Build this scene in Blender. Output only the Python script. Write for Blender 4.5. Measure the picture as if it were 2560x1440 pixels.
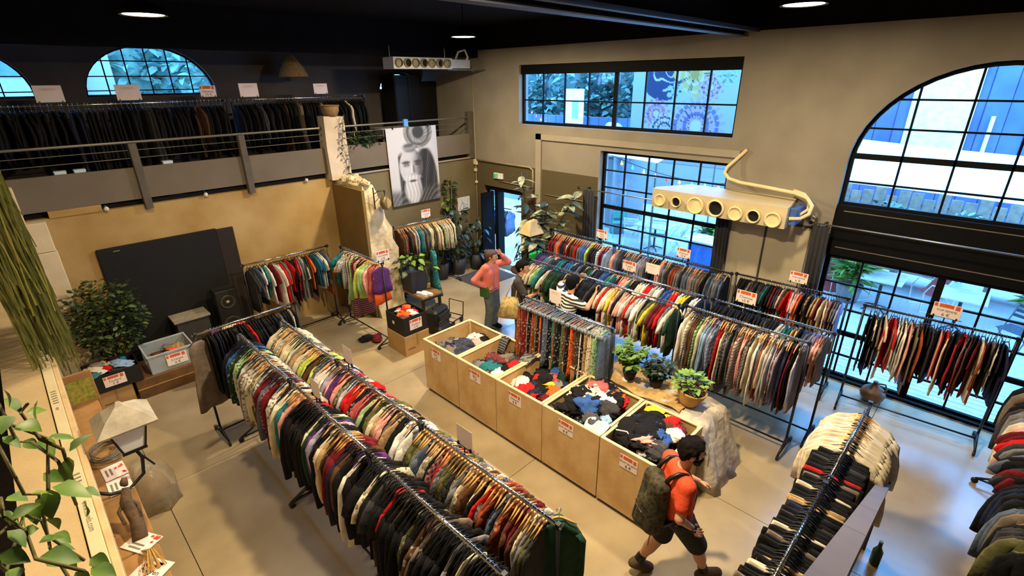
import bpy, math, random
import numpy as np
from mathutils import Vector, Matrix
from mathutils.geometry import tessellate_polygon

for o in list(bpy.data.objects):
    bpy.data.objects.remove(o)
SC = bpy.context.scene
COL = SC.collection
R = math.radians
PI = math.pi

# ------------------------------------------------------------------ camera
YAW, PITCH, ROLL, FPX = R(45.17), R(-22.58), R(-0.62), 1248.07
CAMZ = 4.6
_f = Vector((math.sin(YAW) * math.cos(PITCH), math.cos(YAW) * math.cos(PITCH), math.sin(PITCH)))
_r = Vector((math.cos(YAW), -math.sin(YAW), 0))
_u = _r.cross(_f)
_c, _s = math.cos(ROLL), math.sin(ROLL)
RV, UV_, FV = _c * _r + _s * _u, -_s * _r + _c * _u, _f
cam_data = bpy.data.cameras.new('camera')
cam_data.sensor_width = 36
cam_data.lens = FPX / 2560 * 36
cam_data.clip_start = 0.05
cam_data.clip_end = 300
cam = bpy.data.objects.new('camera', cam_data)
COL.objects.link(cam)
m = Matrix.Identity(4)
for i in range(3):
    m[i][0], m[i][1], m[i][2] = RV[i], UV_[i], -FV[i]
m[2][3] = CAMZ
cam.matrix_world = m
SC.camera = cam

# ------------------------------------------------------------------ world, lamps' colour, exposure
world = bpy.data.worlds.new('sky')
SC.world = world
world.use_nodes = True
bg = world.node_tree.nodes['Background']
bg.inputs[0].default_value = (0.17, 0.47, 1.0, 1)
bg.inputs[1].default_value = 17.5
SC.view_settings.view_transform = 'Standard'
SC.view_settings.look = 'None'
SC.view_settings.exposure = 0.0
SC.view_settings.gamma = 1.0
SC.view_settings.use_curve_mapping = False
try:
    SC.cycles.max_bounces, SC.cycles.diffuse_bounces, SC.cycles.glossy_bounces = 6, 3, 3
except Exception:
    pass
LAMP_W = 335.0
LAMP_COL = (1.0, 0.79, 0.50)


def ray(x, y):
    return FV + RV * ((x - 1280) / FPX) - UV_ * ((y - 720) / FPX)


def on_z(x, y, z=0.0):
    d = ray(x, y)
    return Vector((0, 0, CAMZ)) + d * ((z - CAMZ) / d.z)


def on_x(x, y, X):
    d = ray(x, y)
    return Vector((0, 0, CAMZ)) + d * (X / d.x)


def on_y(x, y, Y):
    d = ray(x, y)
    return Vector((0, 0, CAMZ)) + d * (Y / d.y)


def at_dist(x, y, t):
    return Vector((0, 0, CAMZ)) + ray(x, y).normalized() * t


# ------------------------------------------------------------------ materials
def lin(c):
    return tuple(((v / 255) / 12.92 if v / 255 <= 0.04045 else ((v / 255 + 0.055) / 1.055) ** 2.4) for v in c)


MATS = {}


def mat(name, rgb, rough=0.6, metal=0.0, var=0.12, scale=6.0, bump=0.0, bscale=40.0, spec=0.4, alpha=None, rgb2=None, emit=None, estr=1.0, trans=0.0):
    if name in MATS:
        return MATS[name]
    mt = bpy.data.materials.new(name)
    mt.use_nodes = True
    nt = mt.node_tree
    b = nt.nodes['Principled BSDF']
    b.inputs['Roughness'].default_value = rough
    b.inputs['Metallic'].default_value = metal
    b.inputs['Specular IOR Level'].default_value = spec
    c = lin(rgb)
    b.inputs['Base Color'].default_value = (*c, 1)
    tc = nt.nodes.new('ShaderNodeTexCoord')
    if var > 0 or rgb2:
        n = nt.nodes.new('ShaderNodeTexNoise')
        n.inputs['Scale'].default_value = scale
        n.inputs['Detail'].default_value = 4
        nt.links.new(tc.outputs['Object'], n.inputs['Vector'])
        r = nt.nodes.new('ShaderNodeValToRGB')
        c2 = lin(rgb2) if rgb2 else tuple(v * (1 + var) for v in c)
        c1 = c if rgb2 else tuple(v * (1 - var) for v in c)
        r.color_ramp.elements[0].position = 0.35
        r.color_ramp.elements[1].position = 0.65
        r.color_ramp.elements[0].color = (*c1, 1)
        r.color_ramp.elements[1].color = (*c2, 1)
        nt.links.new(n.outputs['Fac'], r.inputs[0])
        nt.links.new(r.outputs[0], b.inputs['Base Color'])
    if bump > 0:
        n2 = nt.nodes.new('ShaderNodeTexNoise')
        n2.inputs['Scale'].default_value = bscale
        n2.inputs['Detail'].default_value = 5
        nt.links.new(tc.outputs['Object'], n2.inputs['Vector'])
        bp = nt.nodes.new('ShaderNodeBump')
        bp.inputs['Strength'].default_value = bump
        bp.inputs['Distance'].default_value = 0.02
        nt.links.new(n2.outputs['Fac'], bp.inputs['Height'])
        nt.links.new(bp.outputs[0], b.inputs['Normal'])
    if emit:
        b.inputs['Emission Color'].default_value = (*lin(emit), 1)
        b.inputs['Emission Strength'].default_value = estr
    if trans:
        b.inputs['Transmission Weight'].default_value = trans
    if alpha is not None:
        b.inputs['Alpha'].default_value = alpha
    MATS[name] = mt
    return mt


def glass_mat(name, tint=(1, 1, 1), refl=0.05):
    if name in MATS:
        return MATS[name]
    mt = bpy.data.materials.new(name)
    mt.use_nodes = True
    nt = mt.node_tree
    nt.nodes.clear()
    o = nt.nodes.new('ShaderNodeOutputMaterial')
    t = nt.nodes.new('ShaderNodeBsdfTransparent')
    t.inputs[0].default_value = (*tint, 1)
    g = nt.nodes.new('ShaderNodeBsdfGlossy')
    g.inputs['Roughness'].default_value = 0.03
    mx = nt.nodes.new('ShaderNodeMixShader')
    mx.inputs[0].default_value = refl
    nt.links.new(t.outputs[0], mx.inputs[1])
    nt.links.new(g.outputs[0], mx.inputs[2])
    nt.links.new(mx.outputs[0], o.inputs[0])
    MATS[name] = mt
    return mt


def attr_mat(name, rough=0.7):
    """prints: flat colour laid out per vertex (posters, murals)"""
    if name in MATS:
        return MATS[name]
    mt = bpy.data.materials.new(name)
    mt.use_nodes = True
    nt = mt.node_tree
    a = nt.nodes.new('ShaderNodeVertexColor')
    a.layer_name = 'print'
    b = nt.nodes['Principled BSDF']
    b.inputs['Roughness'].default_value = rough
    b.inputs['Specular IOR Level'].default_value = 0.2
    nt.links.new(a.outputs['Color'], b.inputs['Base Color'])
    MATS[name] = mt
    return mt


PAL = {  # garment colours
    'k': ('black', (24, 24, 27)), 'n': ('navy', (34, 40, 66)), 'c': ('charcoal', (58, 58, 63)), 'g': ('grey', (118, 118, 122)),
    'l': ('light grey', (182, 182, 186)), 'w': ('white', (226, 222, 214)), 'e': ('cream', (214, 202, 176)), 't': ('tan', (176, 146, 106)),
    'b': ('brown', (92, 62, 42)), 'u': ('burgundy', (104, 28, 38)), 'r': ('red', (192, 32, 34)), 'o': ('orange', (226, 98, 40)),
    'y': ('yellow', (226, 200, 62)), 'i': ('lime', (186, 204, 92)), 'a': ('olive', (96, 96, 62)), 'v': ('pale green', (158, 192, 142)),
    'd': ('dark green', (32, 62, 46)), 'm': ('teal', (36, 112, 122)), 's': ('light blue', (140, 172, 208)), 'z': ('blue', (52, 88, 156)),
    'p': ('purple', (88, 48, 112)), 'x': ('lavender', (164, 158, 190)), 'f': ('pink', (226, 164, 156)), 'q': ('rust', (150, 72, 42)),
    'h': ('taupe', (118, 104, 92)), 'j': ('rose', (186, 92, 92)), 'B': ('slate blue', (88, 100, 122)), 'G': ('green', (30, 150, 70)),
}
PATN = {'#': 'plaid', '~': 'floral', '=': 'striped', '%': 'camouflage'}


def fabric(tok):
    """fabric for a token such as 'u#' (burgundy plaid)"""
    key = 'fabric_' + tok
    if key in MATS:
        return MATS[key]
    name, rgb = PAL[tok[0]]
    pat = tok[1] if len(tok) > 1 else ''
    c = lin(rgb)
    mt = bpy.data.materials.new('fabric ' + name + ' ' + PATN.get(pat, 'plain'))
    mt.use_nodes = True
    nt = mt.node_tree
    b = nt.nodes['Principled BSDF']
    b.inputs['Roughness'].default_value = 0.85
    b.inputs['Specular IOR Level'].default_value = 0.15
    tc = nt.nodes.new('ShaderNodeTexCoord')
    L = nt.links.new
    lum = sum(c) / 3
    dark = tuple(v * 0.28 + 0.004 for v in c)
    light = tuple(min(1, v * 0.8 + 0.2) for v in c)
    other = dark if lum > 0.16 else light

    def ramp(src, a, bcol, p0, p1, const=False):
        r = nt.nodes.new('ShaderNodeValToRGB')
        r.color_ramp.elements[0].position = p0
        r.color_ramp.elements[1].position = p1
        r.color_ramp.elements[0].color = (*a, 1)
        r.color_ramp.elements[1].color = (*bcol, 1)
        L(src, r.inputs[0])
        return r.outputs[0]
    n = nt.nodes.new('ShaderNodeTexNoise')
    n.inputs['Scale'].default_value = 9
    L(tc.outputs['Object'], n.inputs['Vector'])
    base = ramp(n.outputs['Fac'], tuple(v * 0.82 for v in c), tuple(min(1, v * 1.15) for v in c), 0.35, 0.65)
    out = base
    if pat in '#=' and pat:
        outs = []
        for ax in (('X', 'Z') if pat == '#' else ('Z',)):
            w = nt.nodes.new('ShaderNodeTexWave')
            w.bands_direction = ax
            w.inputs['Scale'].default_value = 7 if pat == '#' else 9
            L(tc.outputs['Object'], w.inputs['Vector'])
            r = nt.nodes.new('ShaderNodeValToRGB')
            r.color_ramp.elements[0].position = 0.55
            r.color_ramp.elements[1].position = 0.65
            L(w.outputs['Fac'], r.inputs[0])
            outs.append(r.outputs[0])
        for f in outs:
            mx = nt.nodes.new('ShaderNodeMixRGB')
            fm = nt.nodes.new('ShaderNodeMath')
            fm.operation = 'MULTIPLY'
            fm.inputs[1].default_value = 0.55 if pat == '#' else 0.9
            L(f, fm.inputs[0])
            L(fm.outputs[0], mx.inputs[0])
            L(out, mx.inputs[1])
            mx.inputs[2].default_value = (*other, 1)
            out = mx.outputs[0]
    elif pat in '~%' and pat:
        v = nt.nodes.new('ShaderNodeTexVoronoi' if pat == '~' else 'ShaderNodeTexNoise')
        v.inputs['Scale'].default_value = 26 if pat == '~' else 14
        L(tc.outputs['Object'], v.inputs['Vector'])
        src = v.outputs['Distance'] if pat == '~' else v.outputs['Fac']
        r = nt.nodes.new('ShaderNodeValToRGB')
        p0 = 0.3 if pat == '~' else 0.48
        r.color_ramp.elements[0].position = p0
        r.color_ramp.elements[1].position = p0 + 0.05
        if pat == '~':
            r.color_ramp.elements[0].color, r.color_ramp.elements[1].color = (1, 1, 1, 1), (0, 0, 0, 1)
        L(src, r.inputs[0])
        mx = nt.nodes.new('ShaderNodeMixRGB')
        L(r.outputs[0], mx.inputs[0])
        L(out, mx.inputs[1])
        mx.inputs[2].default_value = (*(other if pat == '~' else dark), 1)
        out = mx.outputs[0]
    L(out, b.inputs['Base Color'])
    n2 = nt.nodes.new('ShaderNodeTexNoise')
    n2.inputs['Scale'].default_value = 22
    L(tc.outputs['Object'], n2.inputs['Vector'])
    bp = nt.nodes.new('ShaderNodeBump')
    bp.inputs['Strength'].default_value = 0.35
    bp.inputs['Distance'].default_value = 0.02
    L(n2.outputs['Fac'], bp.inputs['Height'])
    L(bp.outputs[0], b.inputs['Normal'])
    MATS[key] = mt
    return mt


# ------------------------------------------------------------------ mesh builder
class MB:
    def __init__(s):
        s.v, s.f = [], []

    def add(s, vs, fs):
        n = len(s.v)
        s.v.extend(tuple(p) for p in vs)
        s.f.extend(tuple(i + n for i in f) for f in fs)
        return s

    def box(s, x0, x1, y0, y1, z0, z1):
        vs = [(x, y, z) for z in (z0, z1) for y in (y0, y1) for x in (x0, x1)]
        return s.add(vs, [(0, 2, 3, 1), (4, 5, 7, 6), (0, 1, 5, 4), (2, 6, 7, 3), (0, 4, 6, 2), (1, 3, 7, 5)])

    def obox(s, c, size, M=None):
        a, b, d = (v / 2 for v in size)
        vs = [Vector((x, y, z)) for z in (-d, d) for y in (-b, b) for x in (-a, a)]
        if M is not None:
            vs = [M @ p for p in vs]
        c = Vector(c)
        return s.add([p + c for p in vs], [(0, 2, 3, 1), (4, 5, 7, 6), (0, 1, 5, 4), (2, 6, 7, 3), (0, 4, 6, 2), (1, 3, 7, 5)])

    def rbox(s, x0, x1, y0, y1, z0, z1, r=0.01):
        """box with chamfered vertical and top edges"""
        def ring(z, i):
            a0, a1, b0, b1 = x0 + i, x1 - i, y0 + i, y1 - i
            c = r
            return [(a0 + c, b0, z), (a1 - c, b0, z), (a1, b0 + c, z), (a1, b1 - c, z), (a1 - c, b1, z), (a0 + c, b1, z), (a0, b1 - c, z), (a0, b0 + c, z)]
        rs = [ring(z0, 0), ring(z1 - r, 0), ring(z1, r * 0.8)]
        return s.rings(rs)

    def rings(s, rs, cap0=True, cap1=True, closed=False):
        n = len(rs[0])
        vs = [p for r in rs for p in r]
        fs = []
        for i in range(len(rs) - 1):
            for j in range(n):
                k = (j + 1) % n
                fs.append((i * n + j, i * n + k, (i + 1) * n + k, (i + 1) * n + j))
        if cap0:
            fs.append(tuple(range(n - 1, -1, -1)))
        if cap1:
            fs.append(tuple((len(rs) - 1) * n + j for j in range(n)))
        return s.add(vs, fs)

    def tube(s, pts, r, n=8, caps=True, flat=1.0):
        pts = [Vector(p) for p in pts]
        rs = []
        prev = None
        for i, p in enumerate(pts):
            a = pts[max(0, i - 1)]
            b = pts[min(len(pts) - 1, i + 1)]
            d = (b - a)
            d = d.normalized() if d.length > 1e-9 else Vector((0, 0, 1))
            if prev is None:
                ref = Vector((0, 0, 1)) if abs(d.z) < 0.9 else Vector((1, 0, 0))
                x = d.cross(ref).normalized()
            else:
                x = (prev - d * prev.dot(d))
                x = x.normalized() if x.length > 1e-6 else d.orthogonal().normalized()
            prev = x
            y = d.cross(x)
            rr = r[i] if isinstance(r, (list, tuple)) else r
            rs.append([p + x * (rr * math.cos(2 * PI * k / n)) + y * (rr * flat * math.sin(2 * PI * k / n)) for k in range(n)])
        return s.rings(rs, caps, caps)

    def lathe(s, prof, n=16, c=(0, 0, 0), cap0=True, cap1=True, M=None):
        rs = []
        c = Vector(c)
        for r, z in prof:
            ring = [Vector((r * math.cos(2 * PI * k / n), r * math.sin(2 * PI * k / n), z)) for k in range(n)]
            if M is not None:
                ring = [M @ p for p in ring]
            rs.append([p + c for p in ring])
        return s.rings(rs, cap0, cap1)

    def prism(s, poly, f0, f1):
        """poly 2d extruded: f0 and f1 map (u,v) to 3d"""
        a = [f0(*p) for p in poly]
        b = [f1(*p) for p in poly]
        return s.rings([a, b])

    def blob(s, c, rad, seed=0, n=18, m=12, amp=0.25, freq=2.2):
        rnd = random.Random(seed)
        ph = [(Vector((rnd.uniform(-1, 1), rnd.uniform(-1, 1), rnd.uniform(-1, 1))).normalized() * freq * (1 + 0.9 * i), rnd.uniform(0, 6.28)) for i in range(5)]
        vs, fs = [], []
        for i in range(m + 1):
            th = PI * i / m
            for j in range(n):
                a = 2 * PI * j / n
                d = Vector((math.sin(th) * math.cos(a), math.sin(th) * math.sin(a), math.cos(th)))
                k = 1 + amp * sum((1 - 2 * abs(math.sin(d.dot(w) + p))) / (1 + 0.55 * q) for q, (w, p) in enumerate(ph)) / 2
                vs.append((c[0] + d.x * rad[0] * k, c[1] + d.y * rad[1] * k, c[2] + d.z * rad[2] * k))
        for i in range(m):
            for j in range(n):
                k = (j + 1) % n
                fs.append((i * n + j, (i + 1) * n + j, (i + 1) * n + k, i * n + k))
        return s.add(vs, fs)

    def grid(s, fn, nu, nv):
        vs = [fn(i / nu, j / nv) for j in range(nv + 1) for i in range(nu + 1)]
        fs = [(j * (nu + 1) + i, j * (nu + 1) + i + 1, (j + 1) * (nu + 1) + i + 1, (j + 1) * (nu + 1) + i) for j in range(nv) for i in range(nu)]
        return s.add(vs, fs)

    def mesh(s, name, smooth=False):
        me = bpy.data.meshes.new(name)
        me.from_pydata([tuple(p) for p in s.v], [], s.f)
        if smooth:
            me.polygons.foreach_set('use_smooth', [True] * len(me.polygons))
        me.update()
        return me

    def build(s, name, mt, parent=None, smooth=False, loc=None, rot=None):
        return obj(name, s.mesh(name, smooth), mt, parent, loc, rot)


def obj(name, me, mt, parent=None, loc=None, rot=None):
    o = bpy.data.objects.new(name, me)
    COL.objects.link(o)
    if mt is not None:
        mts = mt if isinstance(mt, (list, tuple)) else [mt]
        if len(me.materials) == 0:
            for x in mts:
                me.materials.append(x)
        elif len(mts) == 1 and me.materials[0] != mts[0]:
            o.material_slots[0].link = 'OBJECT'
            o.material_slots[0].material = mts[0]
    if parent is not None:
        o.parent = parent
    if loc is not None:
        o.location = loc
    if rot is not None:
        o.rotation_euler = rot
    return o


def tag(o, label=None, cat=None, group=None, kind=None):
    if label:
        o['label'] = label
    if cat:
        o['category'] = cat
    if group:
        o['group'] = group
    if kind:
        o['kind'] = kind
    return o


def thing(name, label, cat, loc=(0, 0, 0), rz=0.0, group=None):
    o = bpy.data.objects.new(name, None)
    COL.objects.link(o)
    o.empty_display_size = 0.1
    o.location = loc
    o.rotation_euler = (0, 0, rz)
    return tag(o, label, cat, group)


def struct(name, mb, mt, parent=None, smooth=False):
    o = mb.build(name, mt, parent, smooth)
    if parent is None:
        o['kind'] = 'structure'
    return o


def sroot(name, loc=(0, 0, 0)):
    o = bpy.data.objects.new(name, None)
    COL.objects.link(o)
    o.location = loc
    o['kind'] = 'structure'
    return o


def text(body, size, mt, parent, loc, rot=(PI / 2, 0, 0), name='lettering', align='CENTER', ext=0.0004):
    cu = bpy.data.curves.new(name, 'FONT')
    cu.body = body
    cu.size = size
    cu.align_x = align
    cu.align_y = 'CENTER'
    cu.extrude = ext
    cu.resolution_u = 2
    tmp = bpy.data.objects.new(name, cu)
    me = bpy.data.meshes.new_from_object(tmp)
    bpy.data.objects.remove(tmp)
    o = obj(name, me, mt, parent, loc, rot)
    return o


def ordinal(n):
    return str(n) + ('th' if 10 <= n % 100 <= 20 else {1: 'st', 2: 'nd', 3: 'rd'}.get(n % 10, 'th'))


# shared materials
BLACK = mat('black metal', (14, 14, 16), 0.45, 0.0, 0.1)
FRAME = mat('black window steel', (7, 7, 9), 0.7, 0.0, 0.1, spec=0.15)
CHROME = mat('chrome', (200, 204, 210), 0.18, 1.0, 0.0)
DARKSTEEL = mat('dark rack steel', (48, 50, 56), 0.4, 0.7, 0.1)
WHITEP = mat('white print card', (232, 218, 214), 0.6, 0, 0.03)
INK = mat('black ink', (22, 20, 22), 0.7, 0, 0.0)
ORANGEINK = mat('orange ink', (204, 92, 48), 0.7, 0, 0.25, 60)
WOODH = mat('pale hanger wood', (196, 150, 92), 0.5, 0, 0.12, 12)
BLACKP = mat('black plastic', (16, 16, 18), 0.4, 0, 0.1)
PLY = mat('birch plywood', (204, 172, 122), 0.6, 0, 0, 3.5, 0.05, 30, rgb2=(186, 148, 96))
PLYEDGE = mat('plywood edge', (226, 202, 150), 0.6, 0, 0.08, 20)
CONCRETE = mat('polished concrete', (154, 137, 106), 0.24, 0, 0, 1.3, 0.03, 14, 0.9, rgb2=(176, 159, 126))
GLASS = glass_mat('window glass', (0.93, 0.97, 1.0), 0.04)
STONE = mat('pale limestone', (206, 192, 160), 0.9, 0, 0, 5, 0.8, 18, 0.2, rgb2=(178, 160, 124))
LEAFG = mat('leaf green', (72, 112, 40), 0.5, 0, 0, 5, rgb2=(112, 144, 52))
LEAFD = mat('dark leaf', (26, 44, 30), 0.45, 0, 0, 4, rgb2=(52, 72, 42))
LEAFB = mat('bluish leaf', (58, 80, 92), 0.35, 0, 0, 4, rgb2=(30, 50, 44))
LEAFY = mat('bright leaf', (128, 160, 62), 0.45, 0, 0, 4, rgb2=(88, 128, 48))
STEMM = mat('plant stem', (96, 92, 52), 0.7, 0, 0.2)
BARK = mat('bark', (84, 66, 48), 0.9, 0, 0.3, 14, 0.6, 30)
OLEAF = mat('hazy leaf', (84, 120, 106), 0.7, 0, 0, 3, rgb2=(118, 152, 128))  # courtyard haze is put into the outdoor leaf colours
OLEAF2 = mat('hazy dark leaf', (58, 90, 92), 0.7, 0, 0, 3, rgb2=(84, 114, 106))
# ------------------------------------------------------------------ room shell
XR, YB, YM, ZC, ZM = 8.65, 9.9, 12.0, 5.75, 2.85


def holed_wall(name, outer, holes, f, thick_vec, mt):
    """flat wall with openings: outer and holes are (u,v) loops, f maps (u,v) to the room face, thick_vec goes to the other face"""
    loops = [[Vector((u, v, 0)) for u, v in lp] for lp in [outer] + holes]
    tris = tessellate_polygon(loops)
    flat = [p for lp in loops for p in lp]
    a = [Vector(f(p.x, p.y)) for p in flat]
    b = [p + Vector(thick_vec) for p in a]
    n = len(flat)
    fs = [tuple(t) for t in tris] + [tuple(i + n for i in reversed(t)) for t in tris]
    k = 0
    for lp in loops:
        c = len(lp)
        for i in range(c):
            j = (i + 1) % c
            fs.append((k + i, k + j, k + j + n, k + i + n))
        k += c
    mb = MB()
    mb.add(a + b, fs)
    return struct(name, mb, mt)


# floor: slabs with saw-cut joints
fl = sroot('floor')
MB().box(-1.2, 8.95, -4, 9.95, -0.2, -0.012).build('floor_base', mat('dark joint concrete', (70, 62, 52), 0.9), fl)  # darker concrete that shows in the joints
xs = [-1.2, 0.3, 4.9, 8.95]
ys = [-4, 0.5, 3.47, 6.43, 9.95]
for i in range(3):
    for j in range(4):
        MB().box(xs[i] + 0.004, xs[i + 1] - 0.004, ys[j] + 0.004, ys[j + 1] - 0.004, -0.012, 0.0).build('slab', CONCRETE, fl)


def split_wall_mat(name, top, low, expr):
    mt = mat(name, top, 0.85, 0, 0, 1.6, 0.12, 60, 0.15, rgb2=tuple(int(v * 0.93) for v in top))
    nt = mt.node_tree
    b = nt.nodes['Principled BSDF']
    src = b.inputs['Base Color'].links[0].from_socket
    tc = nt.nodes.new('ShaderNodeTexCoord')
    sp = nt.nodes.new('ShaderNodeSeparateXYZ')
    nt.links.new(tc.outputs['Object'], sp.inputs[0])
    fac = None
    for ax, op, val in expr:
        mth = nt.nodes.new('ShaderNodeMath')
        mth.operation = op
        mth.inputs[1].default_value = val
        nt.links.new(sp.outputs[ax], mth.inputs[0])
        if fac is None:
            fac = mth.outputs[0]
        else:
            mu = nt.nodes.new('ShaderNodeMath')
            mu.operation = 'MULTIPLY'
            nt.links.new(fac, mu.inputs[0])
            nt.links.new(mth.outputs[0], mu.inputs[1])
            fac = mu.outputs[0]
    mx = nt.nodes.new('ShaderNodeMixRGB')
    nt.links.new(fac, mx.inputs[0])
    nt.links.new(src, mx.inputs[1])
    mx.inputs[2].default_value = (*lin(low), 1)
    nt.links.new(mx.outputs[0], b.inputs['Base Color'])
    return mt


WALLR = split_wall_mat('beige wall with olive band', (140, 133, 120), (84, 75, 54), [('Y', 'GREATER_THAN', 6.05), ('Z', 'LESS_THAN', 2.73)])


def arch_loop(yc, a, z0, zs, b, n=24):
    """loop: straight sides from z0 to the springing zs, then half an ellipse"""
    pts = [(yc + a, z0)]
    pts += [(yc + a * math.cos(PI * i / n), zs + b * math.sin(PI * i / n)) for i in range(n + 1)]
    pts.append((yc - a, z0))
    return pts


AYC, AA, AZS, AB = 0.29, 1.44, 3.46, 1.30
holes = [
    [(3.43, 3.68), (8.31, 3.68), (8.31, 4.91), (3.43, 4.91)],
    [(3.42, 0.35), (6.03, 0.35), (6.03, 3.27), (3.42, 3.27)],
    [(8.2, 0.01), (9.57, 0.01), (9.57, 2.13), (8.2, 2.13)],
    arch_loop(AYC, AA, 0.01, AZS, AB),
]
holed_wall('wall_right', [(-4, 0), (12.2, 0), (12.2, ZC), (-4, ZC)], holes, lambda u, v: (XR, u, v), (0.3, 0, 0), WALLR)
GREYW = mat('grey beige plaster', (150, 138, 118), 0.9, 0, 0.08, 1.5, 0.1, 50, 0.1)
DARKW = mat('shaded mezzanine plaster', (84, 78, 72), 0.9, 0, 0.1, 1.5, 0.1, 50, 0.1)  # beige grey wall, with the mezzanine's dimness put into its colour
mholes = [arch_loop(yc, 1.06, 4.40, 4.42, 0.86, 20) for yc in (-0.26, 2.52)] + [arch_loop(8.0, 0.62, 4.38, 4.40, 0.42, 16)]
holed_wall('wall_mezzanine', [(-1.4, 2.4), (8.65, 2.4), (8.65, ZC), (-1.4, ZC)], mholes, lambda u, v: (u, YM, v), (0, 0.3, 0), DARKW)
OCHRE = mat('ochre plaster', (150, 120, 70), 0.9, 0, 0, 1.1, 0.15, 30, 0.1, rgb2=(176, 150, 104))
OLIVE = mat('olive grey plaster', (112, 102, 78), 0.9, 0, 0, 1.4, 0.12, 30, 0.1, rgb2=(98, 88, 64))
struct('wall_back', MB().box(-1.4, 4.76, YB, YB + 0.15, 0, 2.79), OCHRE)
struct('wall_back_corner', MB().box(4.76, XR, YB, YB + 0.15, 0, 2.79), OLIVE)
struct('wall_left', MB().box(-1.5, -1.2, -4, 12.3, 0, ZC), GREYW)
struct('wall_front', MB().box(-1.5, 8.95, -4.3, -4, 0, ZC), GREYW)
CEIL = mat('black ceiling', (13, 13, 17), 0.85, 0, 0.2, 3, 0.2, 60, 0.1)
struct('ceiling', MB().box(-1.5, 8.95, -4.3, 12.3, ZC, ZC + 0.15), CEIL)
BEAMM = mat('grey steel beam', (56, 62, 74), 0.5, 0.2, 0.1)
for n, yb in enumerate((3.5,)):
    b = sroot('ceiling_beam')
    for nm, (a0, a1, c0, c1) in (('flange', (yb - 0.08, yb + 0.08, 5.19, 5.205)), ('web', (yb - 0.01, yb + 0.01, 5.205, ZC))):
        MB().box(-1.2, XR, a0, a1, c0, c1).build(nm, BEAMM if nm == 'flange' else CEIL, b)
    MB().box(-1.2, XR, yb - 0.24, yb - 0.16, 5.24, 5.29).build('cable_tray', BEAMM, b)
for yb in (9.75,):
    struct('ceiling_beam', MB().box(-1.2, XR, yb - 0.1, yb + 0.1, 5.1, ZC), CEIL)

struct('trim_soffit', MB().box(XR - 0.04, XR, -4, 9.9, 5.26, ZC), CEIL)
struct('trim_soffit_mezzanine', MB().box(-1.2, XR, YM - 0.04, YM, 5.29, ZC), CEIL)
# right wall: pilaster, moulding, cupboard doors, skirting
PLAST = mat('cream plaster trim', (148, 140, 124), 0.8, 0, 0.05, 3)
struct('trim_1', MB().box(XR - 0.05, XR, 7.6, 7.76, 0, 3.5), PLAST)
struct('trim_2', MB().box(XR - 0.05, XR, 3.25, 7.76, 3.38, 3.5), PLAST)
cd = sroot('door_2')
CUPB = mat('cream cupboard paint', (176, 164, 138), 0.7, 0, 0.06, 2)
MB().rbox(XR - 0.04, XR, 1.98, 2.62, 0.02, 2.42, 0.01).build('door_leaf', CUPB, cd)
MB().rbox(XR - 0.04, XR, 2.645, 3.2, 0.02, 2.42, 0.01).build('door_leaf', CUPB, cd)
MB().box(XR - 0.045, XR, 2.62, 2.645, 0.02, 2.42).build('door_gap_strip', mat('dark grey paint', (58, 56, 52)), cd)
MB().box(XR - 0.03, XR, 1.93, 3.25, 2.42, 2.45).build('door_head', mat('dark grey paint', (58, 56, 52)), cd)
for i, yy in enumerate((7.85, 9.7)):
    pass
struct('baseboard_right', MB().box(XR - 0.02, XR, 1.75, 8.15, 0, 0.12), OLIVE)

# ------------------------------------------------------------------ windows
def clip_poly(poly, clip):
    out = list(poly)
    n = len(clip)
    area = sum(clip[i][0] * clip[(i + 1) % n][1] - clip[(i + 1) % n][0] * clip[i][1] for i in range(n))
    sgn = 1 if area > 0 else -1
    for i in range(n):
        a, b = clip[i], clip[(i + 1) % n]
        inp, out = out, []
        if not inp:
            return []

        def side(p):
            return sgn * ((b[0] - a[0]) * (p[1] - a[1]) - (b[1] - a[1]) * (p[0] - a[0]))
        for k in range(len(inp)):
            p, q = inp[k], inp[(k + 1) % len(inp)]
            sp, sq = side(p), side(q)
            if sp >= 0:
                out.append(p)
            if (sp >= 0) != (sq >= 0):
                t = sp / (sp - sq)
                out.append((p[0] + (q[0] - p[0]) * t, p[1] + (q[1] - p[1]) * t))
    return out


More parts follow.
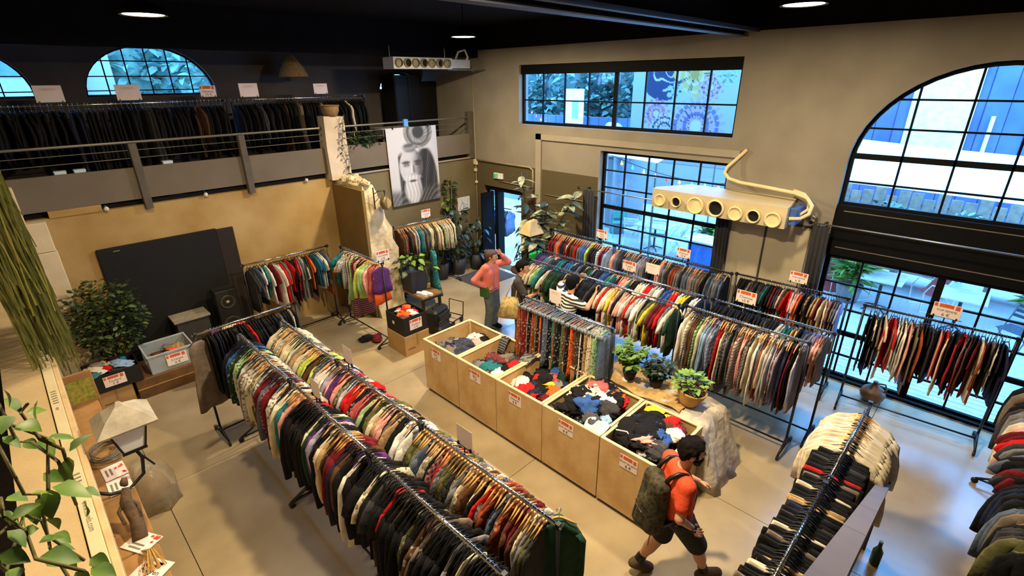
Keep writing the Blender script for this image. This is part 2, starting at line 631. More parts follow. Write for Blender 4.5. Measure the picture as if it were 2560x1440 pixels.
def window(name, loop, cols, rows, f, fw=0.05, bar=0.026, d0=0.0, d1=0.05, thick_rows=(), thick_cols=(), glass=True, top_extra=0.0):
    """loop: outer outline (u,v); cols/rows: positions of the bars; f(u,v,d): point at depth d"""
    w = sroot(name)
    cu = sum(p[0] for p in loop) / len(loop)
    umin, umax = min(p[0] for p in loop), max(p[0] for p in loop)
    vmin, vmax = min(p[1] for p in loop), max(p[1] for p in loop)
    cv = (vmin + vmax) / 2
    inner = [((u - (umin + umax) / 2) * (1 - 2 * fw / (umax - umin)) + (umin + umax) / 2, (v - cv) * (1 - 2 * fw / (vmax - vmin)) + cv) for u, v in loop]
    n = len(loop)
    mb = MB()
    vs = [f(u, v, d) for lp in (loop, inner) for d in (d0, d1) for u, v in lp]
    fs = []
    for i in range(n):
        j = (i + 1) % n
        fs += [(i, j, 2 * n + j, 2 * n + i), (n + i, 3 * n + i, 3 * n + j, n + j), (2 * n + i, 2 * n + j, 3 * n + j, 3 * n + i), (i, n + i, n + j, j)]
    mb.add(vs, fs)
    mb.build('window_frame', FRAME, w)
    dm = (d0 + d1) / 2

    def bar_obj(poly, wd):
        poly = clip_poly(poly, inner)
        if len(poly) >= 3:
            MB().prism(poly, lambda u, v: f(u, v, d0 + 0.008), lambda u, v: f(u, v, d1 - 0.008)).build('muntin', FRAME, w)
    for c in cols:
        h = (bar if c not in thick_cols else 0.09) / 2
        bar_obj([(c - h, vmin), (c + h, vmin), (c + h, vmax), (c - h, vmax)], h)
    for r_ in rows:
        h = (bar if r_ not in thick_rows else 0.08) / 2
        bar_obj([(umin, r_ - h), (umax, r_ - h), (umax, r_ + h), (umin, r_ + h)], h)
    if glass:
        us = [umin] + sorted(cols) + [umax]
        vv = [vmin] + sorted(rows) + [vmax]
        for a in range(len(us) - 1):
            for b in range(len(vv) - 1):
                poly = clip_poly([(us[a], vv[b]), (us[a + 1], vv[b]), (us[a + 1], vv[b + 1]), (us[a], vv[b + 1])], inner)
                if len(poly) >= 3:
                    MB().prism(poly, lambda u, v: f(u, v, dm - 0.002), lambda u, v: f(u, v, dm + 0.002)).build('pane', GLASS, w)
    return w


fr = lambda u, v, d: (8.76 + d, u, v)
w1 = window('window_1', [(3.43, 3.68), (8.31, 3.68), (8.31, 4.91), (3.43, 4.91)], [3.99 + 0.0, 4.60, 5.20, 5.84, 6.48, 7.1, 7.7], [4.19], fr, 0.06, thick_cols=(5.84,))
MB().box(8.7, 8.8, 3.44, 8.30, 4.72, 4.9).build('blind_box', FRAME, w1)
w2 = window('window_2', [(3.42, 0.35), (6.03, 0.35), (6.03, 3.27), (3.42, 3.27)], [3.96, 4.47, 4.99, 5.51], [0.55, 0.96, 1.35, 1.74, 2.13, 2.53, 2.88], fr, 0.06, thick_rows=(2.13,))
arch = arch_loop(AYC, AA, 2.82, AZS, AB)
w3 = window('window_3', arch, [1.12, 0.55, -0.01, -0.58], [3.17, 3.54, 3.93, 4.31], fr, 0.055, thick_rows=(3.54,))
MB().box(8.7, 8.8, AYC - AA, AYC + AA, 2.06, 2.83).build('transom_panel', FRAME, w3)
LINE = mat('pale groove line', (104, 98, 90), 0.6)
for zz in (2.74, 2.18):
    MB().box(8.694, 8.7, AYC - AA + 0.1, AYC + AA - 0.1, zz, zz + 0.014).build('transom_moulding', LINE, w3)
d1 = window('door_1', [(AYC - AA, 0.02), (AYC + AA, 0.02), (AYC + AA, 2.07), (AYC - AA, 2.07)], [1.23, 0.77, 0.29, -0.2, -0.67], [0.42, 0.8, 1.2, 1.61], fr, 0.07, thick_cols=(0.29,), thick_rows=(0.8,))
MB().box(8.68, 8.9, AYC - AA, AYC + AA, 0.0, 0.05).build('threshold', FRAME, d1)
# entrance
d3 = window('door_3', [(9.12, 0.02), (9.57, 0.02), (9.57, 2.13), (9.12, 2.13)], [9.3], [], fr, 0.06)
MB().box(8.7, 8.84, 8.2, 9.57, 2.02, 2.13).build('door_head', FRAME, d3)
MB().box(8.68, 8.9, 9.10, 9.17, 0.02, 2.05).build('door_post', FRAME, d3)
MB().box(8.2, 8.62, 9.17, 9.21, 0.02, 2.03).build('door_leaf', FRAME, d3)
BROWNW = mat('brown door wood', (78, 58, 40), 0.7, 0, 0.2, 8)
for i in range(4):
    MB().rbox(8.58, 8.66, 7.72 + i * 0.12, 7.835 + i * 0.12, 0.02, 2.05, 0.008).build('shutter_plank', BROWNW, d3)
fm = lambda u, v, d: (u, YM + 0.1 + d, v)
for k, xc in ((4, -0.26), (5, 2.52)):
    window('window_%d' % k, arch_loop(xc, 1.06, 4.40, 4.42, 0.86, 20), [xc - 0.7, xc - 0.36, xc - 0.02, xc + 0.32, xc + 0.66], [4.5, 4.74, 5.0], fm, 0.035, 0.018)
window('window_6', arch_loop(8.0, 0.62, 4.38, 4.40, 0.42, 16), [7.9], [4.5], fm, 0.05, 0.02)

# ------------------------------------------------------------------ mezzanine
SLABM = mat('dark slab edge', (34, 32, 30), 0.9)
struct('mezzanine_floor', MB().box(-1.4, 8.65, YB + 0.15, YM, 2.55, ZM), SLABM)
PANEL = mat('grey brown parapet plaster', (106, 97, 86), 0.9, 0, 0.06, 2, 0.2, 60, 0.1)
POSTM = mat('grey post wood', (84, 78, 70), 0.8, 0, 0.12, 6)
par = sroot('mezzanine_parapet')
for a, b in ((-0.05, 1.5), (1.6, 3.1), (3.2, 4.68), (5.13, 6.9), (6.92, 8.6)):
    MB().rbox(a, b, YB - 0.03, YB + 0.03, 2.9, 3.39, 0.008).build('parapet_panel', PANEL, par)
for x in (1.55, 3.15):
    MB().rbox(x - 0.055, x + 0.055, YB - 0.1, YB + 0.02, 2.74, 3.76, 0.01).build('post', POSTM, par)
MB().rbox(8.46, 8.62, YB - 0.05, YB + 0.1, 2.8, 3.9, 0.01).build('post', POSTM, par)
GALV = mat('dull galvanised steel', (120, 118, 110), 0.45, 0.6, 0.1)
for a, b in ((-1.1, 4.68), (5.13, 8.6)):
    MB().tube([(a, YB, 3.77), (b, YB, 3.77)], 0.02, 8).build('handrail', GALV, par)
    for z in (3.65, 3.53):
        MB().tube([(a, YB, z), (b, YB, z)], 0.006, 6).build('cable', GALV, par)
MB().box(0.32, 0.95, YB - 0.02, YB, 2.79, 2.9).build('filler_board', OCHRE, par)
MB().box(5.13, 8.6, YB - 0.04, YB + 0.0, 2.79, 2.82).build('wall_capping', GREYW, par)
# pale pier on the parapet
PIER = mat('whitewashed pier', (196, 180, 160), 0.9, 0, 0.1, 3, 0.3, 20, 0.1)
mb = MB()
mb.rings([[(4.68, YB - 0.16, 2.76), (5.12, YB - 0.16, 2.76), (5.12, YB + 0.15, 2.76), (4.68, YB + 0.15, 2.76)], [(4.67, YB - 0.14, 3.4), (5.11, YB - 0.14, 3.4), (5.11, YB + 0.15, 3.4), (4.67, YB + 0.15, 3.4)], [(4.7, YB - 0.12, 3.99), (5.12, YB - 0.12, 3.97), (5.12, YB + 0.15, 3.97), (4.7, YB + 0.15, 3.99)]])
struct('pier', mb, PIER)
# left pilaster of stone blocks
lp = sroot('pillar')
for x0, x1, z0, z1 in ((-0.6, 0.27, 0, 0.8), (-0.6, 0.27, 0.81, 1.6), (-0.6, 0.27, 1.61, 2.34), (-0.6, 0.26, 2.35, 2.78), (-0.6, 0.05, 2.79, 3.3), (-0.6, 0.0, 3.31, 3.75)):
    MB().rbox(x0, x1, 9.72, 9.9, z0, z1, 0.012).build('stone_block', mat('cream stone block', (204, 188, 156), 0.9, 0, 0.06, 3, 0.2, 40, 0.1), lp)
# buttress
def rock_rings(secs, seed, jit, sub=5):
    """secs: (z, x0, x1, y0, y1) -> rings around with jitter"""
    rnd = random.Random(seed)
    rs = []
    for (z, x0, x1, y0, y1) in secs:
        ring = []
        for (ax, ay), (bx, by) in (((x0, y0), (x1, y0)), ((x1, y0), (x1, y1)), ((x1, y1), (x0, y1)), ((x0, y1), (x0, y0))):
            for k in range(sub):
                t = k / sub
                ring.append((ax + (bx - ax) * t + rnd.uniform(-jit, jit), ay + (by - ay) * t + rnd.uniform(-jit, jit), z + rnd.uniform(-jit, jit)))
        rs.append(ring)
    return rs


bt = sroot('buttress_wall')
secs = [(0, 4.8, 5.45, 8.62, 9.9)]
for i in range(1, 12):
    z = i * 0.23
    xr = 5.42 if z < 1.6 else (5.32 if z < 1.85 else (5.2 if z < 2.45 else 5.12))
    secs.append((z, 4.78, xr, 8.66 + 0.01 * i, 9.9))
secs.append((2.74, 4.8, 5.05, 8.85, 9.9))
MB().rings(rock_rings(secs, 4, 0.018, 7)).build('stone_face', STONE, bt)
MB().box(4.725, 4.785, 8.72, 9.9, 0, 2.68).build('shaded_side', mat('olive shaded side', (118, 96, 58), 0.95, 0, 0.08, 2, 0.2, 40, 0.1), bt)  # olive left side, its shade put into the colour
rnd = random.Random(8)
for i in range(14):
    t = i / 13
    MB().blob((4.86 + rnd.uniform(0, 0.3), 8.85 + t * 0.95, 2.72 + 0.04 * t + rnd.uniform(-0.02, 0.06)), (rnd.uniform(0.07, 0.13), rnd.uniform(0.07, 0.13), rnd.uniform(0.05, 0.1)), i, 10, 7, 0.3).build('rubble_stone', STONE, bt)

# ------------------------------------------------------------------ pendant lamps
LAMPS = [((6.03, 7.07, 5.27), 0.95, 'black dome pendant lamp glowing warm above the back corner'), ((6.15, 1.93, 5.27), 0.46, 'black dome pendant lamp glowing above the pale shirt rack'),
         ((3.1, 2.4, 5.27), 1.15, 'added unseen black dome pendant lamp above the aisle between rails and bins'), ((1.52, 6.92, 5.27), 0.3, 'black dome pendant lamp glowing above the two long shirt rails'), ((-0.3, 3.2, 5.27), 0.2, 'added unseen black dome pendant lamp above the ledge with the cream profile')]  # aisle and ledge lamps are added out of view for extra light
SHADE = mat('black lamp enamel', (20, 20, 22), 0.35, 0.2, 0.05)
INNER = mat('lamp white', (250, 240, 215), 0.5, 0, 0, emit=(255, 226, 170), estr=14)
for (x, y, z), kw, lab in LAMPS:
    t = thing('pendant_lamp', lab, 'lamp', (x, y, z))
    MB().lathe([(0.22, 0.0), (0.215, 0.04), (0.16, 0.1), (0.06, 0.15), (0.035, 0.18)], 24, cap0=False).build('lamp_shade', SHADE, t, True)
    MB().lathe([(0.19, 0.006), (0.14, 0.02), (0.0, 0.022)], 20, cap0=False, cap1=False).build('diffuser', INNER, t, True)
    MB().tube([(0, 0, 0.12), (0, 0, ZC - z)], 0.012, 6).build('stem', SHADE, t)
    ld = bpy.data.lights.new('lamp_glow', 'AREA')
    ld.shape = 'DISK'
    ld.size = 0.3
    ld.energy = LAMP_W * kw
    ld.color = LAMP_COL
    lo = bpy.data.objects.new('lamp_glow', ld)
    COL.objects.link(lo)
    lo.location = (x, y, z - 0.01)
# ------------------------------------------------------------------ garments
def garment_mesh(kind, seed):
    rnd = random.Random(seed * 7 + len(kind))
    n = 14
    spec = {
        'shirt': [(-0.085, 0.05, .6), (-0.11, 0.09, .9), (-0.145, 0.175, 1), (-0.185, 0.212, 1), (-0.3, 0.205, 1), (-0.5, 0.215, 1.05), (-0.74, 0.225, 1)],
        'jacket': [(-0.08, 0.06, .8), (-0.105, 0.1, 1), (-0.14, 0.19, 1.1), (-0.18, 0.225, 1.15), (-0.3, 0.22, 1.1), (-0.5, 0.225, 1.15), (-0.7, 0.22, 1.1)],
        'tee': [(-0.085, 0.07, .6), (-0.11, 0.11, .9), (-0.145, 0.18, 1), (-0.18, 0.205, 1), (-0.3, 0.2, 1), (-0.5, 0.205, 1), (-0.66, 0.21, 1)],
        'top': [(-0.085, 0.07, .6), (-0.11, 0.11, .9), (-0.145, 0.16, 1), (-0.2, 0.17, 1), (-0.3, 0.165, 1), (-0.5, 0.19, 1.1), (-0.62, 0.2, 1.1)],
        'dress': [(-0.085, 0.07, .6), (-0.11, 0.1, .9), (-0.15, 0.15, 1), (-0.22, 0.16, 1), (-0.4, 0.16, 1), (-0.7, 0.2, 1.3), (-1.0, 0.25, 1.4)],
        'skirt': [(-0.095, 0.165, .7), (-0.14, 0.17, .9), (-0.3, 0.185, 1.0), (-0.55, 0.2, 1.1), (-0.75, 0.21, 1.1), (-0.9, 0.22, 1.1)],
        'trousers': [(-0.1, 0.18, .8), (-0.15, 0.185, .9), (-0.35, 0.185, 1.0), (-0.6, 0.17, 1.0), (-0.85, 0.16, 1.0), (-1.0, 0.15, 1.0)],
    }[kind]
    T = 0.0155
    ph = [rnd.uniform(0, 6.28) for _ in range(6)]
    hemk = rnd.uniform(0.9, 1.12)
    mb = MB()
    rs = []
    L0 = spec[-1][0]
    for z, hw, t in spec:
        zz = z if z > -0.25 else -0.25 + (z + 0.25) * hemk
        fr_ = max(0, (-z - 0.15) / 0.6)
        ring = []
        for k in range(n):
            a = 2 * PI * k / n
            cx, sy = math.cos(a), math.sin(a)
            x = hw * math.copysign(abs(cx) ** 0.75, cx)
            y = T * t * math.copysign(abs(sy) ** 0.7, sy)
            y += fr_ * 0.007 * math.sin(x * 26 + ph[0]) + fr_ * 0.006 * math.sin(x * 11 + ph[1])
            x += fr_ * 0.012 * math.sin(z * 9 + ph[2])
            ring.append((x, y, zz + fr_ * 0.012 * math.sin(x * 17 + ph[3])))
        rs.append(ring)
    mb.rings(rs)
    if kind in ('shirt', 'jacket', 'tee'):
        for sx in (-1, 1):
            j = rnd.uniform(-0.02, 0.03)
            if kind == 'tee':
                path = [(0.165, -0.16, .035), (0.215, -0.21, .062), (0.26 + j, -0.28, .07), (0.285 + j, -0.345, .066)]
            else:
                lo = rnd.uniform(0.6, 0.72)
                path = [(0.18, -0.165, .03), (0.222, -0.24, .05), (0.235 + j, -0.38, .05), (0.24 + j * 1.5, -0.52, .045), (0.235 + j * 2, -lo, .036)]
            rr = []
            m_ = 8
            for x, z, w in path:
                ring = []
                for k in range(m_):
                    a = 2 * PI * k / m_
                    px_, py_ = w * math.cos(a), T * 0.95 * math.sin(a)
                    if kind == 'tee':
                        ring.append((sx * (x + px_ * 0.75), py_ * 1.1 + 0.004 * math.sin(z * 40 + ph[4]), z + px_ * 0.55 if False else z - abs(0) + px_ * -0.55 * -1 * 0.6))
                    else:
                        ring.append((sx * (x + px_), py_ + 0.008 * math.sin(z * 14 + ph[4]), z))
                rr.append(ring)
            mb.rings(rr)
    if kind in ('shirt', 'jacket'):   # collar
        mb.tube([(0.055 * math.cos(a), T * 1.1 * math.sin(a), -0.088) for a in [i * 2 * PI / 8 for i in range(9)]], 0.012, 5)
    return mb.mesh(kind, True)


GM = {}


def garment_me(kind, i):
    k = (kind, i % 7)
    if k not in GM:
        GM[k] = garment_mesh(kind, i % 7 + 1)
    return GM[k]


def hanger_mesh(style):
    mb = MB()
    rs = []
    for i in range(13):       # hook
        a = -0.6 + i / 12 * (PI + 0.9)
        rs.append((0.02 * math.cos(a), 0, 0.004 + 0.02 * math.sin(a)))
    hook = [(p[0] * -1, 0, p[2]) for p in rs][::-1]
    mb.tube([(0.0, 0, -0.065), (0.0, 0, -0.03)] + hook[3:], 0.0032, 5)
    nh = len(mb.f)
    if style == 'clip':
        mb.tube([(-0.17, 0, -0.075), (-0.1, 0, -0.066), (0, 0, -0.06), (0.1, 0, -0.066), (0.17, 0, -0.075)], 0.006, 6)
        for sx in (-1, 1):
            mb.box(sx * 0.15 - 0.016, sx * 0.15 + 0.016, -0.014, 0.014, -0.12, -0.065)
    else:
        r_ = 0.009 if style == 'wood' else 0.006
        mb.tube([(-0.135, 0, -0.128), (-0.09, 0, -0.104), (-0.045, 0, -0.078), (-0.02, 0, -0.066), (0, 0, -0.063), (0.02, 0, -0.066), (0.045, 0, -0.078), (0.09, 0, -0.104), (0.135, 0, -0.128)],
                [r_ * .5, r_ * .8, r_, r_, r_, r_, r_, r_ * .8, r_ * .5], 6, flat=1.3)
    me = mb.mesh('hanger', True)
    me.materials.append(CHROME if style != 'blackp' else DARKSTEEL)
    me.materials.append({'wood': WOODH, 'black': BLACKP, 'blackp': BLACKP, 'clip': mat('clear grey plastic', (120, 132, 142), 0.25)}[style])
    for i, p in enumerate(me.polygons):
        p.material_index = 0 if i < nh else 1
    return me


HM = {k: hanger_mesh(k) for k in ('wood', 'black', 'clip', 'blackp')}
KINDNAME = {'shirt': ('shirt', 'shirt'), 'jacket': ('jacket', 'jacket'), 'tee': ('t_shirt', 't-shirt'), 'top': ('top_garment', 'top'), 'dress': ('dress', 'dress'), 'skirt': ('skirt', 'skirt'), 'trousers': ('trousers', 'trousers')}
ROD_Z = 1.62


def hang(kind, tok, loc, rz, label, group, style, sy=1.0, sz=1.0, idx=0, sx=1.0, tilt=0.0, nm=None):
    name, cat = KINDNAME[kind]
    o = obj(nm or name, garment_me(kind, idx), fabric(tok))
    o.location = loc
    o.rotation_euler = (0, tilt, rz)
    o.scale = (sx, sy, sz)
    tag(o, label, cat, group)
    h = bpy.data.objects.new('hanger', HM[style])
    COL.objects.link(h)
    h.parent = o
    h.scale = (1 / sx, 1 / sy, 1 / sz)
    return o


def fill(p0, p1, n, seq, kinds, where, group, seed, styles=('black',), sz=(0.92, 1.08), jit=7, z=ROD_Z, base_rz=None, sx=(0.94, 1.06), th=0.74):
    """hang n garments between p0 and p1 on a rail; seq gives their colours from p0 on"""
    rnd = random.Random(seed)
    p0, p1 = Vector((*p0, z)), Vector((*p1, z))
    d = p1 - p0
    rz = math.atan2(d.y, d.x) - PI / 2
    toks = seq.split()
    sp = d.length / n
    for i in range(n):
        t = (i + 0.5 + rnd.uniform(-0.25, 0.25)) / n
        tok = toks[min(len(toks) - 1, int(i * len(toks) / n))]
        kd = kinds[int(i * len(kinds) / n)] if isinstance(kinds, (list, tuple)) else kinds
        cn = PAL[tok[0]][0] + (' ' + PATN[tok[1]] if len(tok) > 1 else '')
        lab = '%s %s, %s %s' % (cn, KINDNAME[kd][1], ordinal(i + 1), where)
        st = styles[(i // 5 + rnd.randrange(2)) % len(styles)] if len(styles) > 1 else styles[0]
        hang(kd, tok, p0 + d * t, rz + R(rnd.uniform(-jit, jit)), lab, group, st, sp / 0.031 * rnd.uniform(0.85, 1.15) * th, rnd.uniform(*sz), rnd.randrange(7), rnd.uniform(*sx), R(rnd.uniform(-3, 3)))


def rack(p0, p1, label, z=ROD_Z, rod_mat=None, foot=0.26, base=True):
    """chrome rail on two steel posts with wheeled feet"""
    p0, p1 = Vector((*p0, 0)), Vector((*p1, 0))
    d = p1 - p0
    L = d.length
    t = thing('garment_rack', label, 'clothes rack', p0, math.atan2(d.y, d.x), 'wheeled clothes racks')
    MB().tube([(-0.03, 0, z), (L + 0.03, 0, z)], 0.015, 10).build('rail', rod_mat or CHROME, t, True)
    for x in (0.0, L):
        MB().tube([(x, 0, 0.1), (x, 0, z + 0.012)], 0.016, 8).build('post', DARKSTEEL, t, True)
        MB().obox((x, 0, z), (0.034, 0.04, 0.05)).build('clamp', DARKSTEEL, t)
        ft = MB().tube([(x, -foot, 0.07), (x, -foot * 0.5, 0.13), (x, 0, 0.2), (x, foot * 0.5, 0.13), (x, foot, 0.07)], 0.014, 6)
        ft.tube([(x, -foot, 0.07), (x, foot, 0.07)], 0.012, 6)
        fo = ft.build('foot', DARKSTEEL, t, True)
        for s_ in (-1, 1):
            w = MB().lathe([(0.012, -0.014), (0.035, -0.013), (0.035, 0.013), (0.012, 0.014)], 12, M=Matrix.Rotation(PI / 2, 3, 'Y'))
            w.build('wheel', BLACKP, t, True, (x, s_ * foot, 0.037))
    if base:
        MB().tube([(0, 0, 0.12), (L, 0, 0.12)], 0.013, 6).build('base_bar', DARKSTEEL, t, True)
    return t


# ---- rails A and B: the two long parallel rails nearest the stairs
for y0, y1, nm in ((6.62, 4.98, 'back'), (4.96, 3.36, 'middle'), (3.32, 1.66, 'front')):
    rack((1.57, y0), (1.57, y1), 'chrome clothes rack, %s third of the long rail beside the ledge' % nm)
    rack((2.12, y0), (2.12, y1), 'chrome clothes rack, %s third of the long rail facing the bins' % nm)
A1 = "n k z n d~ e v~ d e l l~ h~ e= l~ e~ a~ e g~ l~ u x B u# u l~ w~ c~ u e w m f k k r k k k k k e d p x k e t b k u u n b k p w k"
fill((1.57, 6.5), (1.57, 3.36), 66, A1, 'shirt', 'from the back on the long rail beside the ledge', 'shirts on the long rail beside the ledge', 11, ('black', 'black', 'black', 'wood'), (1.08, 1.38))
A2 = "k k% e~ k k c k k k r k k b~ k k k a~ k k b~ k h k k k k k g k k e k k k n k k"
fill((1.57, 3.3), (1.57, 1.72), 38, A2, ['tee', 'shirt', 'tee', 'top'], 'from the middle joint on the dark rail beside the ledge', 'dark tops on the long rail beside the ledge', 12, ('black',), (1.2, 1.55))
B1 = "e e= t= e l e= t e e v e g e t e e# b# i k b i g# l r w n x f p r f a# l x r r k~ k j u v k a e t f k h t k w l w"
fill((2.12, 6.5), (2.12, 3.4), 68, B1, 'jacket', 'from the back on the long rail facing the bins', 'jackets on the long rail facing the bins', 13, ('black', 'wood', 'black'), (1.0, 1.2))
B2 = "a% a h B n e# k u# r# u# g# a c a# g e% t b e k c# r q n B b~ q~ b u b e g a c"
fill((2.12, 3.32), (2.12, 1.76), 40, B2, 'jacket', 'from the middle joint on the flannel rail facing the bins', 'flannel shirts on the long rail facing the bins', 14, ('wood',), (1.05, 1.18))
hang('jacket', 'd', (2.2, 1.72, ROD_Z + 0.04), R(-48), 'dark green jacket hung facing out on the near end of the flannel rail', None, 'wood', 2.6, 1.2, 2, 0.78)
# ---- rail C: across the back of the two long rails
rack((1.16, 6.92), (2.5, 6.98), 'chrome clothes rack standing across the back of the long rails')
fill((1.26, 6.92), (2.45, 6.97), 32, "k k n k k k c k k r k k n k k k k g k k w k", ['dress', 'tee', 'top'], 'along the rail across the back of the long rails', 'dark clothes on the cross rail', 15, ('black',), (0.85, 1.05))
hang('dress', 'h', (1.17, 6.90, ROD_Z), R(18), 'taupe sleeveless dress hung on the end of the cross rail beside the tie tub', None, 'black', 1.3, 1.0, 3, 0.85)

# ---- rail D: along the window wall
rack((8.0, 6.75), (8.0, 5.14), 'dark clothes rack of bright shirts under the tall window', rod_mat=DARKSTEEL)
rack((8.0, 5.1), (8.0, 2.84), 'dark clothes rack of grey shirts before the cupboard doors', rod_mat=DARKSTEEL)
rack((8.06, 2.78), (8.14, 1.2), 'dark clothes rack of summer tops ending beside the glazed door', rod_mat=DARKSTEEL)
fill((8.0, 6.6), (8.0, 5.16), 26, "u u g o n u v u b r# B B z i c k n w= u p s", 'shirt', 'from the rubber plant on the rack of bright shirts', 'bright shirts under the window', 21, ('wood',))
fill((8.0, 5.06), (8.0, 2.88), 56, "f B c n B g B c x g c k n f B g c q g c B g j g# h k B g B n", 'shirt', 'from the window side on the grey shirt rack', 'grey shirts before the cupboard', 22, ('black', 'black', 'wood'))
fill((8.06, 2.74), (8.13, 1.24), 40, "k k k h c k c c m k u c f d r l f o k t= k t u e j h B x", ['tee', 'tee', 'tee'], 'from the cupboard side on the summer top rack', 'tops by the glazed door', 23, ('black',), (0.85, 1.0))
# ---- rails E and F: two parallel rails in the middle
rack((6.79, 6.06), (6.79, 2.72), 'chrome clothes rack with the t-shirt card in the middle row')
rack((6.79, 2.62), (6.79, 1.04), 'chrome clothes rack with the shirt price card in the middle row')
rack((6.25, 5.76), (6.25, 2.86), 'chrome clothes rack where the striped shopper leans')
rack((6.31, 2.78), (6.31, 1.19), 'chrome clothes rack of pale shirts ending near the stone block')
fill((6.79, 6.0), (6.79, 2.76), 60, "n p m B k n m k z m n B k d m n k z k m n r f m k e w r l w n z r w y k w n", 'tee', 'from the entrance on the t-shirt rack', 't-shirts in the middle row', 31, ('black', 'wood', 'black'), (0.9, 1.0))
fill((6.79, 2.58), (6.79, 1.08), 34, "k k k k k k k k c k k w m t k B x f h", 'tee', 'on the dark rack with the shirt price card', 'dark t-shirts in the middle row', 32, ('black',), (0.95, 1.1))
fill((6.25, 5.7), (6.25, 2.9), 58, "e t k v m k e k d d d k k n z n k n B k n k k c k n e r w y f g k f w r= r l w k a y a u r g w d", 'tee', 'from the entrance on the rack where the striped shopper leans', 't-shirts beside the striped shopper', 33, ('wood', 'black', 'black', 'black'), (0.98, 1.12))
fill((6.31, 2.76), (6.31, 1.22), 46, "w e w= h b v= v e s B x s# r# e c# n# g# h= q l= f h= g= e w B q e l x b~ x n u k l h", 'shirt', 'from the joint on the pale shirt rack', 'pale shirts near the stone block', 34, ('wood', 'black'), (1.15, 1.42))
# ---- rail G: skirts behind the bins
rack((4.97, 4.7), (4.97, 3.12), 'chrome clothes rack of long skirts close behind the bins')
fill((4.97, 4.66), (4.97, 3.16), 36, "q~ b~ u~ t~ k~ q~ a~ k~ o~ n B~ k~ m~ q~ d~ k~ a~ u k~ o~ b~ c~ e~ k~ t~ e~ v~ m~ B B", 'skirt', 'from the entrance on the skirt rack behind the bins', 'long skirts behind the bins', 41, ('clip',), (1.0, 1.25), 5)
# ---- rail H: in front of the glazed door
rack((8.05, 0.97), (8.16, -0.6), 'dark clothes rack standing across the glazed door', rod_mat=DARKSTEEL)
fill((8.06, 0.9), (8.15, -0.55), 46, "k k e h k e r r h w e w f e h q k k c k n f r e k k u r g b k u e q h k e k n", ['tee', 'shirt', 'top', 'shirt', 'tee'], 'from the cupboard side on the rack before the glazed door', 'tops before the glazed door', 51, ('black',), (1.05, 1.45), 14, sx=(0.8, 1.0))
# ---- rail J: beside the sloping parapet
rack((5.39, 0.39), (4.0, 0.39), 'chrome clothes rack of cream sweaters beside the sloping parapet')
rack((3.9, 0.40), (2.3, 0.40), 'chrome clothes rack of black trousers beside the sloping parapet')
fill((5.28, 0.39), (4.55, 0.39), 20, "e w e e w e e e w e e e", 'jacket', 'from the far end on the rack beside the sloping parapet', 'cream sweaters beside the parapet', 61, ('black', 'wood'), (1.0, 1.1), 3, sx=(1.12, 1.2))
fill((4.52, 0.39), (2.4, 0.40), 58, "k k k c k k k r k h k k k e k k k k t k n k k c k k e k k k h k k k k t k e k k k k h k k c k k e k", 'trousers', 'from the sweaters on the trouser rack by the parapet', 'trousers beside the parapet', 62, ('blackp',), (0.9, 1.05), 7, sx=(1.0, 1.25), th=0.6)
# ---- rail K: at the window end
rack((7.3, -0.93), (4.1, -0.93), 'clothes rack opposite the sloping parapet with mixed tops')
fill((7.2, -0.93), (4.3, -0.93), 76, "k h b k c h g e f u r c g B k c u k n k B h k c a k", ['shirt', 'tee', 'shirt'], 'from the door on the rack opposite the parapet', 'tops opposite the parapet', 63, ('black',), (1.0, 1.25), 12)
# ---- rails L, M, N at the back wall
rack((2.54, 9.24), (4.12, 9.24), 'clothes rack of t-shirts against the ochre back wall')
fill((2.6, 9.24), (2.95, 9.24), 7, "c B n w m w", 'tee', 'from the black screen on the rack against the ochre wall', 't-shirts against the ochre wall', 71, ('black',), (0.95, 1.3), 14)
fill((3.0, 9.24), (4.08, 9.24), 24, "u w w r g q r k k u r g l d c o n m z e w m B q", 'tee', 'past the gap on the rack against the ochre wall', 't-shirts against the ochre wall', 72, ('black',), (1.05, 1.45), 16)
rack((4.27, 8.97), (4.29, 7.5), 'clothes rack of women tops in front of the stone buttress')
fill((4.27, 8.92), (4.29, 7.55), 26, "m k l# t~ w h v u= u f= k a i v f o j o p", ['tee', 'dress', 'top', 'shirt', 'top'], 'from the wall on the rack before the buttress', 'women tops before the buttress', 73, ('wood', 'black'), (0.9, 1.25), 14)
rack((5.75, 9.4), (7.3, 9.3), 'clothes rack of patterned shirts under the portrait poster')
fill((5.8, 9.39), (7.26, 9.3), 32, "b h q c b e B l m g h B c e m~ a h e k~ v~ t w= b e k w", 'shirt', 'from the buttress on the rack under the portrait', 'shirts under the portrait', 74, ('wood',), (0.9, 1.0))
# ---- mezzanine rails
MR = [((-0.3, 10.75), (3.3, 10.75)), ((3.4, 10.75), (6.2, 10.8))]
for k, (a, b) in enumerate(MR):
    t = rack(a, b, 'long clothes rack on the mezzanine, ' + ('beside the arched windows' if k == 0 else 'behind the pale pier'), z=1.46, base=True)
    t.location.z = ZM
fill((-0.25, 10.75), (3.25, 10.75), 56, "k k k k k k k k k k n k k k k k k k c k k k k k b k k k", ['shirt', 'dress', 'shirt'], 'along the mezzanine rack beside the arched windows', 'dark clothes on the mezzanine', 81, ('black',), (1.0, 1.25), 12, z=ZM + 1.46)
fill((3.45, 10.75), (6.15, 10.8), 42, "k k k k c k k k k b k k h k k k k t k k k k k e k k k k", ['shirt', 'dress', 'shirt'], 'along the mezzanine rack behind the pale pier', 'dark clothes on the mezzanine', 82, ('black',), (1.0, 1.25), 12, z=ZM + 1.46)

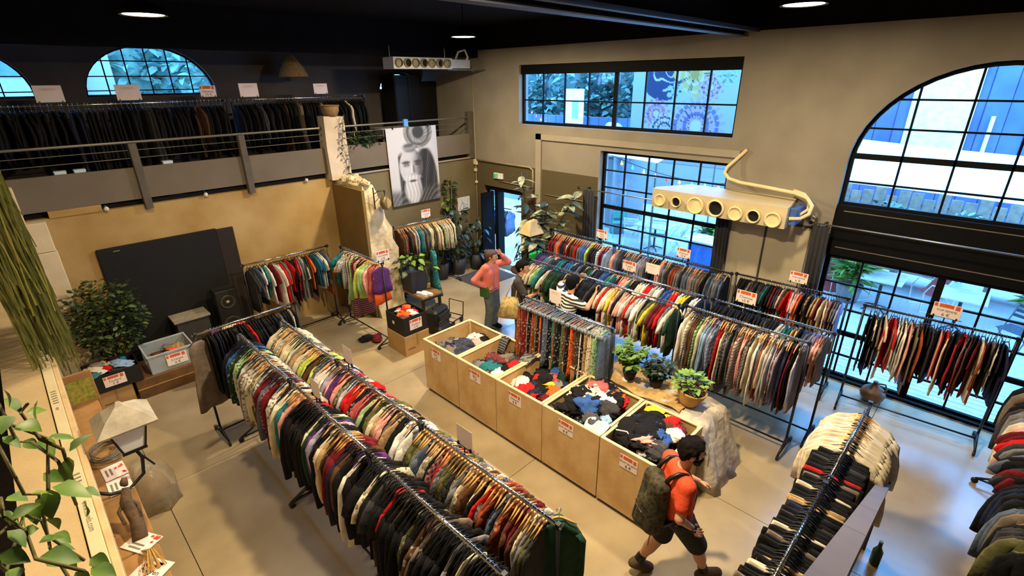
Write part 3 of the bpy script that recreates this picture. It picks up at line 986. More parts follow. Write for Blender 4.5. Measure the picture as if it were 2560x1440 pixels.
# ------------------------------------------------------------------ price cards
def sign(loc, rz, lines, label, w=0.21, h=0.148, stand=True, printed=True, tiltx=0.0, group='price cards'):
    t = thing('price_card', label, 'price card', loc, rz, group)
    t.rotation_euler = (tiltx, 0, rz)
    z0 = 0.06 if stand else 0.0
    MB().rbox(-w / 2, w / 2, -0.003, 0.0, z0, z0 + h, 0.002).build('card', WHITEP, t)
    if printed:
        hb = h * 0.26
        segs = ((-0.47, -0.36), (-0.3, 0.2), (0.26, 0.42))
        for a, b in segs:
            MB().box(w * a, w * b, -0.0042, -0.003, z0 + h - hb - 0.006 - 0.01 * (a > 0), z0 + h - 0.008).build('print_band', ORANGEINK, t)
        k = h / 0.148
        text(lines[0], (0.042 if len(lines[0]) < 9 else 0.031) * k, INK, t, (0, -0.0035, z0 + h * 0.47))
        text(lines[1], 0.046 * k, INK, t, (0, -0.0035, z0 + h * 0.18))
    else:
        MB().box(-w * 0.3, w * 0.3, -0.0036, -0.003, z0 + h * 0.7, z0 + h * 0.85).build('print_band', mat('faint print', (226, 202, 192), 0.6), t)
    if stand:
        MB().tube([(-w * 0.6, 0.004, z0 - 0.004), (w * 0.6, 0.004, z0 - 0.004)], 0.005, 6).build('holder_bar', BLACKP, t)
        for sx in (-1, 1):
            MB().obox((sx * w * 0.4, 0.002, z0 + 0.004), (0.016, 0.022, 0.034)).build('holder_clip', BLACKP, t)
        MB().tube([(0, 0.004, -0.012), (0, 0.004, z0 - 0.004)], 0.008, 6).build('holder_stem', BLACKP, t)
    return t


RZX = -PI / 2      # facing the bins side
ZS = ROD_Z + 0.02
sign((7.98, 5.42, ZS), RZX, ('Polo', '10 €'), 'polo price card above the bright shirts under the window', 0.25, 0.17)
sign((7.98, 3.70, ZS), RZX, ('Chemise', '10 €'), 'shirt price card above the grey shirts before the cupboard', 0.25, 0.17)
sign((8.08, 1.88, ZS), RZX, ('TOP FEMME', '6 €'), 'women top price card above the summer top rack', 0.25, 0.17)
sign((6.77, 4.03, ZS), RZX, ('T-shirt', '6 €'), 't-shirt price card standing on the middle row rail', 0.25, 0.17)
sign((6.79, 3.62, ZS + 0.05), RZX, ('', ''), 'blank backed price card standing behind the t-shirt card', 0.24, 0.17, printed=False)
sign((6.78, 2.16, ZS), RZX, ('Chemise', '10 €'), 'shirt price card above the dark t-shirts of the middle row', 0.27, 0.18)
sign((4.96, 4.08, ZS), RZX, ('', ''), 'blank backed price card on the skirt rack before the striped shopper', 0.21, 0.2, printed=False)
sign((8.08, 0.12, ZS), RZX, ('TOP FEMME', '6 €'), 'women top price card on the rack before the glazed door', 0.29, 0.19)
sign((4.3, 7.46, ZS), 0.0, ('TOP FEMME', '6 €'), 'women top price card on the rack before the buttress', 0.25, 0.18)
sign((6.6, 9.33, ZS), 0.0, ('Chemise', '10 €'), 'shirt price card standing under the portrait poster', 0.25, 0.19)
sign((2.14, 4.72, ZS), PI / 2, ('', ''), 'reversed price card on the rail facing the bins, back part', 0.2, 0.2, printed=False)
sign((1.59, 4.35, ZS), PI / 2, ('', ''), 'reversed price card on the long rail beside the ledge', 0.2, 0.2, printed=False)
sign((2.14, 2.72, ZS), PI / 2, ('', ''), 'reversed price card on the flannel rail facing the bins', 0.2, 0.2, printed=False)
ZMS = ZM + 1.47
sign((3.05, 10.74, ZMS), 0.0, ('Navette', '10 €'), 'price card in front of the arched mezzanine window', 0.26, 0.19)
for x, l in ((0.85, 'beside the hanging moss'), (1.85, 'low in the middle of the arched window'), (3.75, 'past the arched window')):
    sign((x, 10.72, ZMS - 0.02), 0.0, ('', ''), 'blank grey price card on the mezzanine rail ' + l, 0.34, 0.24, printed=False)
sign((5.2, 10.76, ZMS), 0.0, ('', ''), 'blank white price card on the mezzanine rail by the plant basket', 0.3, 0.2, printed=False)

# ------------------------------------------------------------------ plywood bins with clothes
BX0, BX1 = 3.87, 4.83
BYS = [5.81, 4.99, 4.18, 3.35, 2.49, 1.74]
BH = 0.91
ordn_ = ['first', 'second', 'third', 'fourth', 'fifth']
binlab = ['plywood bin of scarves at the entrance end of the row', 'plywood bin of caps second from the entrance end', 'plywood bin of red and black caps in the middle of the row',
          'plywood sports shorts bin with a white garment on its rim', 'plywood sports shorts bin at the stairs end of the row']
bintxt = [('BAC', '2 €'), ('BAC', '2 €'), ('Casquette', '8 €'), ('Short de sport', '8 €'), ('Short de sport', '8 €')]
WHEELM = BLACKP
for k in range(5):
    y1, y0 = BYS[k] - 0.006, BYS[k + 1] + 0.006
    t = thing('plywood_bin', binlab[k], 'bin', (BX0, y0, 0), 0, 'plywood bins in a row')
    W, D = BX1 - BX0, y1 - y0
    th = 0.022
    zb = 0.05
    MB().box(0, th, 0, D, zb, BH).build('front_panel', PLY, t)
    MB().box(W - th, W, 0, D, zb, BH).build('back_panel', PLY, t)
    MB().box(th, W - th, 0, th, zb, BH).build('side_panel', PLY, t)
    MB().box(th, W - th, D - th, D, zb, BH).build('side_panel', PLY, t)
    MB().box(th, W - th, th, D - th, zb, zb + 0.03).build('bottom_panel', PLY, t)
    rim = [(0, th + 0.012, 0, D), (W - th - 0.012, W, 0, D)]
    for a, b, c, d_ in rim:
        MB().box(a - 0.001, b, c, d_, BH, BH + 0.014).build('rim_batten', PLYEDGE, t)
    for c, d_ in ((0, th + 0.012), (D - th - 0.012, D)):
        MB().box(th + 0.012, W - th - 0.012, c, d_, BH, BH + 0.014).build('rim_batten', PLYEDGE, t)
    for cx in (th, W - th - 0.03):
        for cy in (th, D - th - 0.03):
            MB().box(cx, cx + 0.03, cy, cy + 0.03, 0.1, BH).build('corner_post', PLYEDGE, t)
    MB().box(0.03, W - 0.03, 0.02, D - 0.02, 0.0, zb).build('plinth', BLACKP, t)
    py = {0: 0.55, 1: 0.45, 2: 0.5, 3: 0.5, 4: 0.42}[k] * D
    sign((BX0 - 0.001, y0 + py + 0.05, 0.69 if k else 0.68), RZX, bintxt[k], '%s price card on the %s bin counted from the entrance' % (bintxt[k][0].lower() if k > 1 else 'two euro', ordn_[k]), 0.22, 0.17, False)

PILEM = []
for i in range(12):
    PILEM.append(MB().blob((0, 0, 0), (1, 1, 0.55), 50 + i, 26, 16, 0.34, 2.6).mesh('crumpled', True))
piles = [
    (0.22, ["k", "e~", "f", "w~", "n", "k=", "h", "c", "z", "k", "e=", "w", "k", "c~", "n~", "h"], 'scarf', 'scarves in the first bin', (0.13, 0.22)),
    (0.25, ["k", "c", "r", "u~", "w", "k=", "k", "m", "h~", "b", "k", "c", "g", "r", "u~", "k~"], 'cap', 'caps in the second bin', (0.11, 0.18)),
    (0.20, ["r", "r", "k", "o", "u", "k", "n", "k", "r", "c", "j", "k", "y", "n", "k", "r", "w", "k", "u", "g", "k", "d", "r", "n", "z"], 'cap', 'caps in the third bin', (0.1, 0.16)),
    (0.12, ["k", "k~", "c", "k", "n", "k", "r", "w", "s", "j", "k", "c~", "n", "k", "o", "z", "k", "l", "k", "e", "k", "w", "k"], 'sports shorts', 'shorts in the fourth bin', (0.11, 0.2)),
    (0.14, ["k", "n", "c~", "k", "z", "g", "k", "u~", "y", "w", "k", "g", "r", "k", "n", "l", "k", "z", "c", "k", "f", "k", "b"], 'sports shorts', 'shorts in the fifth bin', (0.11, 0.2)),
]
rnd = random.Random(99)
ordn = ['first', 'second', 'third', 'fourth', 'fifth']
for k, (depth, cols, cat, grp, (s0, s1)) in enumerate(piles):
    y1, y0 = BYS[k], BYS[k + 1]
    placed = []
    cnt = {}
    n = len(cols)
    MB().box(BX0 + 0.03, BX1 - 0.03, y0 + 0.035, y1 - 0.035, 0.09, BH - depth - 0.14).build('packed_clothes', fabric('k~')).update() if False else None
    fillm = MB().blob(((BX0 + BX1) / 2, (y0 + y1) / 2, BH - depth - 0.22), (0.45, 0.38, 0.30), 200 + k, 26, 14, 0.14)
    fo = fillm.build('packed_clothes', fabric('k~' if k != 0 else 'c~'), None, True)
    tag(fo, 'compressed dark clothes at the bottom of the %s bin from the entrance' % ordn[k], 'clothes', None, 'stuff')
    for i, tok in enumerate(cols):
        s_ = rnd.uniform(s0, s1)
        for tr in range(30):
            x = rnd.uniform(BX0 + 0.05 + s_ * 0.8, BX1 - 0.05 - s_ * 0.8)
            y = rnd.uniform(y0 + 0.05 + s_ * 0.8, y1 - 0.05 - s_ * 0.8)
            if all((x - a) ** 2 + (y - b) ** 2 > (0.62 * (s_ + c)) ** 2 for a, b, c in placed):
                break
        placed.append((x, y, s_ * 0.8))
        dx, dy = (x - (BX0 + BX1) / 2) / 0.48, (y - (y0 + y1) / 2) / 0.41
        z = BH - depth + 0.07 - 0.13 * (dx * dx + dy * dy) * 0.7 + (0.05 if k > 2 else 0) + rnd.uniform(0, 0.03) + (i / n) * 0.04
        o = obj({'scarf': 'scarf', 'cap': 'cap', 'sports shorts': 'sports_shorts'}[cat], PILEM[rnd.randrange(12)], fabric(tok))
        o.location = (x, y, z)
        o.scale = (s_, s_ * rnd.uniform(0.75, 1.1), s_ * rnd.uniform(0.6, 0.9))
        o.rotation_euler = (rnd.uniform(-0.4, 0.4), rnd.uniform(-0.4, 0.4), rnd.uniform(0, 6.28))
        cn = PAL[tok[0]][0] + (' patterned' if len(tok) > 1 else '')
        cnt[cn] = cnt.get(cn, 0) + 1
        num = '' if cnt[cn] == 1 else ordinal(cnt[cn]) + ' '
        along = 'entrance side' if dy > 0.25 else ('stairs side' if dy < -0.25 else 'midway')
        acr = 'at front' if dx < -0.25 else ('at rear' if dx > 0.25 else 'at centre')
        tag(o, '%scrumpled %s %s in the %s bin, %s %s' % (num, cn, cat, ordn[k], along, acr), cat, grp)
# garments draped over the rims
def drape(name, tok, label, cat, x0, x1, y, w, ztop, drop0, drop1):
    mb = MB()
    def fn(u, v):
        s_ = u * 2 - 1
        x = x0 + (x1 - x0) * u
        z = ztop - (drop0 * max(0, -s_) ** 1.6 + drop1 * max(0, s_) ** 1.6) + 0.014 * math.sin(v * 13 + u * 4)
        return (x, y + (v - 0.5) * w * (1 + 0.15 * math.sin(u * 5)), z)
    mb.grid(fn, 12, 10)
    o = mb.build(name, fabric(tok), None, True)
    sm = o.modifiers.new('thick', 'SOLIDIFY')
    sm.thickness = 0.008
    return tag(o, label, cat)


drape('sports_shirt', 'w', 'white sports garment draped over the front rim of the fourth bin', 'clothes', 3.9, 4.2, 2.62, 0.24, 0.95, 0.05, 0.1)
drape('scarf', 'c=', 'grey dotted scarf draped over the rear rim of the second bin', 'scarf', 4.62, 4.87, 4.86, 0.13, 0.95, 0.22, 0.1)
drape('scarf', 'g=', 'grey striped scarf hung over the panel between second and third bins', 'scarf', 4.42, 4.72, 4.2, 0.16, 0.96, 0.06, 0.06)
drape('sports_shirt', 'y', 'yellow sports garment lying over the rear rim of the fifth bin', 'clothes', 4.55, 4.85, 2.28, 0.2, 0.94, 0.14, 0.04)
sp_ = drape('sports_shirt', 'k', 'black sports garment with white piping spread in the fifth bin', 'clothes', 4.05, 4.55, 2.2, 0.46, 0.97, 0.16, 0.1)
for k, pts in enumerate(([(4.08, 2.42), (4.12, 2.3), (4.06, 2.2), (4.09, 2.12)], [(4.3, 2.12), (4.22, 2.04), (4.24, 1.99), (4.33, 2.06), (4.5, 2.04)])):
    MB().tube([(x, y, 0.925 + 0.05 * (1 - ((x - 4.3) / 0.25) ** 2)) for x, y in pts], 0.008, 6).build('piping', fabric('w'), sp_, True)
# ------------------------------------------------------------------ wall fittings
def printed_grid(name, fn, nu, nv, place, mt, parent=None, thick=0.004, nrm=(0, 1, 0)):
    """flat print: nu x nv grid with a colour per vertex; place(u,v) is the point on its face, nrm points behind it"""
    mb = MB()
    mb.grid(lambda u, v: place(u, v), nu, nv)
    nfront = len(mb.v)
    cs = [place(0, 0), place(1, 0), place(1, 1), place(0, 1)]
    mb.rings([[Vector(c) + Vector(nrm) * 0.0005 for c in cs], [Vector(c) + Vector(nrm) * thick for c in cs]])
    me = mb.mesh(name)
    at = me.color_attributes.new('print', 'FLOAT_COLOR', 'POINT')
    data = []
    for j in range(nv + 1):
        for i in range(nu + 1):
            data += [*fn(i / nu, j / nv), 1.0]
    data += [0.6, 0.6, 0.6, 1.0] * (len(mb.v) - nfront)
    at.data.foreach_set('color', data)
    return obj(name, me, mt, parent)


def sstep(a, b, x):
    t = min(1, max(0, (x - a) / (b - a)))
    return t * t * (3 - 2 * t)


def ell(u, v, cu, cv, ru, rv, soft=0.15):
    d = math.hypot((u - cu) / ru, (v - cv) / rv)
    return 1 - sstep(1 - soft, 1 + soft, d)


def portrait(u, v):
    g = 0.50 + 0.06 * math.sin(u * 3)
    wv = (math.sin(u * 150 + 9 * math.sin(v * 5) + 4 * math.sin(v * 17)) * 0.5 + 0.5) * (0.5 + 0.5 * math.sin(u * 37 + v * 9))
    wv2 = math.sin(v * 70 + u * 40 + 5 * math.sin(u * 9)) * 0.5 + 0.5
    # hair falling either side
    side = max(sstep(0.16, 0.2, u) * (1 - sstep(0.30, 0.36, u)) * sstep(0.28, 0.36, v - abs(u - 0.25) * 0.4), ell(u, v, 0.72, 0.72, 0.24, 0.46, 0.1) * sstep(0.26, 0.3, v))
    g = g * (1 - side) + side * (0.03 + 0.09 * wv ** 2)
    low = sstep(0.78, 0.9, v + 0.1 * abs(u - 0.45))
    g = g * (1 - low * 0.85) + low * 0.85 * (0.04 + 0.10 * wv2)
    # face
    f = ell(u, v, 0.43, 0.50, 0.235, 0.235, 0.08)
    tone = 0.48 - 0.55 * max(0, u - 0.42) / 0.25 + 0.03 * wv2
    tone = max(0.10, tone)
    g = g * (1 - f) + f * tone
    for cu, cv, ru, rv, val, am in ((0.33, 0.445, 0.085, 0.022, 0.05, .9), (0.57, 0.445, 0.085, 0.022, 0.05, .9), (0.335, 0.48, 0.06, 0.02, 0.08, .85), (0.335, 0.482, 0.02, 0.012, 0.3, .8), (0.565, 0.48, 0.06, 0.02, 0.05, .85),
                                    (0.43, 0.53, 0.022, 0.09, 0.6, .8), (0.475, 0.55, 0.022, 0.07, 0.08, .7), (0.44, 0.615, 0.05, 0.016, 0.10, .8), (0.34, 0.57, 0.06, 0.05, 0.55, .5), (0.40, 0.36, 0.12, 0.05, 0.5, .5)):
        k = ell(u, v, cu, cv, ru, rv, 0.5) * am
        g = g * (1 - k) + k * val
    # beard and moustache
    b = max(ell(u, v, 0.44, 0.80, 0.175, 0.20, 0.2), ell(u, v, 0.44, 0.655, 0.17, 0.04, 0.4))
    wb_ = math.sin(u * 90 + 5 * math.sin(v * 12) + v * 30) * 0.5 + 0.5
    g = g * (1 - b * .95) + b * .95 * (0.56 - 0.45 * max(0, u - 0.5) / 0.2 + 0.2 * (wb_ - 0.5))
    k = ell(u, v, 0.44, 0.695, 0.075, 0.016, 0.5)
    g = g * (1 - k) + k * 0.08
    # coiled hair on top
    d = math.hypot((u - 0.62) / 0.28, (v - 0.07) / 0.2)
    a = math.atan2((v - 0.07) / 0.2, (u - 0.62) / 0.28)
    k = 1 - sstep(1.0, 1.08, d)
    rope = 0.07 + 0.26 * abs(math.sin(d * 7.5 + 0.5)) * (0.75 + 0.25 * math.sin(a * 9 + d * 16 + 3 * math.sin(a * 3.3))) if d > 0.36 else 0.05
    g = g * (1 - k) + k * rope
    k = ell(u, v, 0.42, 0.255, 0.13, 0.06, 0.35)
    g = g * (1 - k) + k * (0.10 + 0.16 * wv2)
    g += 0.03 * math.sin(u * 211 + v * 97) * math.sin(v * 173)
    g = max(0.015, min(0.7, g))
    return (g * 0.96, g * 0.97, g * 1.03)


post = thing('portrait_poster', 'large grey portrait poster of a bearded long-haired man on the mezzanine parapet', 'poster', (6.75, YB - 0.05, 1.95))
printed_grid('print_sheet', portrait, 120, 150, lambda u, v: (-0.68 + 1.35 * u + 0.02 * v, -0.02 - 0.0 * v, 1.71 - 1.71 * v), attr_mat('poster ink'), post)
for x in (-0.5, 0.45):
    MB().obox((x, -0.02, 1.71), (0.03, 0.03, 0.05)).build('clip', BLACKP, post)

# projection screen / black board on the ochre wall
bd = thing('black_board', 'large matt black board standing against the ochre back wall', 'board', (1.7, YB - 0.03, 0))
SCREENM = mat('matt black board', (10, 9, 9), 0.8, 0, 0.2)
MB().rbox(-1.0, 0.72, -0.03, 0.02, 0.2, 2.21, 0.008).build('board_panel', SCREENM, bd)
MB().rbox(0.72, 1.0, -0.02, 0.02, 0.25, 2.19, 0.008).build('side_panel', mat('dark brown board', (34, 26, 20), 0.8), bd)
MB().obox((-0.75, -0.04, 2.15), (0.09, 0.012, 0.02)).build('hook_plate', GALV, bd)

# clock on bracket
ck = thing('bracket_clock', 'small round station clock on a wrought bracket fixed to the buttress', 'clock', (5.12, 8.55, 2.42))
BRASS = mat('aged brass', (120, 104, 70), 0.4, 0.5, 0.2)
MB().lathe([(0.02, -0.05), (0.12, -0.05), (0.14, -0.035), (0.14, 0.035), (0.12, 0.05), (0.02, 0.05)], 28, M=Matrix.Rotation(PI / 2, 3, 'X') @ Matrix.Rotation(R(35), 3, 'Y')).build('clock_case', BRASS, ck, True)
MB().lathe([(0.0, -0.052), (0.115, -0.052)], 28, M=Matrix.Rotation(R(-35), 3, 'Z') @ Matrix.Rotation(-PI / 2, 3, 'X'), cap0=False, cap1=False).build('clock_face', mat('aged clock face', (176, 160, 120), 0.5), ck)
MB().tube([(0, 0, 0.14), (0, 0, 0.2), (-0.02, 0.02, 0.23), (-0.1, 0.06, 0.23), (-0.17, 0.1, 0.18)], 0.008, 6).build('bracket_arm', BLACK, ck, True)
MB().tube([(-0.17, 0.12, 0.3), (-0.17, 0.12, -0.12)], 0.012, 6).build('bracket_plate', BLACK, ck)
MB().tube([(-0.17, 0.1, 0.02), (-0.1, 0.06, 0.1), (-0.12, 0.07, 0.18)], 0.006, 6).build('scroll', BLACK, ck, True)
MB().lathe([(0.012, 0), (0.018, 0.02), (0.0, 0.06)], 8, c=(0, 0, 0.2)).build('finial', BLACK, ck)

# exit sign and electrical fittings
ex = thing('exit_sign', 'small green and white emergency exit sign above the entrance', 'sign', (XR - 0.03, 9.0, 2.36))
MB().rbox(-0.03, 0.03, -0.15, 0.15, 0, 0.13, 0.008).build('sign_body', mat('exit sign white', (225, 230, 225), 0.5), ex)
MB().box(-0.033, -0.03, 0.0, 0.13, 0.015, 0.115).build('green_field', mat('exit sign green', (20, 140, 80), 0.5, emit=(30, 170, 90), estr=0.5), ex)
MB().prism([(0.03, 0.03), (0.07, 0.03), (0.055, 0.065), (0.085, 0.1), (0.06, 0.105), (0.03, 0.07)], lambda u, v: (-0.034, u, v), lambda u, v: (-0.0335, u, v)).build('running_figure', WHITEP, ex)
JB = mat('cream plastic', (206, 196, 168), 0.5)
for (y, z, s_, l) in ((9.83, 2.62, 0.13, 'large cream junction box in the corner above the conduit'), (9.84, 2.45, 0.07, 'small cream switch box under the junction box'), (9.82, 2.15, 0.06, 'small cream switch box by the entrance frame')):
    b = thing('junction_box', l, 'junction box', (XR - 0.03, y, z))
    MB().rbox(-0.035, 0.03, -s_ * 0.42, s_ * 0.42, 0, s_, 0.008).build('box_body', JB, b)
    MB().rbox(-0.04, -0.035, -s_ * 0.36, s_ * 0.36, s_ * 0.1, s_ * 0.9, 0.001).build('box_lid', JB, b)
PIPEM = mat('painted conduit', (150, 138, 112), 0.5, 0, 0.1)
tag(MB().tube([(XR - 0.02, 9.84, 0.1), (XR - 0.02, 9.84, 4.9)], 0.014, 6).build('conduit', PIPEM, None, True), 'vertical conduit pipe running up the corner beside the entrance', 'conduit')
tag(MB().tube([(XR - 0.03, 9.8, 2.74), (XR - 0.03, 7.95, 2.74), (XR - 0.03, 7.85, 2.68), (XR - 0.03, 7.84, 2.2)], 0.022, 8).build('conduit', PIPEM, None, True), 'horizontal conduit pipe along the top of the olive band', 'conduit')
tag(MB().tube([(XR - 0.02, 9.0, 2.3), (XR - 0.02, 7.9, 2.28)], 0.012, 6).build('conduit', PIPEM, None, True), 'thin conduit pipe running under the exit sign', 'conduit')
tag(MB().tube([(XR - 0.02, 7.5, 2.18), (XR - 0.02, 6.2, 2.18)], 0.008, 6).build('cable', PIPEM, None, True), 'thin pale cable clipped on the olive wall behind the rubber plant', 'cable')
nb = thing('notice_board', 'white paper map pinned in the corner beside the entrance', 'notice', (8.2, YB - 0.02, 1.5))
MB().rbox(-0.2, 0.2, -0.012, 0.01, 0, 0.34, 0.004).build('sheet', mat('white paper', (205, 208, 212), 0.7, 0, 0.1, 14), nb)
for p in ([(-0.15, .05), (-0.05, .2), (0.1, .12), (0.16, .28)], [(-0.1, .3), (0.0, .1), (0.12, .05)]):
    MB().tube([(x, -0.014, z) for x, z in p], 0.005, 4).build('map_line', mat('grey ink', (96, 102, 112)), nb)

# air distribution units
UNITM = mat('beige duct enamel', (196, 182, 146), 0.45, 0.1, 0.05, 3)
NOZM = mat('cream nozzle', (222, 204, 156), 0.5, 0, 0.05)
HOLE = mat('nozzle dark', (8, 8, 9), 0.9)
ac = thing('air_handling_unit', 'long beige air duct unit with seven round nozzles between window and arch', 'air unit', (8.0, 3.3, 2.5))
fr0 = [(0, 1.12, 0), (0, -1.1, 0), (0, -1.1, 0.32), (0, 1.12, 0.32)]
fr1 = [(0.12, 1.12, 0.0), (0.12, -1.1, 0.0), (0.12, -1.1, 0.33), (0.12, 1.12, 0.33)]
fr2 = [(0.64, 0.72, 0.02), (0.64, -1.02, 0.02), (0.64, -1.02, 0.35), (0.64, 0.72, 0.35)]
MB().rings([fr0, fr1, fr2]).build('unit_body', UNITM, ac)
for k, (px, py, rr) in enumerate(((1650, 500, .085), (1690, 505, .075), (1738, 514, .115), (1788, 521, .115), (1838, 534, .092), (1883, 541, .086), (1932, 550, .095))):
    rr *= 1.25
    p = on_x(px, py, 7.97) - Vector((8.0, 3.3, 2.5))
    nz = MB().lathe([(rr * 0.82, 0.0), (rr, 0.0), (rr, 0.05), (rr * 0.86, 0.06), (rr * 0.8, 0.05), (rr * 0.78, 0.0)], 22, M=Matrix.Rotation(-PI / 2, 3, 'Y'), c=(0, p.y, p.z), cap0=False, cap1=False).build('nozzle', NOZM, ac, True)
    MB().lathe([(0, 0.0), (rr * 0.8, 0.0)], 22, M=Matrix.Rotation(-PI / 2, 3, 'Y'), c=(-0.008 if k % 2 else -0.03, p.y, p.z), cap0=False, cap1=False).build('nozzle_core', HOLE if k % 2 else NOZM, nz)
MB().rbox(0.12, 0.5, -1.2, -1.1, 0.05, 0.3, 0.01).build('end_cover', mat('blue enamel', (60, 96, 160), 0.5), ac)
tag(MB().tube([on_x(1868, 374, 8.62), on_x(1845, 395, 8.6), on_x(1818, 418, 8.5), on_x(1812, 432, 8.45), on_x(1822, 446, 8.4), on_x(1850, 456, 8.38), on_x(1915, 468, 8.36), on_x(1985, 482, 8.34), on_x(2018, 495, 8.3), on_x(2030, 515, 8.25), on_x(2022, 536, 8.2), on_x(2000, 547, 8.15), on_x(1972, 547, 8.1)], 0.028, 10).build('insulated_pipe', mat('cream pipe lagging', (216, 196, 150), 0.7, 0, 0.06), None, True),
    'cream insulated pipe curving from the moulding into the air duct unit', 'pipe')
tag(MB().tube([on_x(1985, 476, 8.5), on_x(2012, 486, 8.45), on_x(2024, 503, 8.4), on_x(2020, 524, 8.35), on_x(1998, 538, 8.3), on_x(1978, 540, 8.25)], 0.024, 10).build('insulated_pipe', mat('cream pipe lagging', (216, 196, 150)), None, True), 'shorter cream insulated pipe bent above the duct unit end', 'pipe')
tag(MB().tube([(8.62, 2.0, 2.62), (8.62, 1.95, 2.6), (8.62, 1.93, 2.2)], 0.02, 6).build('duct_bracket', GALV, None), 'grey metal bracket strip on the wall beside the duct unit', 'bracket')
a2 = thing('air_handling_unit', 'pale air duct unit with a row of nozzles hung over the mezzanine corner', 'air unit', (6.84, 9.3, 4.84))
MB().rbox(-0.75, 0.75, 0, 0.4, 0, 0.22, 0.01).build('unit_body', mat('pale duct enamel', (176, 178, 176), 0.45), a2)
for k in range(7):
    rr = 0.085
    x = -0.64 + k * 0.205
    nz = MB().lathe([(rr * .8, 0), (rr, 0), (rr, 0.05), (rr * .8, 0.06)], 18, M=Matrix.Rotation(PI / 2, 3, 'X'), c=(x, 0.0, 0.11), cap0=False, cap1=False).build('nozzle', mat('dull nozzle', (130, 120, 92), 0.5), a2, True)
    MB().lathe([(0, 0.0), (rr * .8, 0.0)], 18, M=Matrix.Rotation(PI / 2, 3, 'X'), c=(x, -0.02, 0.11), cap0=False, cap1=False).build('nozzle_core', HOLE if k % 2 else mat('dull nozzle', (130, 120, 92)), nz)
MB().rbox(0.75, 1.35, 0.1, 0.35, 0.02, 0.2, 0.01).build('connection_box', mat('pale duct enamel', (176, 178, 176)), a2)
MB().tube([(1.0, 0.2, 0.2), (1.05, 0.15, 0.36), (1.2, 0.1, 0.4), (1.28, 0.1, 0.25), (1.2, 0.15, 0.1)], 0.025, 8).build('insulated_pipe', mat('pale lagging', (190, 186, 172)), a2, True)
MB().tube([(-0.7, 0.2, 0.22), (-0.7, 0.2, 0.43)], 0.01, 6).build('hanger_rod', GALV, a2)
MB().tube([(0.7, 0.2, 0.22), (0.7, 0.2, 0.43)], 0.01, 6).build('hanger_rod', GALV, a2)
MB().box(0.7, 1.81, 0.1, 0.3, -0.02, 0.0).build('support_shelf', GALV, a2)

# curtains and rods
CURT = mat('dark grey curtain', (44, 44, 50), 0.9, 0, 0.1, 5)
def curtain(y0, y1, z1, label, x=8.48):
    mb = MB()
    n = 22
    rs = []
    for z in (0.06, 0.8, 1.6, z1):
        k = 1.0 if z < z1 else 0.75
        ring = [(x + 0.035 * math.sin(i / n * PI * 7) * k, y0 + (y1 - y0) * i / n + 0.01 * math.sin(z * 3), z) for i in range(n + 1)]
        ring += [(p[0] + 0.02, p[1], p[2]) for p in reversed(ring)]
        rs.append(ring)
    mb.rings(rs)
    o = mb.build('curtain', CURT, None, True)
    tag(o, label, 'curtain', 'dark grey curtains')
    for i in range(5):
        y = y0 + (y1 - y0) * (i + 0.5) / 5
        MB().tube([(x + 0.02 * math.cos(a), y, z1 + 0.02 + 0.02 * math.sin(a)) for a in [j * PI / 4 for j in range(9)]], 0.003, 4).build('ring', GALV, o)


curtain(6.02, 6.28, 2.46, 'dark grey curtain gathered beside the rubber plant')
curtain(3.2, 3.42, 2.46, 'dark grey curtain gathered between tall window and cupboard doors')
curtain(1.70, 1.93, 2.52, 'dark grey curtain gathered beside the glazed door')
for a, b, z, l in ((6.42, 3.1, 2.49, 'slim grey curtain rod across the tall window'), (1.98, -1.6, 2.55, 'slim grey curtain rod across the black transom above the glazed door')):
    rd = thing('curtain_rod', l, 'curtain rod', (8.49, a, z))
    MB().tube([(0, 0, 0), (0, b - a, 0)], 0.013, 8).build('rod', mat('brushed rod steel', (150, 146, 140), 0.35, 0.8), rd, True)
    MB().lathe([(0, -0.03), (0.025, -0.02), (0.03, 0), (0.02, 0.025), (0, 0.03)], 10, cap0=False, cap1=False).build('finial', BLACK, rd, True)
    MB().box(0, 0.16, -0.2, -0.17, -0.012, 0.012).build('rod_bracket', BLACK, rd)
    MB().box(0, 0.16, b - a + 0.17, b - a + 0.2, -0.012, 0.012).build('rod_bracket', BLACK, rd)

# ------------------------------------------------------------------ boxes and benches at the back
CARD = mat('brown cardboard', (170, 134, 84), 0.85, 0, 0.08, 5)
CARDD = mat('cardboard tape', (150, 116, 70), 0.6)


def carton(loc, w, d, h, label, rz=0):
    t = thing('cardboard_box', label, 'box', loc, rz)
    MB().rbox(0, w, 0, d, 0, h, 0.006).build('carton_body', CARD, t)
    MB().box(w * 0.46, w * 0.54, -0.002, 0, h * 0.4, h).build('tape_strip', CARDD, t)
    MB().box(w * 0.1, w * 0.4, -0.0015, 0, h * 0.3, h * 0.36).build('printed_line', mat('carton print', (110, 80, 50)), t)
    MB().box(0, w, d * 0.49, d * 0.51, h, h + 0.001).build('lid_seam', CARDD, t)
    return t


def crate(loc, w, d, h, mt, label, name='storage_box', th=0.012, rim=None):
    t = thing(name, label, 'box', loc)
    for nm, a in (('side_panel', (0, th, 0, d)), ('side_panel', (w - th, w, 0, d)), ('front_panel', (th, w - th, 0, th)), ('back_panel', (th, w - th, d - th, d))):
        MB().box(*a, 0, h).build(nm, mt, t)
    MB().box(th, w - th, th, d - th, 0, th).build('bottom_panel', mt, t)
    if rim:
        for a in ((-0.015, w + 0.015, -0.015, th), (-0.015, w + 0.015, d - th, d + 0.015), (-0.015, th, th, d - th), (w - th, w + 0.015, th, d - th)):
            MB().box(*a, h, h + 0.02).build('rim', rim, t)
    return t


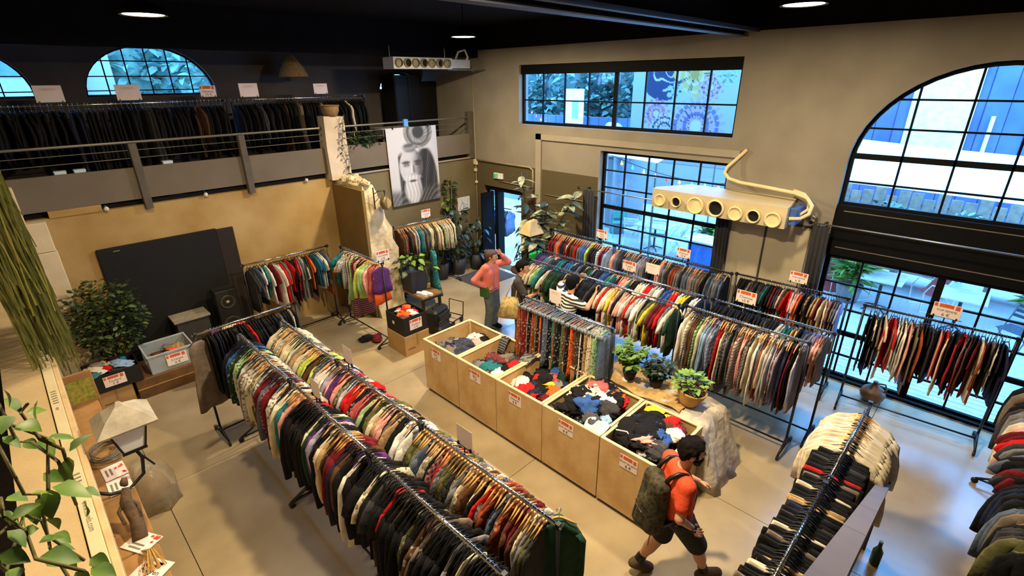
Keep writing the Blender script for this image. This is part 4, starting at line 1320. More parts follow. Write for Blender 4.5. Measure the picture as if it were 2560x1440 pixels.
def heap(x0, x1, y0, y1, z, toks, cat, name, where, seed, s0=0.06, s1=0.12, group=None):
    r_ = random.Random(seed)
    n = len(toks)
    seen = {}
    for i, tok in enumerate(toks):
        s_ = r_.uniform(s0, s1)
        t = (i * 0.618) % 1
        o = obj(name, PILEM[r_.randrange(12)], fabric(tok))
        o.location = (x0 + s_ * .7 + (x1 - x0 - 1.4 * s_) * t, y0 + s_ * .7 + (y1 - y0 - 1.4 * s_) * ((i + 0.5) / n), z + r_.uniform(-0.02, 0.05))
        o.scale = (s_, s_ * r_.uniform(.8, 1.2), s_ * r_.uniform(.5, .8))
        o.rotation_euler = (r_.uniform(-.3, .3), r_.uniform(-.3, .3), r_.uniform(0, 6.28))
        cn = PAL[tok[0]][0] + (' patterned' if len(tok) > 1 else '')
        seen[cn] = seen.get(cn, 0) + 1
        tag(o, ('' if seen[cn] == 1 else ordinal(seen[cn]) + ' ') + 'crumpled %s %s %s' % (cn, cat, where), cat, group or cat + ' ' + where)


carton((4.22, 6.9, 0), 0.53, 0.58, 0.39, 'brown cardboard box under the scarf box beside the first bin')
crate((4.24, 6.92, 0.392), 0.5, 0.56, 0.35, mat('black board box', (22, 20, 20), 0.6), 'black box of orange scarves on a cardboard box beside the first bin')
heap(4.27, 4.72, 6.95, 7.45, 0.70, ["u~", "w", "o", "r~", "k~", "o", "e~", "o", "u", "r", "w~", "o", "j", "k"], 'scarf', 'scarf', 'in the black box beside the first bin', 5)
sign((4.49, 6.915, 0.48), 0.0, ('Foulard', '5 €'), 'scarf price card on the black box beside the first bin', 0.26, 0.2, False)
tt = thing('paper_tag', 'tiny white paper tag on the black box side beside the first bin', 'tag', (4.238, 7.25, 0.55))
MB().rbox(-0.003, 0, -0.03, 0.03, 0, 0.06, 0.001).build('tag_sheet', WHITEP, tt)
MB().box(-0.0035, -0.003, -0.02, 0.02, 0.03, 0.034).build('tag_print', INK, tt)

bn = thing('wooden_bench', 'low wooden bench with a brown plank top under the black planter', 'bench', (5.4, 7.98, 0))
BENCHW = mat('bench wood', (128, 92, 50), 0.5, 0, 0.2, 5)
for i in range(3):
    MB().rbox(i * 0.18, i * 0.18 + 0.172, 0, 1.42, 0.41, 0.45, 0.006).build('plank', BENCHW, bn)
for x in (0.03, 0.46):
    for y in (0.05, 1.32):
        MB().box(x, x + 0.05, y, y + 0.05, 0, 0.41).build('leg', BLACK, bn)
for y in (0.05, 1.32):
    MB().box(0.08, 0.46, y, y + 0.04, 0.34, 0.4).build('rail', BLACK, bn)

pl = thing('square_planter', 'charcoal square planter with trailing pothos on the bench', 'planter', (5.58, 8.5, 0.452))
PLANTERM = mat('charcoal planter', (44, 46, 52), 0.6, 0, 0.08)
def tapered_box(w0, w1, h, th):
    mb = MB()
    def sq(w, z):
        return [(-w / 2, -w / 2, z), (w / 2, -w / 2, z), (w / 2, w / 2, z), (-w / 2, w / 2, z)]
    mb.rings([sq(w0, 0), sq(w1, h), sq(w1 - 2 * th, h), sq(w1 - 2 * th, h - 0.1)])
    return mb
tapered_box(0.36, 0.48, 0.5, 0.03).build('pot', PLANTERM, pl)
MB().box(-0.19, 0.1, -0.19, 0.15, 0.39, 0.43).build('soil_cover', mat('navy cloth', (36, 34, 84), 0.8), pl)


def leaf_mesh(name, l, w, bend=0.2, cup=0.1, heart=0.0, n=6):
    """leaf lying along +x from its stalk at the origin"""
    mb = MB()
    vs, fs = [], []
    for i in range(n + 1):
        t = i / n
        wd = w * (math.sin(PI * min(1, t ** 0.75)) ** 0.8 if heart == 0 else (math.sin(PI * t ** 0.55) ** 0.9))
        x = l * t
        z = -bend * l * t * t
        back = heart * l * 0.18 * max(0, 1 - t * 5)
        for s_ in (-1, 0, 1):
            vs.append((x - back * abs(s_), s_ * wd / 2, z + cup * wd * abs(s_)))
    for i in range(n):
        for s_ in (0, 1):
            a = i * 3 + s_
            fs.append((a, a + 3, a + 4, a + 1))
    mb.add(vs, fs)
    return mb.mesh(name, True)


LF = {}


def leaf(kind):
    if kind not in LF:
        LF[kind] = {'pothos': lambda: leaf_mesh('leaf', 0.15, 0.12, 0.25, 0.12, 1.0), 'rubber': lambda: leaf_mesh('leaf', 0.27, 0.125, 0.22, 0.15), 'small': lambda: leaf_mesh('leaf', 0.09, 0.05, 0.2, 0.1, 0, 4),
                    'strap': lambda: leaf_mesh('leaf', 0.3, 0.05, 0.4, 0.1)}[kind]()
    return LF[kind]


def leaf_at(kind, p, d, mt, parent, s=1.0, roll=0.0):
    o = obj('leaf', leaf(kind), mt, parent)
    d = Vector(d).normalized()
    up = Vector((0, 0, 1)) if abs(d.z) < 0.95 else Vector((1, 0, 0))
    y = up.cross(d).normalized()
    z = d.cross(y)
    M = Matrix((d, y, z)).transposed() @ Matrix.Rotation(roll, 3, 'X')
    o.matrix_local = Matrix.Translation(p) @ M.to_4x4() @ Matrix.Scale(s, 4)
    return o


def leaf_cloud(name, pts_dirs, kind, mt, parent, s=(0.8, 1.2), seed=0):
    """many small leaves in one mesh"""
    r_ = random.Random(seed)
    src = leaf(kind)
    sv = [v.co.copy() for v in src.vertices]
    sf = [tuple(p.vertices) for p in src.polygons]
    mb = MB()
    for p, d in pts_dirs:
        d = Vector(d).normalized()
        up = Vector((0, 0, 1)) if abs(d.z) < 0.95 else Vector((1, 0, 0))
        y = up.cross(d).normalized()
        z = d.cross(y)
        M = Matrix((d, y, z)).transposed() @ Matrix.Rotation(r_.uniform(-0.8, 0.8), 3, 'X')
        k = r_.uniform(*s)
        p = Vector(p)
        mb.add([M @ (v * k) + p for v in sv], sf)
    o = mb.build(name, mt, parent, True)
    o['kind'] = 'stuff'
    return o


def rdir(r_, zlo=-0.4, zhi=0.8):
    a = r_.uniform(0, 2 * PI)
    return Vector((math.cos(a), math.sin(a), r_.uniform(zlo, zhi)))


# pothos in the planter
r_ = random.Random(3)
for i in range(5):
    a = R(-80 + i * 50)
    MB().tube([(0.1 * math.cos(a), 0.1 * math.sin(a), 0.42), (0.2 * math.cos(a), 0.2 * math.sin(a), 0.62), (0.42 * math.cos(a), 0.36 * math.sin(a), 0.55), (0.5 * math.cos(a), 0.42 * math.sin(a), 0.3)], 0.006, 5).build('stem', STEMM, pl, True)
for i in range(70):
    a = r_.uniform(-PI, PI)
    rr = r_.uniform(0.08, 0.5)
    z = 0.52 + 0.3 * math.exp(-((rr - 0.2) / 0.2) ** 2) * r_.random() - max(0, rr - 0.3) * r_.uniform(0, 2.0)
    leaf_at('pothos', Vector((rr * math.cos(a), rr * 0.9 * math.sin(a), z)), Vector((math.cos(a), math.sin(a), r_.uniform(-0.9, 0.3))), (LEAFG, LEAFY, LEAFD)[r_.randrange(3)], pl, r_.uniform(0.6, 1.1), r_.uniform(-0.6, 0.6))
# hanging teal printed dress behind the planter
hang('dress', 'm~', (6.02, 8.35, 1.35), R(70), 'teal and white print dress hanging behind the black planter', None, 'black', 3.0, 1.0, 2, 1.0)

for k, (x, y) in enumerate(((5.48, 8.12), (5.58, 8.07))):
    sh = thing('canvas_shoe', 'white canvas shoe on the bench end, ' + ('the one against the planter' if k == 0 else 'the one at the outer edge'), 'shoe', (x, y, 0.452), R(-60), 'pair of white shoes')
    sole = [(-0.12, 0), (-0.1, -0.035), (0.0, -0.03), (0.08, -0.045), (0.13, -0.02), (0.135, 0.01), (0.08, 0.04), (0, 0.03), (-0.1, 0.035)]
    MB().prism(sole, lambda u, v: (u, v, 0), lambda u, v: (u, v, 0.02)).build('sole', mat('white rubber', (225, 225, 222), 0.6), sh)
    MB().rings([[(u, v, 0.02) for u, v in sole], [(u * .96, v * .95, 0.05 if u > 0 else 0.07) for u, v in sole], [(u * .6 - 0.03, v * .6, 0.07 if u > 0 else 0.085) for u, v in sole]]).build('upper', mat('white canvas', (228, 226, 224), 0.8), sh, True)
    for j in range(3):
        MB().tube([(0.02 - j * 0.025, -0.025, 0.07), (0.02 - j * 0.025, 0.025, 0.07)], 0.004, 4).build('lace', WHITEP, sh)

# black trolley bags by the bench
sb = thing('trolley_suitcase', 'black soft suitcase standing between the bench and the first bin', 'suitcase', (5.15, 7.15, 0), R(20))
MB().rbox(-0.05, 0.42, 0.0, 0.28, 0.05, 0.5, 0.04).build('case_body', mat('black nylon', (26, 28, 32), 0.5), sb)
MB().rbox(0.0, 0.37, -0.03, 0.0, 0.1, 0.42, 0.02).build('front_pocket', mat('black nylon', (26, 28, 32)), sb)
MB().tube([(0.05, 0.14, 0.5), (0.06, 0.14, 0.56), (0.3, 0.14, 0.56), (0.31, 0.14, 0.5)], 0.012, 6).build('handle', BLACKP, sb, True)
for x in (0.02, 0.35):
    MB().lathe([(0.01, -0.015), (0.03, -0.012), (0.03, 0.012), (0.01, 0.015)], 12, M=Matrix.Rotation(PI / 2, 3, 'X'), c=(x, 0.05, 0.03)).build('wheel', BLACKP, sb, True)
sb2 = thing('camera_bag', 'small black bag with a pale buckle beside the suitcase', 'bag', (5.05, 6.95, 0), R(10))
MB().rbox(-0.06, 0.3, -0.05, 0.12, 0.0, 0.28, 0.04).build('bag_body', mat('black nylon', (26, 28, 32)), sb2)
MB().rbox(0.08, 0.15, -0.056, -0.05, 0.1, 0.16, 0.002).build('buckle', mat('pale buckle', (190, 180, 150)), sb2)
MB().tube([(-0.04, 0.03, 0.28), (0.0, 0.03, 0.36), (0.24, 0.03, 0.36), (0.28, 0.03, 0.28)], 0.01, 6).build('strap', BLACKP, sb2, True)
lc = thing('luggage_cart', 'black tubular luggage cart frame beside the suitcase', 'cart', (5.55, 7.2, 0), R(15))
MB().tube([(0, 0, 0.12), (0.35, 0, 0.12), (0.35, 0.35, 0.12), (0, 0.35, 0.12), (0, 0, 0.12)], 0.012, 6).build('platform_frame', BLACK, lc)
MB().tube([(0.35, 0, 0.12), (0.38, 0, 0.42), (0.38, 0.35, 0.42), (0.35, 0.35, 0.12)], 0.012, 6).build('handle', BLACK, lc)
for x in (0.03, 0.32):
    for y in (0.02, 0.33):
        MB().lathe([(0.01, -0.015), (0.055, -0.012), (0.055, 0.012), (0.01, 0.015)], 12, M=Matrix.Rotation(PI / 2, 3, 'X'), c=(x, y, 0.056)).build('wheel', BLACKP, lc, True)
# dropped clothes by the women rack
for k, (x, y, tok, l) in enumerate(((4.05, 8.0, 'k', 'crumpled black garment fallen on the floor under the women tops'), (4.2, 7.85, 'u', 'crumpled dark red garment fallen on the floor under the women tops'))):
    o = obj('fallen_garment', PILEM[k], fabric(tok), None, (x, y, 0.05), (0, 0, k))
    o.scale = (0.17, 0.1, 0.08)
    tag(o, l, 'clothes')

# back corner by the pilaster
carton((0.08, 8.84, 0), 0.44, 0.42, 0.34, 'crumpled cardboard box under the black scarf box by the stone pillar')
crate((0.02, 8.8, 0.342), 0.66, 0.56, 0.28, mat('black board box', (22, 20, 20)), 'black box of patterned scarves in front of the leafy shrub')
heap(0.05, 0.65, 8.82, 9.32, 0.60, ["m~", "c", "w~", "s~", "r", "e~", "k~", "z~", "f", "e", "h~", "m", "j", "e~", "k", "t"], 'scarf', 'scarf', 'in the black box by the leafy shrub', 6, 0.07, 0.14)
sign((0.34, 8.795, 0.41), 0.0, ('Foulard', '5 €'), 'scarf price card on the black box by the leafy shrub', 0.27, 0.17, False)
wc = thing('wooden_crate', 'long dark wooden chest under the clear tie tub', 'chest', (0.56, 8.82, 0))
CHESTW = mat('chest wood', (104, 74, 42), 0.6, 0, 0.2, 6)
MB().rbox(0, 0.82, 0, 0.66, 0, 0.17, 0.01).build('chest_board', CHESTW, wc)
MB().rbox(0, 0.82, 0, 0.66, 0.175, 0.33, 0.01).build('chest_board', CHESTW, wc)
MB().box(0.0, 0.82, -0.008, 0.0, 0.165, 0.18).build('chest_moulding', mat('gilt strip', (176, 140, 70), 0.4), wc)
TUB = mat('clear plastic', (190, 200, 206), 0.15, 0, 0, alpha=0.42)
crate((0.8, 8.86, 0.332), 0.63, 0.58, 0.3, TUB, 'clear plastic tub of ties on the wooden chest', 'plastic_tub', 0.006, mat('plastic rim', (176, 184, 190), 0.3))
heap(0.86, 1.38, 8.92, 9.38, 0.50, ["b~", "t~", "k~", "q~", "e~", "b", "o", "k", "t", "h~"], 'tie', 'tie', 'in the clear tub', 7, 0.06, 0.13)
heap(0.86, 1.38, 8.92, 9.38, 0.40, ["g~", "x", "c", "h", "l~"], 'tie', 'tie', 'at the bottom of the clear tub', 17, 0.1, 0.15)
sign((1.17, 8.84, 0.40), 0.0, ('Cravate', '6 €'), 'tie price card on the clear plastic tub', 0.29, 0.19, False)
tb = thing('low_cabinet', 'dark cabinet with a weathered pale plank top before the black board', 'cabinet', (1.38, 9.45, 0))
MB().rbox(0, 0.5, 0, 0.36, 0, 0.82, 0.01).build('cabinet_body', mat('dark cabinet', (52, 48, 44), 0.7), tb)
for i in range(3):
    MB().rbox(-0.03, 0.53, -0.03 + i * 0.14, 0.1 + i * 0.14, 0.825, 0.86, 0.005).build('plank', mat('weathered plank', (138, 130, 112), 0.9, 0, 0.15, 9), tb)
sp = thing('stage_speaker', 'black floor speaker box with a pale cone beside the black board', 'speaker', (2.22, 9.5, 0))
MB().rbox(-0.18, 0.18, -0.1, 0.2, 0, 1.2, 0.015).build('speaker_body', mat('speaker black', (18, 18, 18), 0.7), sp)
for z, rr in ((0.98, 0.13), (0.55, 0.15)):
    c_ = MB().lathe([(rr, 0.0), (rr, 0.012), (rr * .85, 0.012), (rr * .35, -0.03), (0, -0.03)], 22, M=Matrix.Rotation(PI / 2, 3, 'X'), c=(0, -0.1, z), cap0=False, cap1=False).build('speaker_cone', mat('speaker cone', (52, 48, 42), 0.5), sp, True)
    MB().lathe([(rr * .3, 0.0), (rr * .22, 0.025), (0, 0.035)], 14, M=Matrix.Rotation(PI / 2, 3, 'X'), c=(0, -0.08, z), cap0=False, cap1=False).build('dust_cap', mat('pale dust cap', (170, 160, 140), 0.4), c_, True)
tbx = crate((1.62, 8.5, 0), 0.75, 0.55, 0.68, mat('dark crate board', (60, 44, 34), 0.8), 'dark crate of bright scarves behind the cross rail', 'storage_box')
heap(1.66, 2.32, 8.52, 9.0, 0.68, ["r", "u", "j~", "r", "u~", "o", "o", "o", "y", "e", "p~", "j"], 'scarf', 'scarf', 'heaped behind the cross rail', 9, 0.1, 0.18)

# leafy shrub in the corner
sh = thing('potted_shrub', 'dense dark leafy shrub in front of the black board and stone pillar', 'shrub', (0.5, 9.5, 0))
MB().lathe([(0.13, 0), (0.17, 0.3), (0.16, 0.32), (0.14, 0.28)], 16).build('pot', mat('terracotta dark', (88, 58, 40), 0.8), sh, True)
r_ = random.Random(21)
for i in range(9):
    a = r_.uniform(0, 6.28)
    MB().tube([(0, 0, 0.28), (0.12 * math.cos(a), 0.06 * math.sin(a), 0.9), (0.36 * math.cos(a), 0.16 * math.sin(a), 1.3 + 0.5 * r_.random())], [0.014, 0.009, 0.004], 5).build('branch', BARK, sh, True)
pd = []
for i in range(1500):
    a, b = r_.uniform(0, 6.28), r_.uniform(-1, 1)
    q = r_.random() ** 0.4
    c_ = math.sqrt(1 - b * b)
    pd.append(((q * 0.5 * c_ * math.cos(a) + 0.02, q * 0.28 * c_ * math.sin(a) - 0.06, 1.22 + 0.68 * q * b), rdir(r_)))
leaf_cloud('foliage', pd[:900], 'small', LEAFD, sh, (0.7, 1.2), 1)
leaf_cloud('foliage', pd[900:], 'small', mat('mid leaf', (58, 80, 42), 0.5, 0, 0, 4, rgb2=(88, 100, 48)), sh, (0.7, 1.3), 2)
for i in range(24):
    a = r_.uniform(2.6, 4.2) if i % 2 else r_.uniform(-0.6, 0.8)
    leaf_at('pothos', Vector((0.5 * math.cos(a), 0.1 * math.sin(a) - 0.12, r_.uniform(0.95, 1.75))), rdir(r_), LEAFD, sh, r_.uniform(0.5, 0.9))

# ------------------------------------------------------------------ dark plants by the entrance and rubber plant
def bushy(name, label, loc, kind, n, rx, ry, z0, z1, mt_list, seed, s=(0.7, 1.2), pot=(0.2, 0.42), potm=None, stems=5, droop=(-0.9, 0.4)):
    t = thing(name, label, 'plant', loc)
    r_ = random.Random(seed)
    MB().lathe([(pot[0] * .8, 0), (pot[0], pot[1]), (pot[0] * .9, pot[1]), (pot[0] * .85, pot[1] - 0.05)], 18).build('pot', potm or PLANTERM, t, True)
    for i in range(stems):
        a = r_.uniform(0, 6.28)
        MB().tube([(0.03 * math.cos(a), 0.03 * math.sin(a), pot[1] - 0.06), (0.3 * rx * math.cos(a), 0.3 * ry * math.sin(a), (z0 + z1) / 2), (0.7 * rx * math.cos(a), 0.7 * ry * math.sin(a), z1 - 0.1 * r_.random())], [0.016, 0.011, 0.006], 6).build('stem', STEMM, t, True)
    for i in range(n):
        a = r_.uniform(0, 6.28)
        q = r_.random() ** 0.5
        z = r_.uniform(z0, z1)
        k = 1 - 0.5 * abs((z - (z0 + z1) / 2) / ((z1 - z0) / 2)) ** 2
        leaf_at(kind, Vector((rx * q * k * math.cos(a), ry * q * k * math.sin(a), z)), Vector((math.cos(a), math.sin(a), r_.uniform(*droop))), mt_list[r_.randrange(len(mt_list))], t, r_.uniform(*s), r_.uniform(-0.5, 0.5))
    return t


bushy('potted_plant', 'tall dark glossy plant in a black pot beside the entrance frame', (7.62, 9.52, 0), 'rubber', 90, 0.42, 0.3, 0.5, 1.7, [LEAFB, LEAFD, LEAFB], 31, (0.5, 0.85))
bushy('potted_plant', 'bluish trailing plant in the corner under the paper map', (8.2, 9.45, 0), 'rubber', 80, 0.4, 0.35, 0.35, 1.35, [LEAFB, LEAFD], 32, (0.5, 0.85))
bushy('potted_plant', 'slim dark climbing plant rising beside the portrait poster', (7.62, 9.72, 0), 'pothos', 60, 0.16, 0.12, 1.2, 2.4, [LEAFD, LEAFD, LEAFG], 33, (0.7, 1.1))
bushy('potted_plant', 'low dark plant in a round black pot against the olive wall', (7.1, 9.55, 0), 'pothos', 45, 0.28, 0.22, 0.45, 0.95, [LEAFB, LEAFD], 34, (0.7, 1.1))

RUBV = mat('variegated rubber leaf', (92, 108, 96), 0.35, 0, 0, 9, rgb2=(168, 172, 138))
rp = thing('rubber_plant', 'large variegated rubber plant leaning over the round table by the tall window', 'plant', (8.0, 7.25, 0))
MB().lathe([(0.2, 0), (0.26, 0.5), (0.23, 0.5), (0.22, 0.44)], 18).build('pot', mat('brown clay pot', (84, 58, 42), 0.8), rp, True)
r_ = random.Random(41)
stems = [[(0, 0, 0.45), (-0.05, 0.1, 1.3), (0.0, 0.25, 2.0), (0.0, 0.38, 2.75)], [(0, 0, 0.45), (0.0, -0.15, 1.3), (-0.05, -0.35, 1.8), (-0.1, -0.5, 2.2)], [(0, 0, 0.45), (0.1, -0.3, 1.2), (0.15, -0.7, 1.9), (0.2, -0.95, 2.35)], [(0, 0, 0.5), (-0.15, -0.1, 1.1), (-0.3, -0.25, 1.5), (-0.4, -0.45, 1.4)]]
for st in stems:
    MB().tube(st, [0.022, 0.018, 0.013, 0.007], 6).build('stem', BARK, rp, True)
    for i in range(36):
        t_ = 0.3 + 0.7 * i / 35
        seg = min(2, int(t_ * 3))
        f_ = t_ * 3 - seg
        p = Vector(st[seg]).lerp(Vector(st[seg + 1]), f_)
        a = i * 2.4 + r_.uniform(-0.4, 0.4)
        leaf_at('rubber', p, Vector((math.cos(a), math.sin(a), r_.uniform(-0.5, 0.6))), (RUBV, RUBV, RUBV, LEAFB)[r_.randrange(4)], rp, r_.uniform(0.9, 1.4), r_.uniform(-0.5, 0.5))
pd = [((r_.uniform(-0.3, 0.2), r_.uniform(-0.6, 0.3), r_.uniform(0.55, 1.3)), rdir(r_, -1.2, 0.2)) for _ in range(420)]
leaf_cloud('undergrowth', pd, 'strap', LEAFD, rp, (0.5, 0.9), 5)
sn = thing('paper_lantern', 'pale folded paper shade hanging beside the rubber plant', 'lampshade', tuple(on_x(1332, 585, 7.6)))
MB().rings([[(-0.2, -0.1, 0), (0.2, -0.14, 0), (0.2, 0.2, 0.02), (-0.2, 0.24, 0.02)], [(-0.1, -0.02, 0.28), (0.1, -0.02, 0.3), (0.1, 0.08, 0.3), (-0.1, 0.08, 0.28)]]).build('paper_fold', mat('pale paper', (196, 172, 126), 0.8), sn)
MB().tube([(0, 0.03, 0.29), (0, 0.03, 0.6)], 0.004, 5).build('shade_cord', BLACK, sn)
rt = thing('round_table', 'round dark wooden stool table at the head of the middle rails', 'table', (7.15, 6.75, 0))
MB().lathe([(0.0, 0.9), (0.27, 0.9), (0.28, 0.92), (0.28, 0.94), (0.27, 0.96), (0.0, 0.96)], 28, cap0=False, cap1=False).build('table_top', mat('dark polished wood', (62, 44, 36), 0.25), rt, True)
MB().lathe([(0.2, 0), (0.2, 0.03), (0.05, 0.08), (0.045, 0.88), (0.12, 0.9)], 20).build('pedestal', mat('dark polished wood', (62, 44, 36)), rt, True)
gb = thing('green_garment_cover', 'bright green fabric cover hanging at the end of the middle rail', 'cover', (6.79, 6.1, 0.6))
MB().rbox(-0.16, 0.16, -0.03, 0.05, 0, 0.95, 0.02).build('cover_cloth', fabric('G'), gb)
MB().tube([(0, 0.01, 0.95), (0, 0.01, 1.02), (0.03, 0.01, 1.05)], 0.004, 5).build('hook', CHROME, gb)
tag(MB().box(7.3, 8.5, 8.3, 9.3, 0.0, 0.012).build('door_mat', mat('dark door mat', (70, 66, 62), 0.95, 0, 0.2, 30)), 'dark rectangular entrance mat on the concrete before the door', 'mat')
# ------------------------------------------------------------------ ledge along the left wall
LEDGE = mat('beige ledge plaster', (196, 172, 130), 0.85, 0, 0.06, 3, 0.15, 40, 0.1)
CREAMP = mat('cream profile', (216, 200, 160), 0.5, 0, 0.04, 4)
PALEW = mat('pale raw timber', (206, 178, 134), 0.7, 0, 0.12, 6)
ld = sroot('trim_ledge')
MB().box(-0.55, -0.27, 2.2, 9.7, 1.7, 1.99).build('ledge_top', LEDGE, ld)
MB().box(-1.2, -0.56, 2.2, 9.7, 1.3, 1.5).build('trough_soil', mat('dark soil', (30, 24, 20), 0.95, 0, 0.3, 20, 0.6), ld)
MB().box(-0.55, -0.3, 2.2, 9.7, 0, 1.7).build('ledge_wall', LEDGE, ld)
for a, b in ((2.2, 4.62), (4.63, 7.2), (7.21, 9.7)):
    MB().rbox(-0.262, -0.186, a, b, 1.9, 2.0, 0.004).build('profile_board', CREAMP, ld)
MB().rbox(-0.185, -0.145, 2.2, 9.7, 1.86, 1.985, 0.006).build('timber_edge', PALEW, ld)
MB().box(-0.3, -0.19, 2.2, 9.7, 0, 1.88).build('ledge_face', LEDGE, ld)
GREYINK = mat('grey print', (120, 112, 96), 0.7)
# print along the profile: blocks and web address, reading down towards the viewer
def flat_text(body, x, y, z, size, par):
    return text(body, size, GREYINK, par, (x, y, z), (0, 0, -PI / 2), align='LEFT')
flat_text('www.novels.com', -0.224, 3.88, 2.001, 0.05, ld)
for y in (5.75, 3.0, 4.25):
    for k in range(6 if y > 5 else 3):
        MB().box(-0.245, -0.205, y - 0.05 * k - 0.02, y - 0.05 * k, 2.0, 2.0008).build('print_block', GREYINK, ld)
flat_text('wv', -0.224, 5.4, 2.001, 0.05, ld)
# lower display shelf
shf = thing('display_shelf', 'rough timber display shelf with price cards under the cream profile', 'shelf', (-0.2, 2.4, 0))
SHELFW = mat('shelf timber', (150, 112, 66), 0.75, 0, 0.18, 5)
for a, b in ((0.0, 1.35), (1.36, 2.75), (2.76, 4.3)):
    MB().rbox(0.005, 0.255, a, b, 1.44, 1.5, 0.01).build('plank', SHELFW, shf)
for y in (0.2, 2.1, 4.1):
    MB().box(0.01, 0.05, y, y + 0.06, 0, 1.44).build('support_post', SHELFW, shf)
    MB().tube([(0.04, y + 0.03, 1.2), (0.22, y + 0.03, 1.44)], 0.015, 6).build('bracket', SHELFW, shf)
for k, (y, l, rz) in enumerate(((4.86, 'pink and red price card lying by the coiled wire on the shelf', -0.25), (4.62, 'larger pink and red price card lying on the timber shelf', -0.3), (3.82, 'pink and red price card lying by the dried figure on the shelf', 0.2), (3.5, 'pink price card at the near end of the timber shelf', 0.25))):
    t = thing('price_card', l, 'price card', (-0.03, y, 1.502 + 0.002 * k), rz - PI / 2 + 0.3, 'price cards lying on the shelf')
    MB().box(-0.11, 0.11, -0.08, 0.08, 0, 0.003).build('card', WHITEP, t)
    for j in range(5):
        rr = random.Random(k * 10 + j)
        cx, cy = rr.uniform(-0.09, 0.07), rr.uniform(0.0, 0.06)
        MB().box(cx, cx + rr.uniform(0.02, 0.05), cy, cy + 0.018, 0.003, 0.0036).build('print_band', ORANGEINK if j % 2 else mat('red ink', (190, 70, 66)), t)
    if k == 3:
        text('Mauren', 0.05, INK, t, (0, -0.02, 0.004), (0, 0, 0))
        text('€', 0.05, INK, t, (0, -0.06, 0.004), (0, 0, 0))
    else:
        for j in range(2):
            MB().box(-0.06, 0.05, -0.03 - j * 0.03, -0.015 - j * 0.03, 0.003, 0.0036).build('print_line', GREYINK, t)
wr = thing('wire_coil', 'coil of dark wire lying on the timber shelf under the lantern', 'wire', (-0.03, 5.15, 1.5))
rr = random.Random(2)
for k in range(7):
    ra = 0.1 + 0.02 * rr.random()
    ph = rr.uniform(0, 6)
    MB().tube([(ra * math.cos(a), ra * 1.25 * math.sin(a), 0.015 + 0.012 * k + 0.015 * math.sin(a * 2 + ph)) for a in [j * PI / 8 for j in range(17)]], 0.006, 5).build('wire_loop', mat('pewter wire', (120, 112, 100), 0.5, 0.5), wr, True)
fig = thing('dried_figure', 'brown dried root figure standing on the timber shelf', 'ornament', (-0.03, 4.1, 1.5))
MB().tube([(0, -0.25, 0.02), (0.02, -0.1, 0.08), (0.0, 0.0, 0.2), (0.03, 0.05, 0.28)], [0.05, 0.045, 0.04, 0.025], 8).build('root_body', BARK, fig, True)
MB().blob((0.03, 0.08, 0.31), (0.03, 0.035, 0.04), 3, 10, 8, 0.2).build('root_head', BARK, fig, True)
for s_ in (-1, 1):
    MB().tube([(0.01, 0.02, 0.22), (0.06 * s_, -0.04, 0.16), (0.05 * s_, -0.12, 0.1)], 0.014, 6).build('root_arm', BARK, fig, True)
dg = thing('dried_grass_bundle', 'bundle of dried straw lying on the shelf near the price card', 'dried grass', (-0.05, 3.72, 1.5))
for k in range(26):
    a = rr.uniform(-0.3, 0.3)
    MB().tube([(0, 0, 0.02), (0.04 + a * 0.1, -0.1, 0.05 + rr.random() * 0.03), (0.02 + a * 0.3, -0.25, 0.02)], 0.003, 4).build('straw', mat('straw', (176, 140, 70), 0.8), dg)
pic = thing('garden_picture', 'green garden picture board propped on the far end of the shelf', 'picture', (-0.06, 6.3, 1.5))
MB().rbox(-0.12, 0.14, 0.0, 0.025, 0, 0.36, 0.006).build('picture_board', SHELFW, pic)
MB().box(-0.1, 0.12, -0.003, 0.0, 0.03, 0.28).build('picture_print', mat('garden print', (96, 116, 50), 0.6, 0, 0, 26, rgb2=(166, 150, 60)), pic)
# wall lantern on an arm
lt = thing('wall_lantern', 'old iron street lantern with pyramid roof on a curved arm over the shelf', 'lantern', (0.14, 4.62, 1.82))
LANM = mat('weathered zinc', (176, 168, 150), 0.7, 0.2, 0.15, 9, 0.2, 30)
def sq(w, z, o=(0, 0)):
    return [(-w + o[0], -w + o[1], z), (w + o[0], -w + o[1], z), (w + o[0], w + o[1], z), (-w + o[0], w + o[1], z)]
MB().rings([sq(0.19, 0.24), sq(0.2, 0.26), sq(0.12, 0.34), sq(0.03, 0.4), sq(0.012, 0.43)]).build('lantern_roof', LANM, lt)
for sx in (-1, 1):
    for sy in (-1, 1):
        MB().tube([(sx * 0.075, sy * 0.075, 0), (sx * 0.125, sy * 0.125, 0.24)], 0.009, 5).build('corner_bar', BLACK, lt)
for a in range(4):
    Mz = Matrix.Rotation(a * PI / 2, 3, 'Z')
    MB().add([Mz @ Vector(p) for p in ((-0.07, -0.075, 0.005), (0.07, -0.075, 0.005), (0.12, -0.124, 0.235), (-0.12, -0.124, 0.235))], [(0, 1, 2, 3)]).build('pane', mat('frosted lantern glass', (226, 232, 236), 0.3, 0, 0.03), lt)
MB().rings([sq(0.085, -0.02), sq(0.085, 0.005)]).build('lantern_base', BLACK, lt)
MB().tube([(0, 0, -0.02), (0.03, -0.03, -0.12), (0.0, -0.06, -0.26), (-0.12, -0.1, -0.32), (-0.24, -0.12, -0.28), (-0.33, -0.12, -0.2)], 0.014, 8).build('curved_arm', BLACK, lt, True)
MB().tube([(0.03, -0.03, -0.1), (0.09, -0.06, -0.22)], 0.008, 6).build('hook', BLACK, lt)
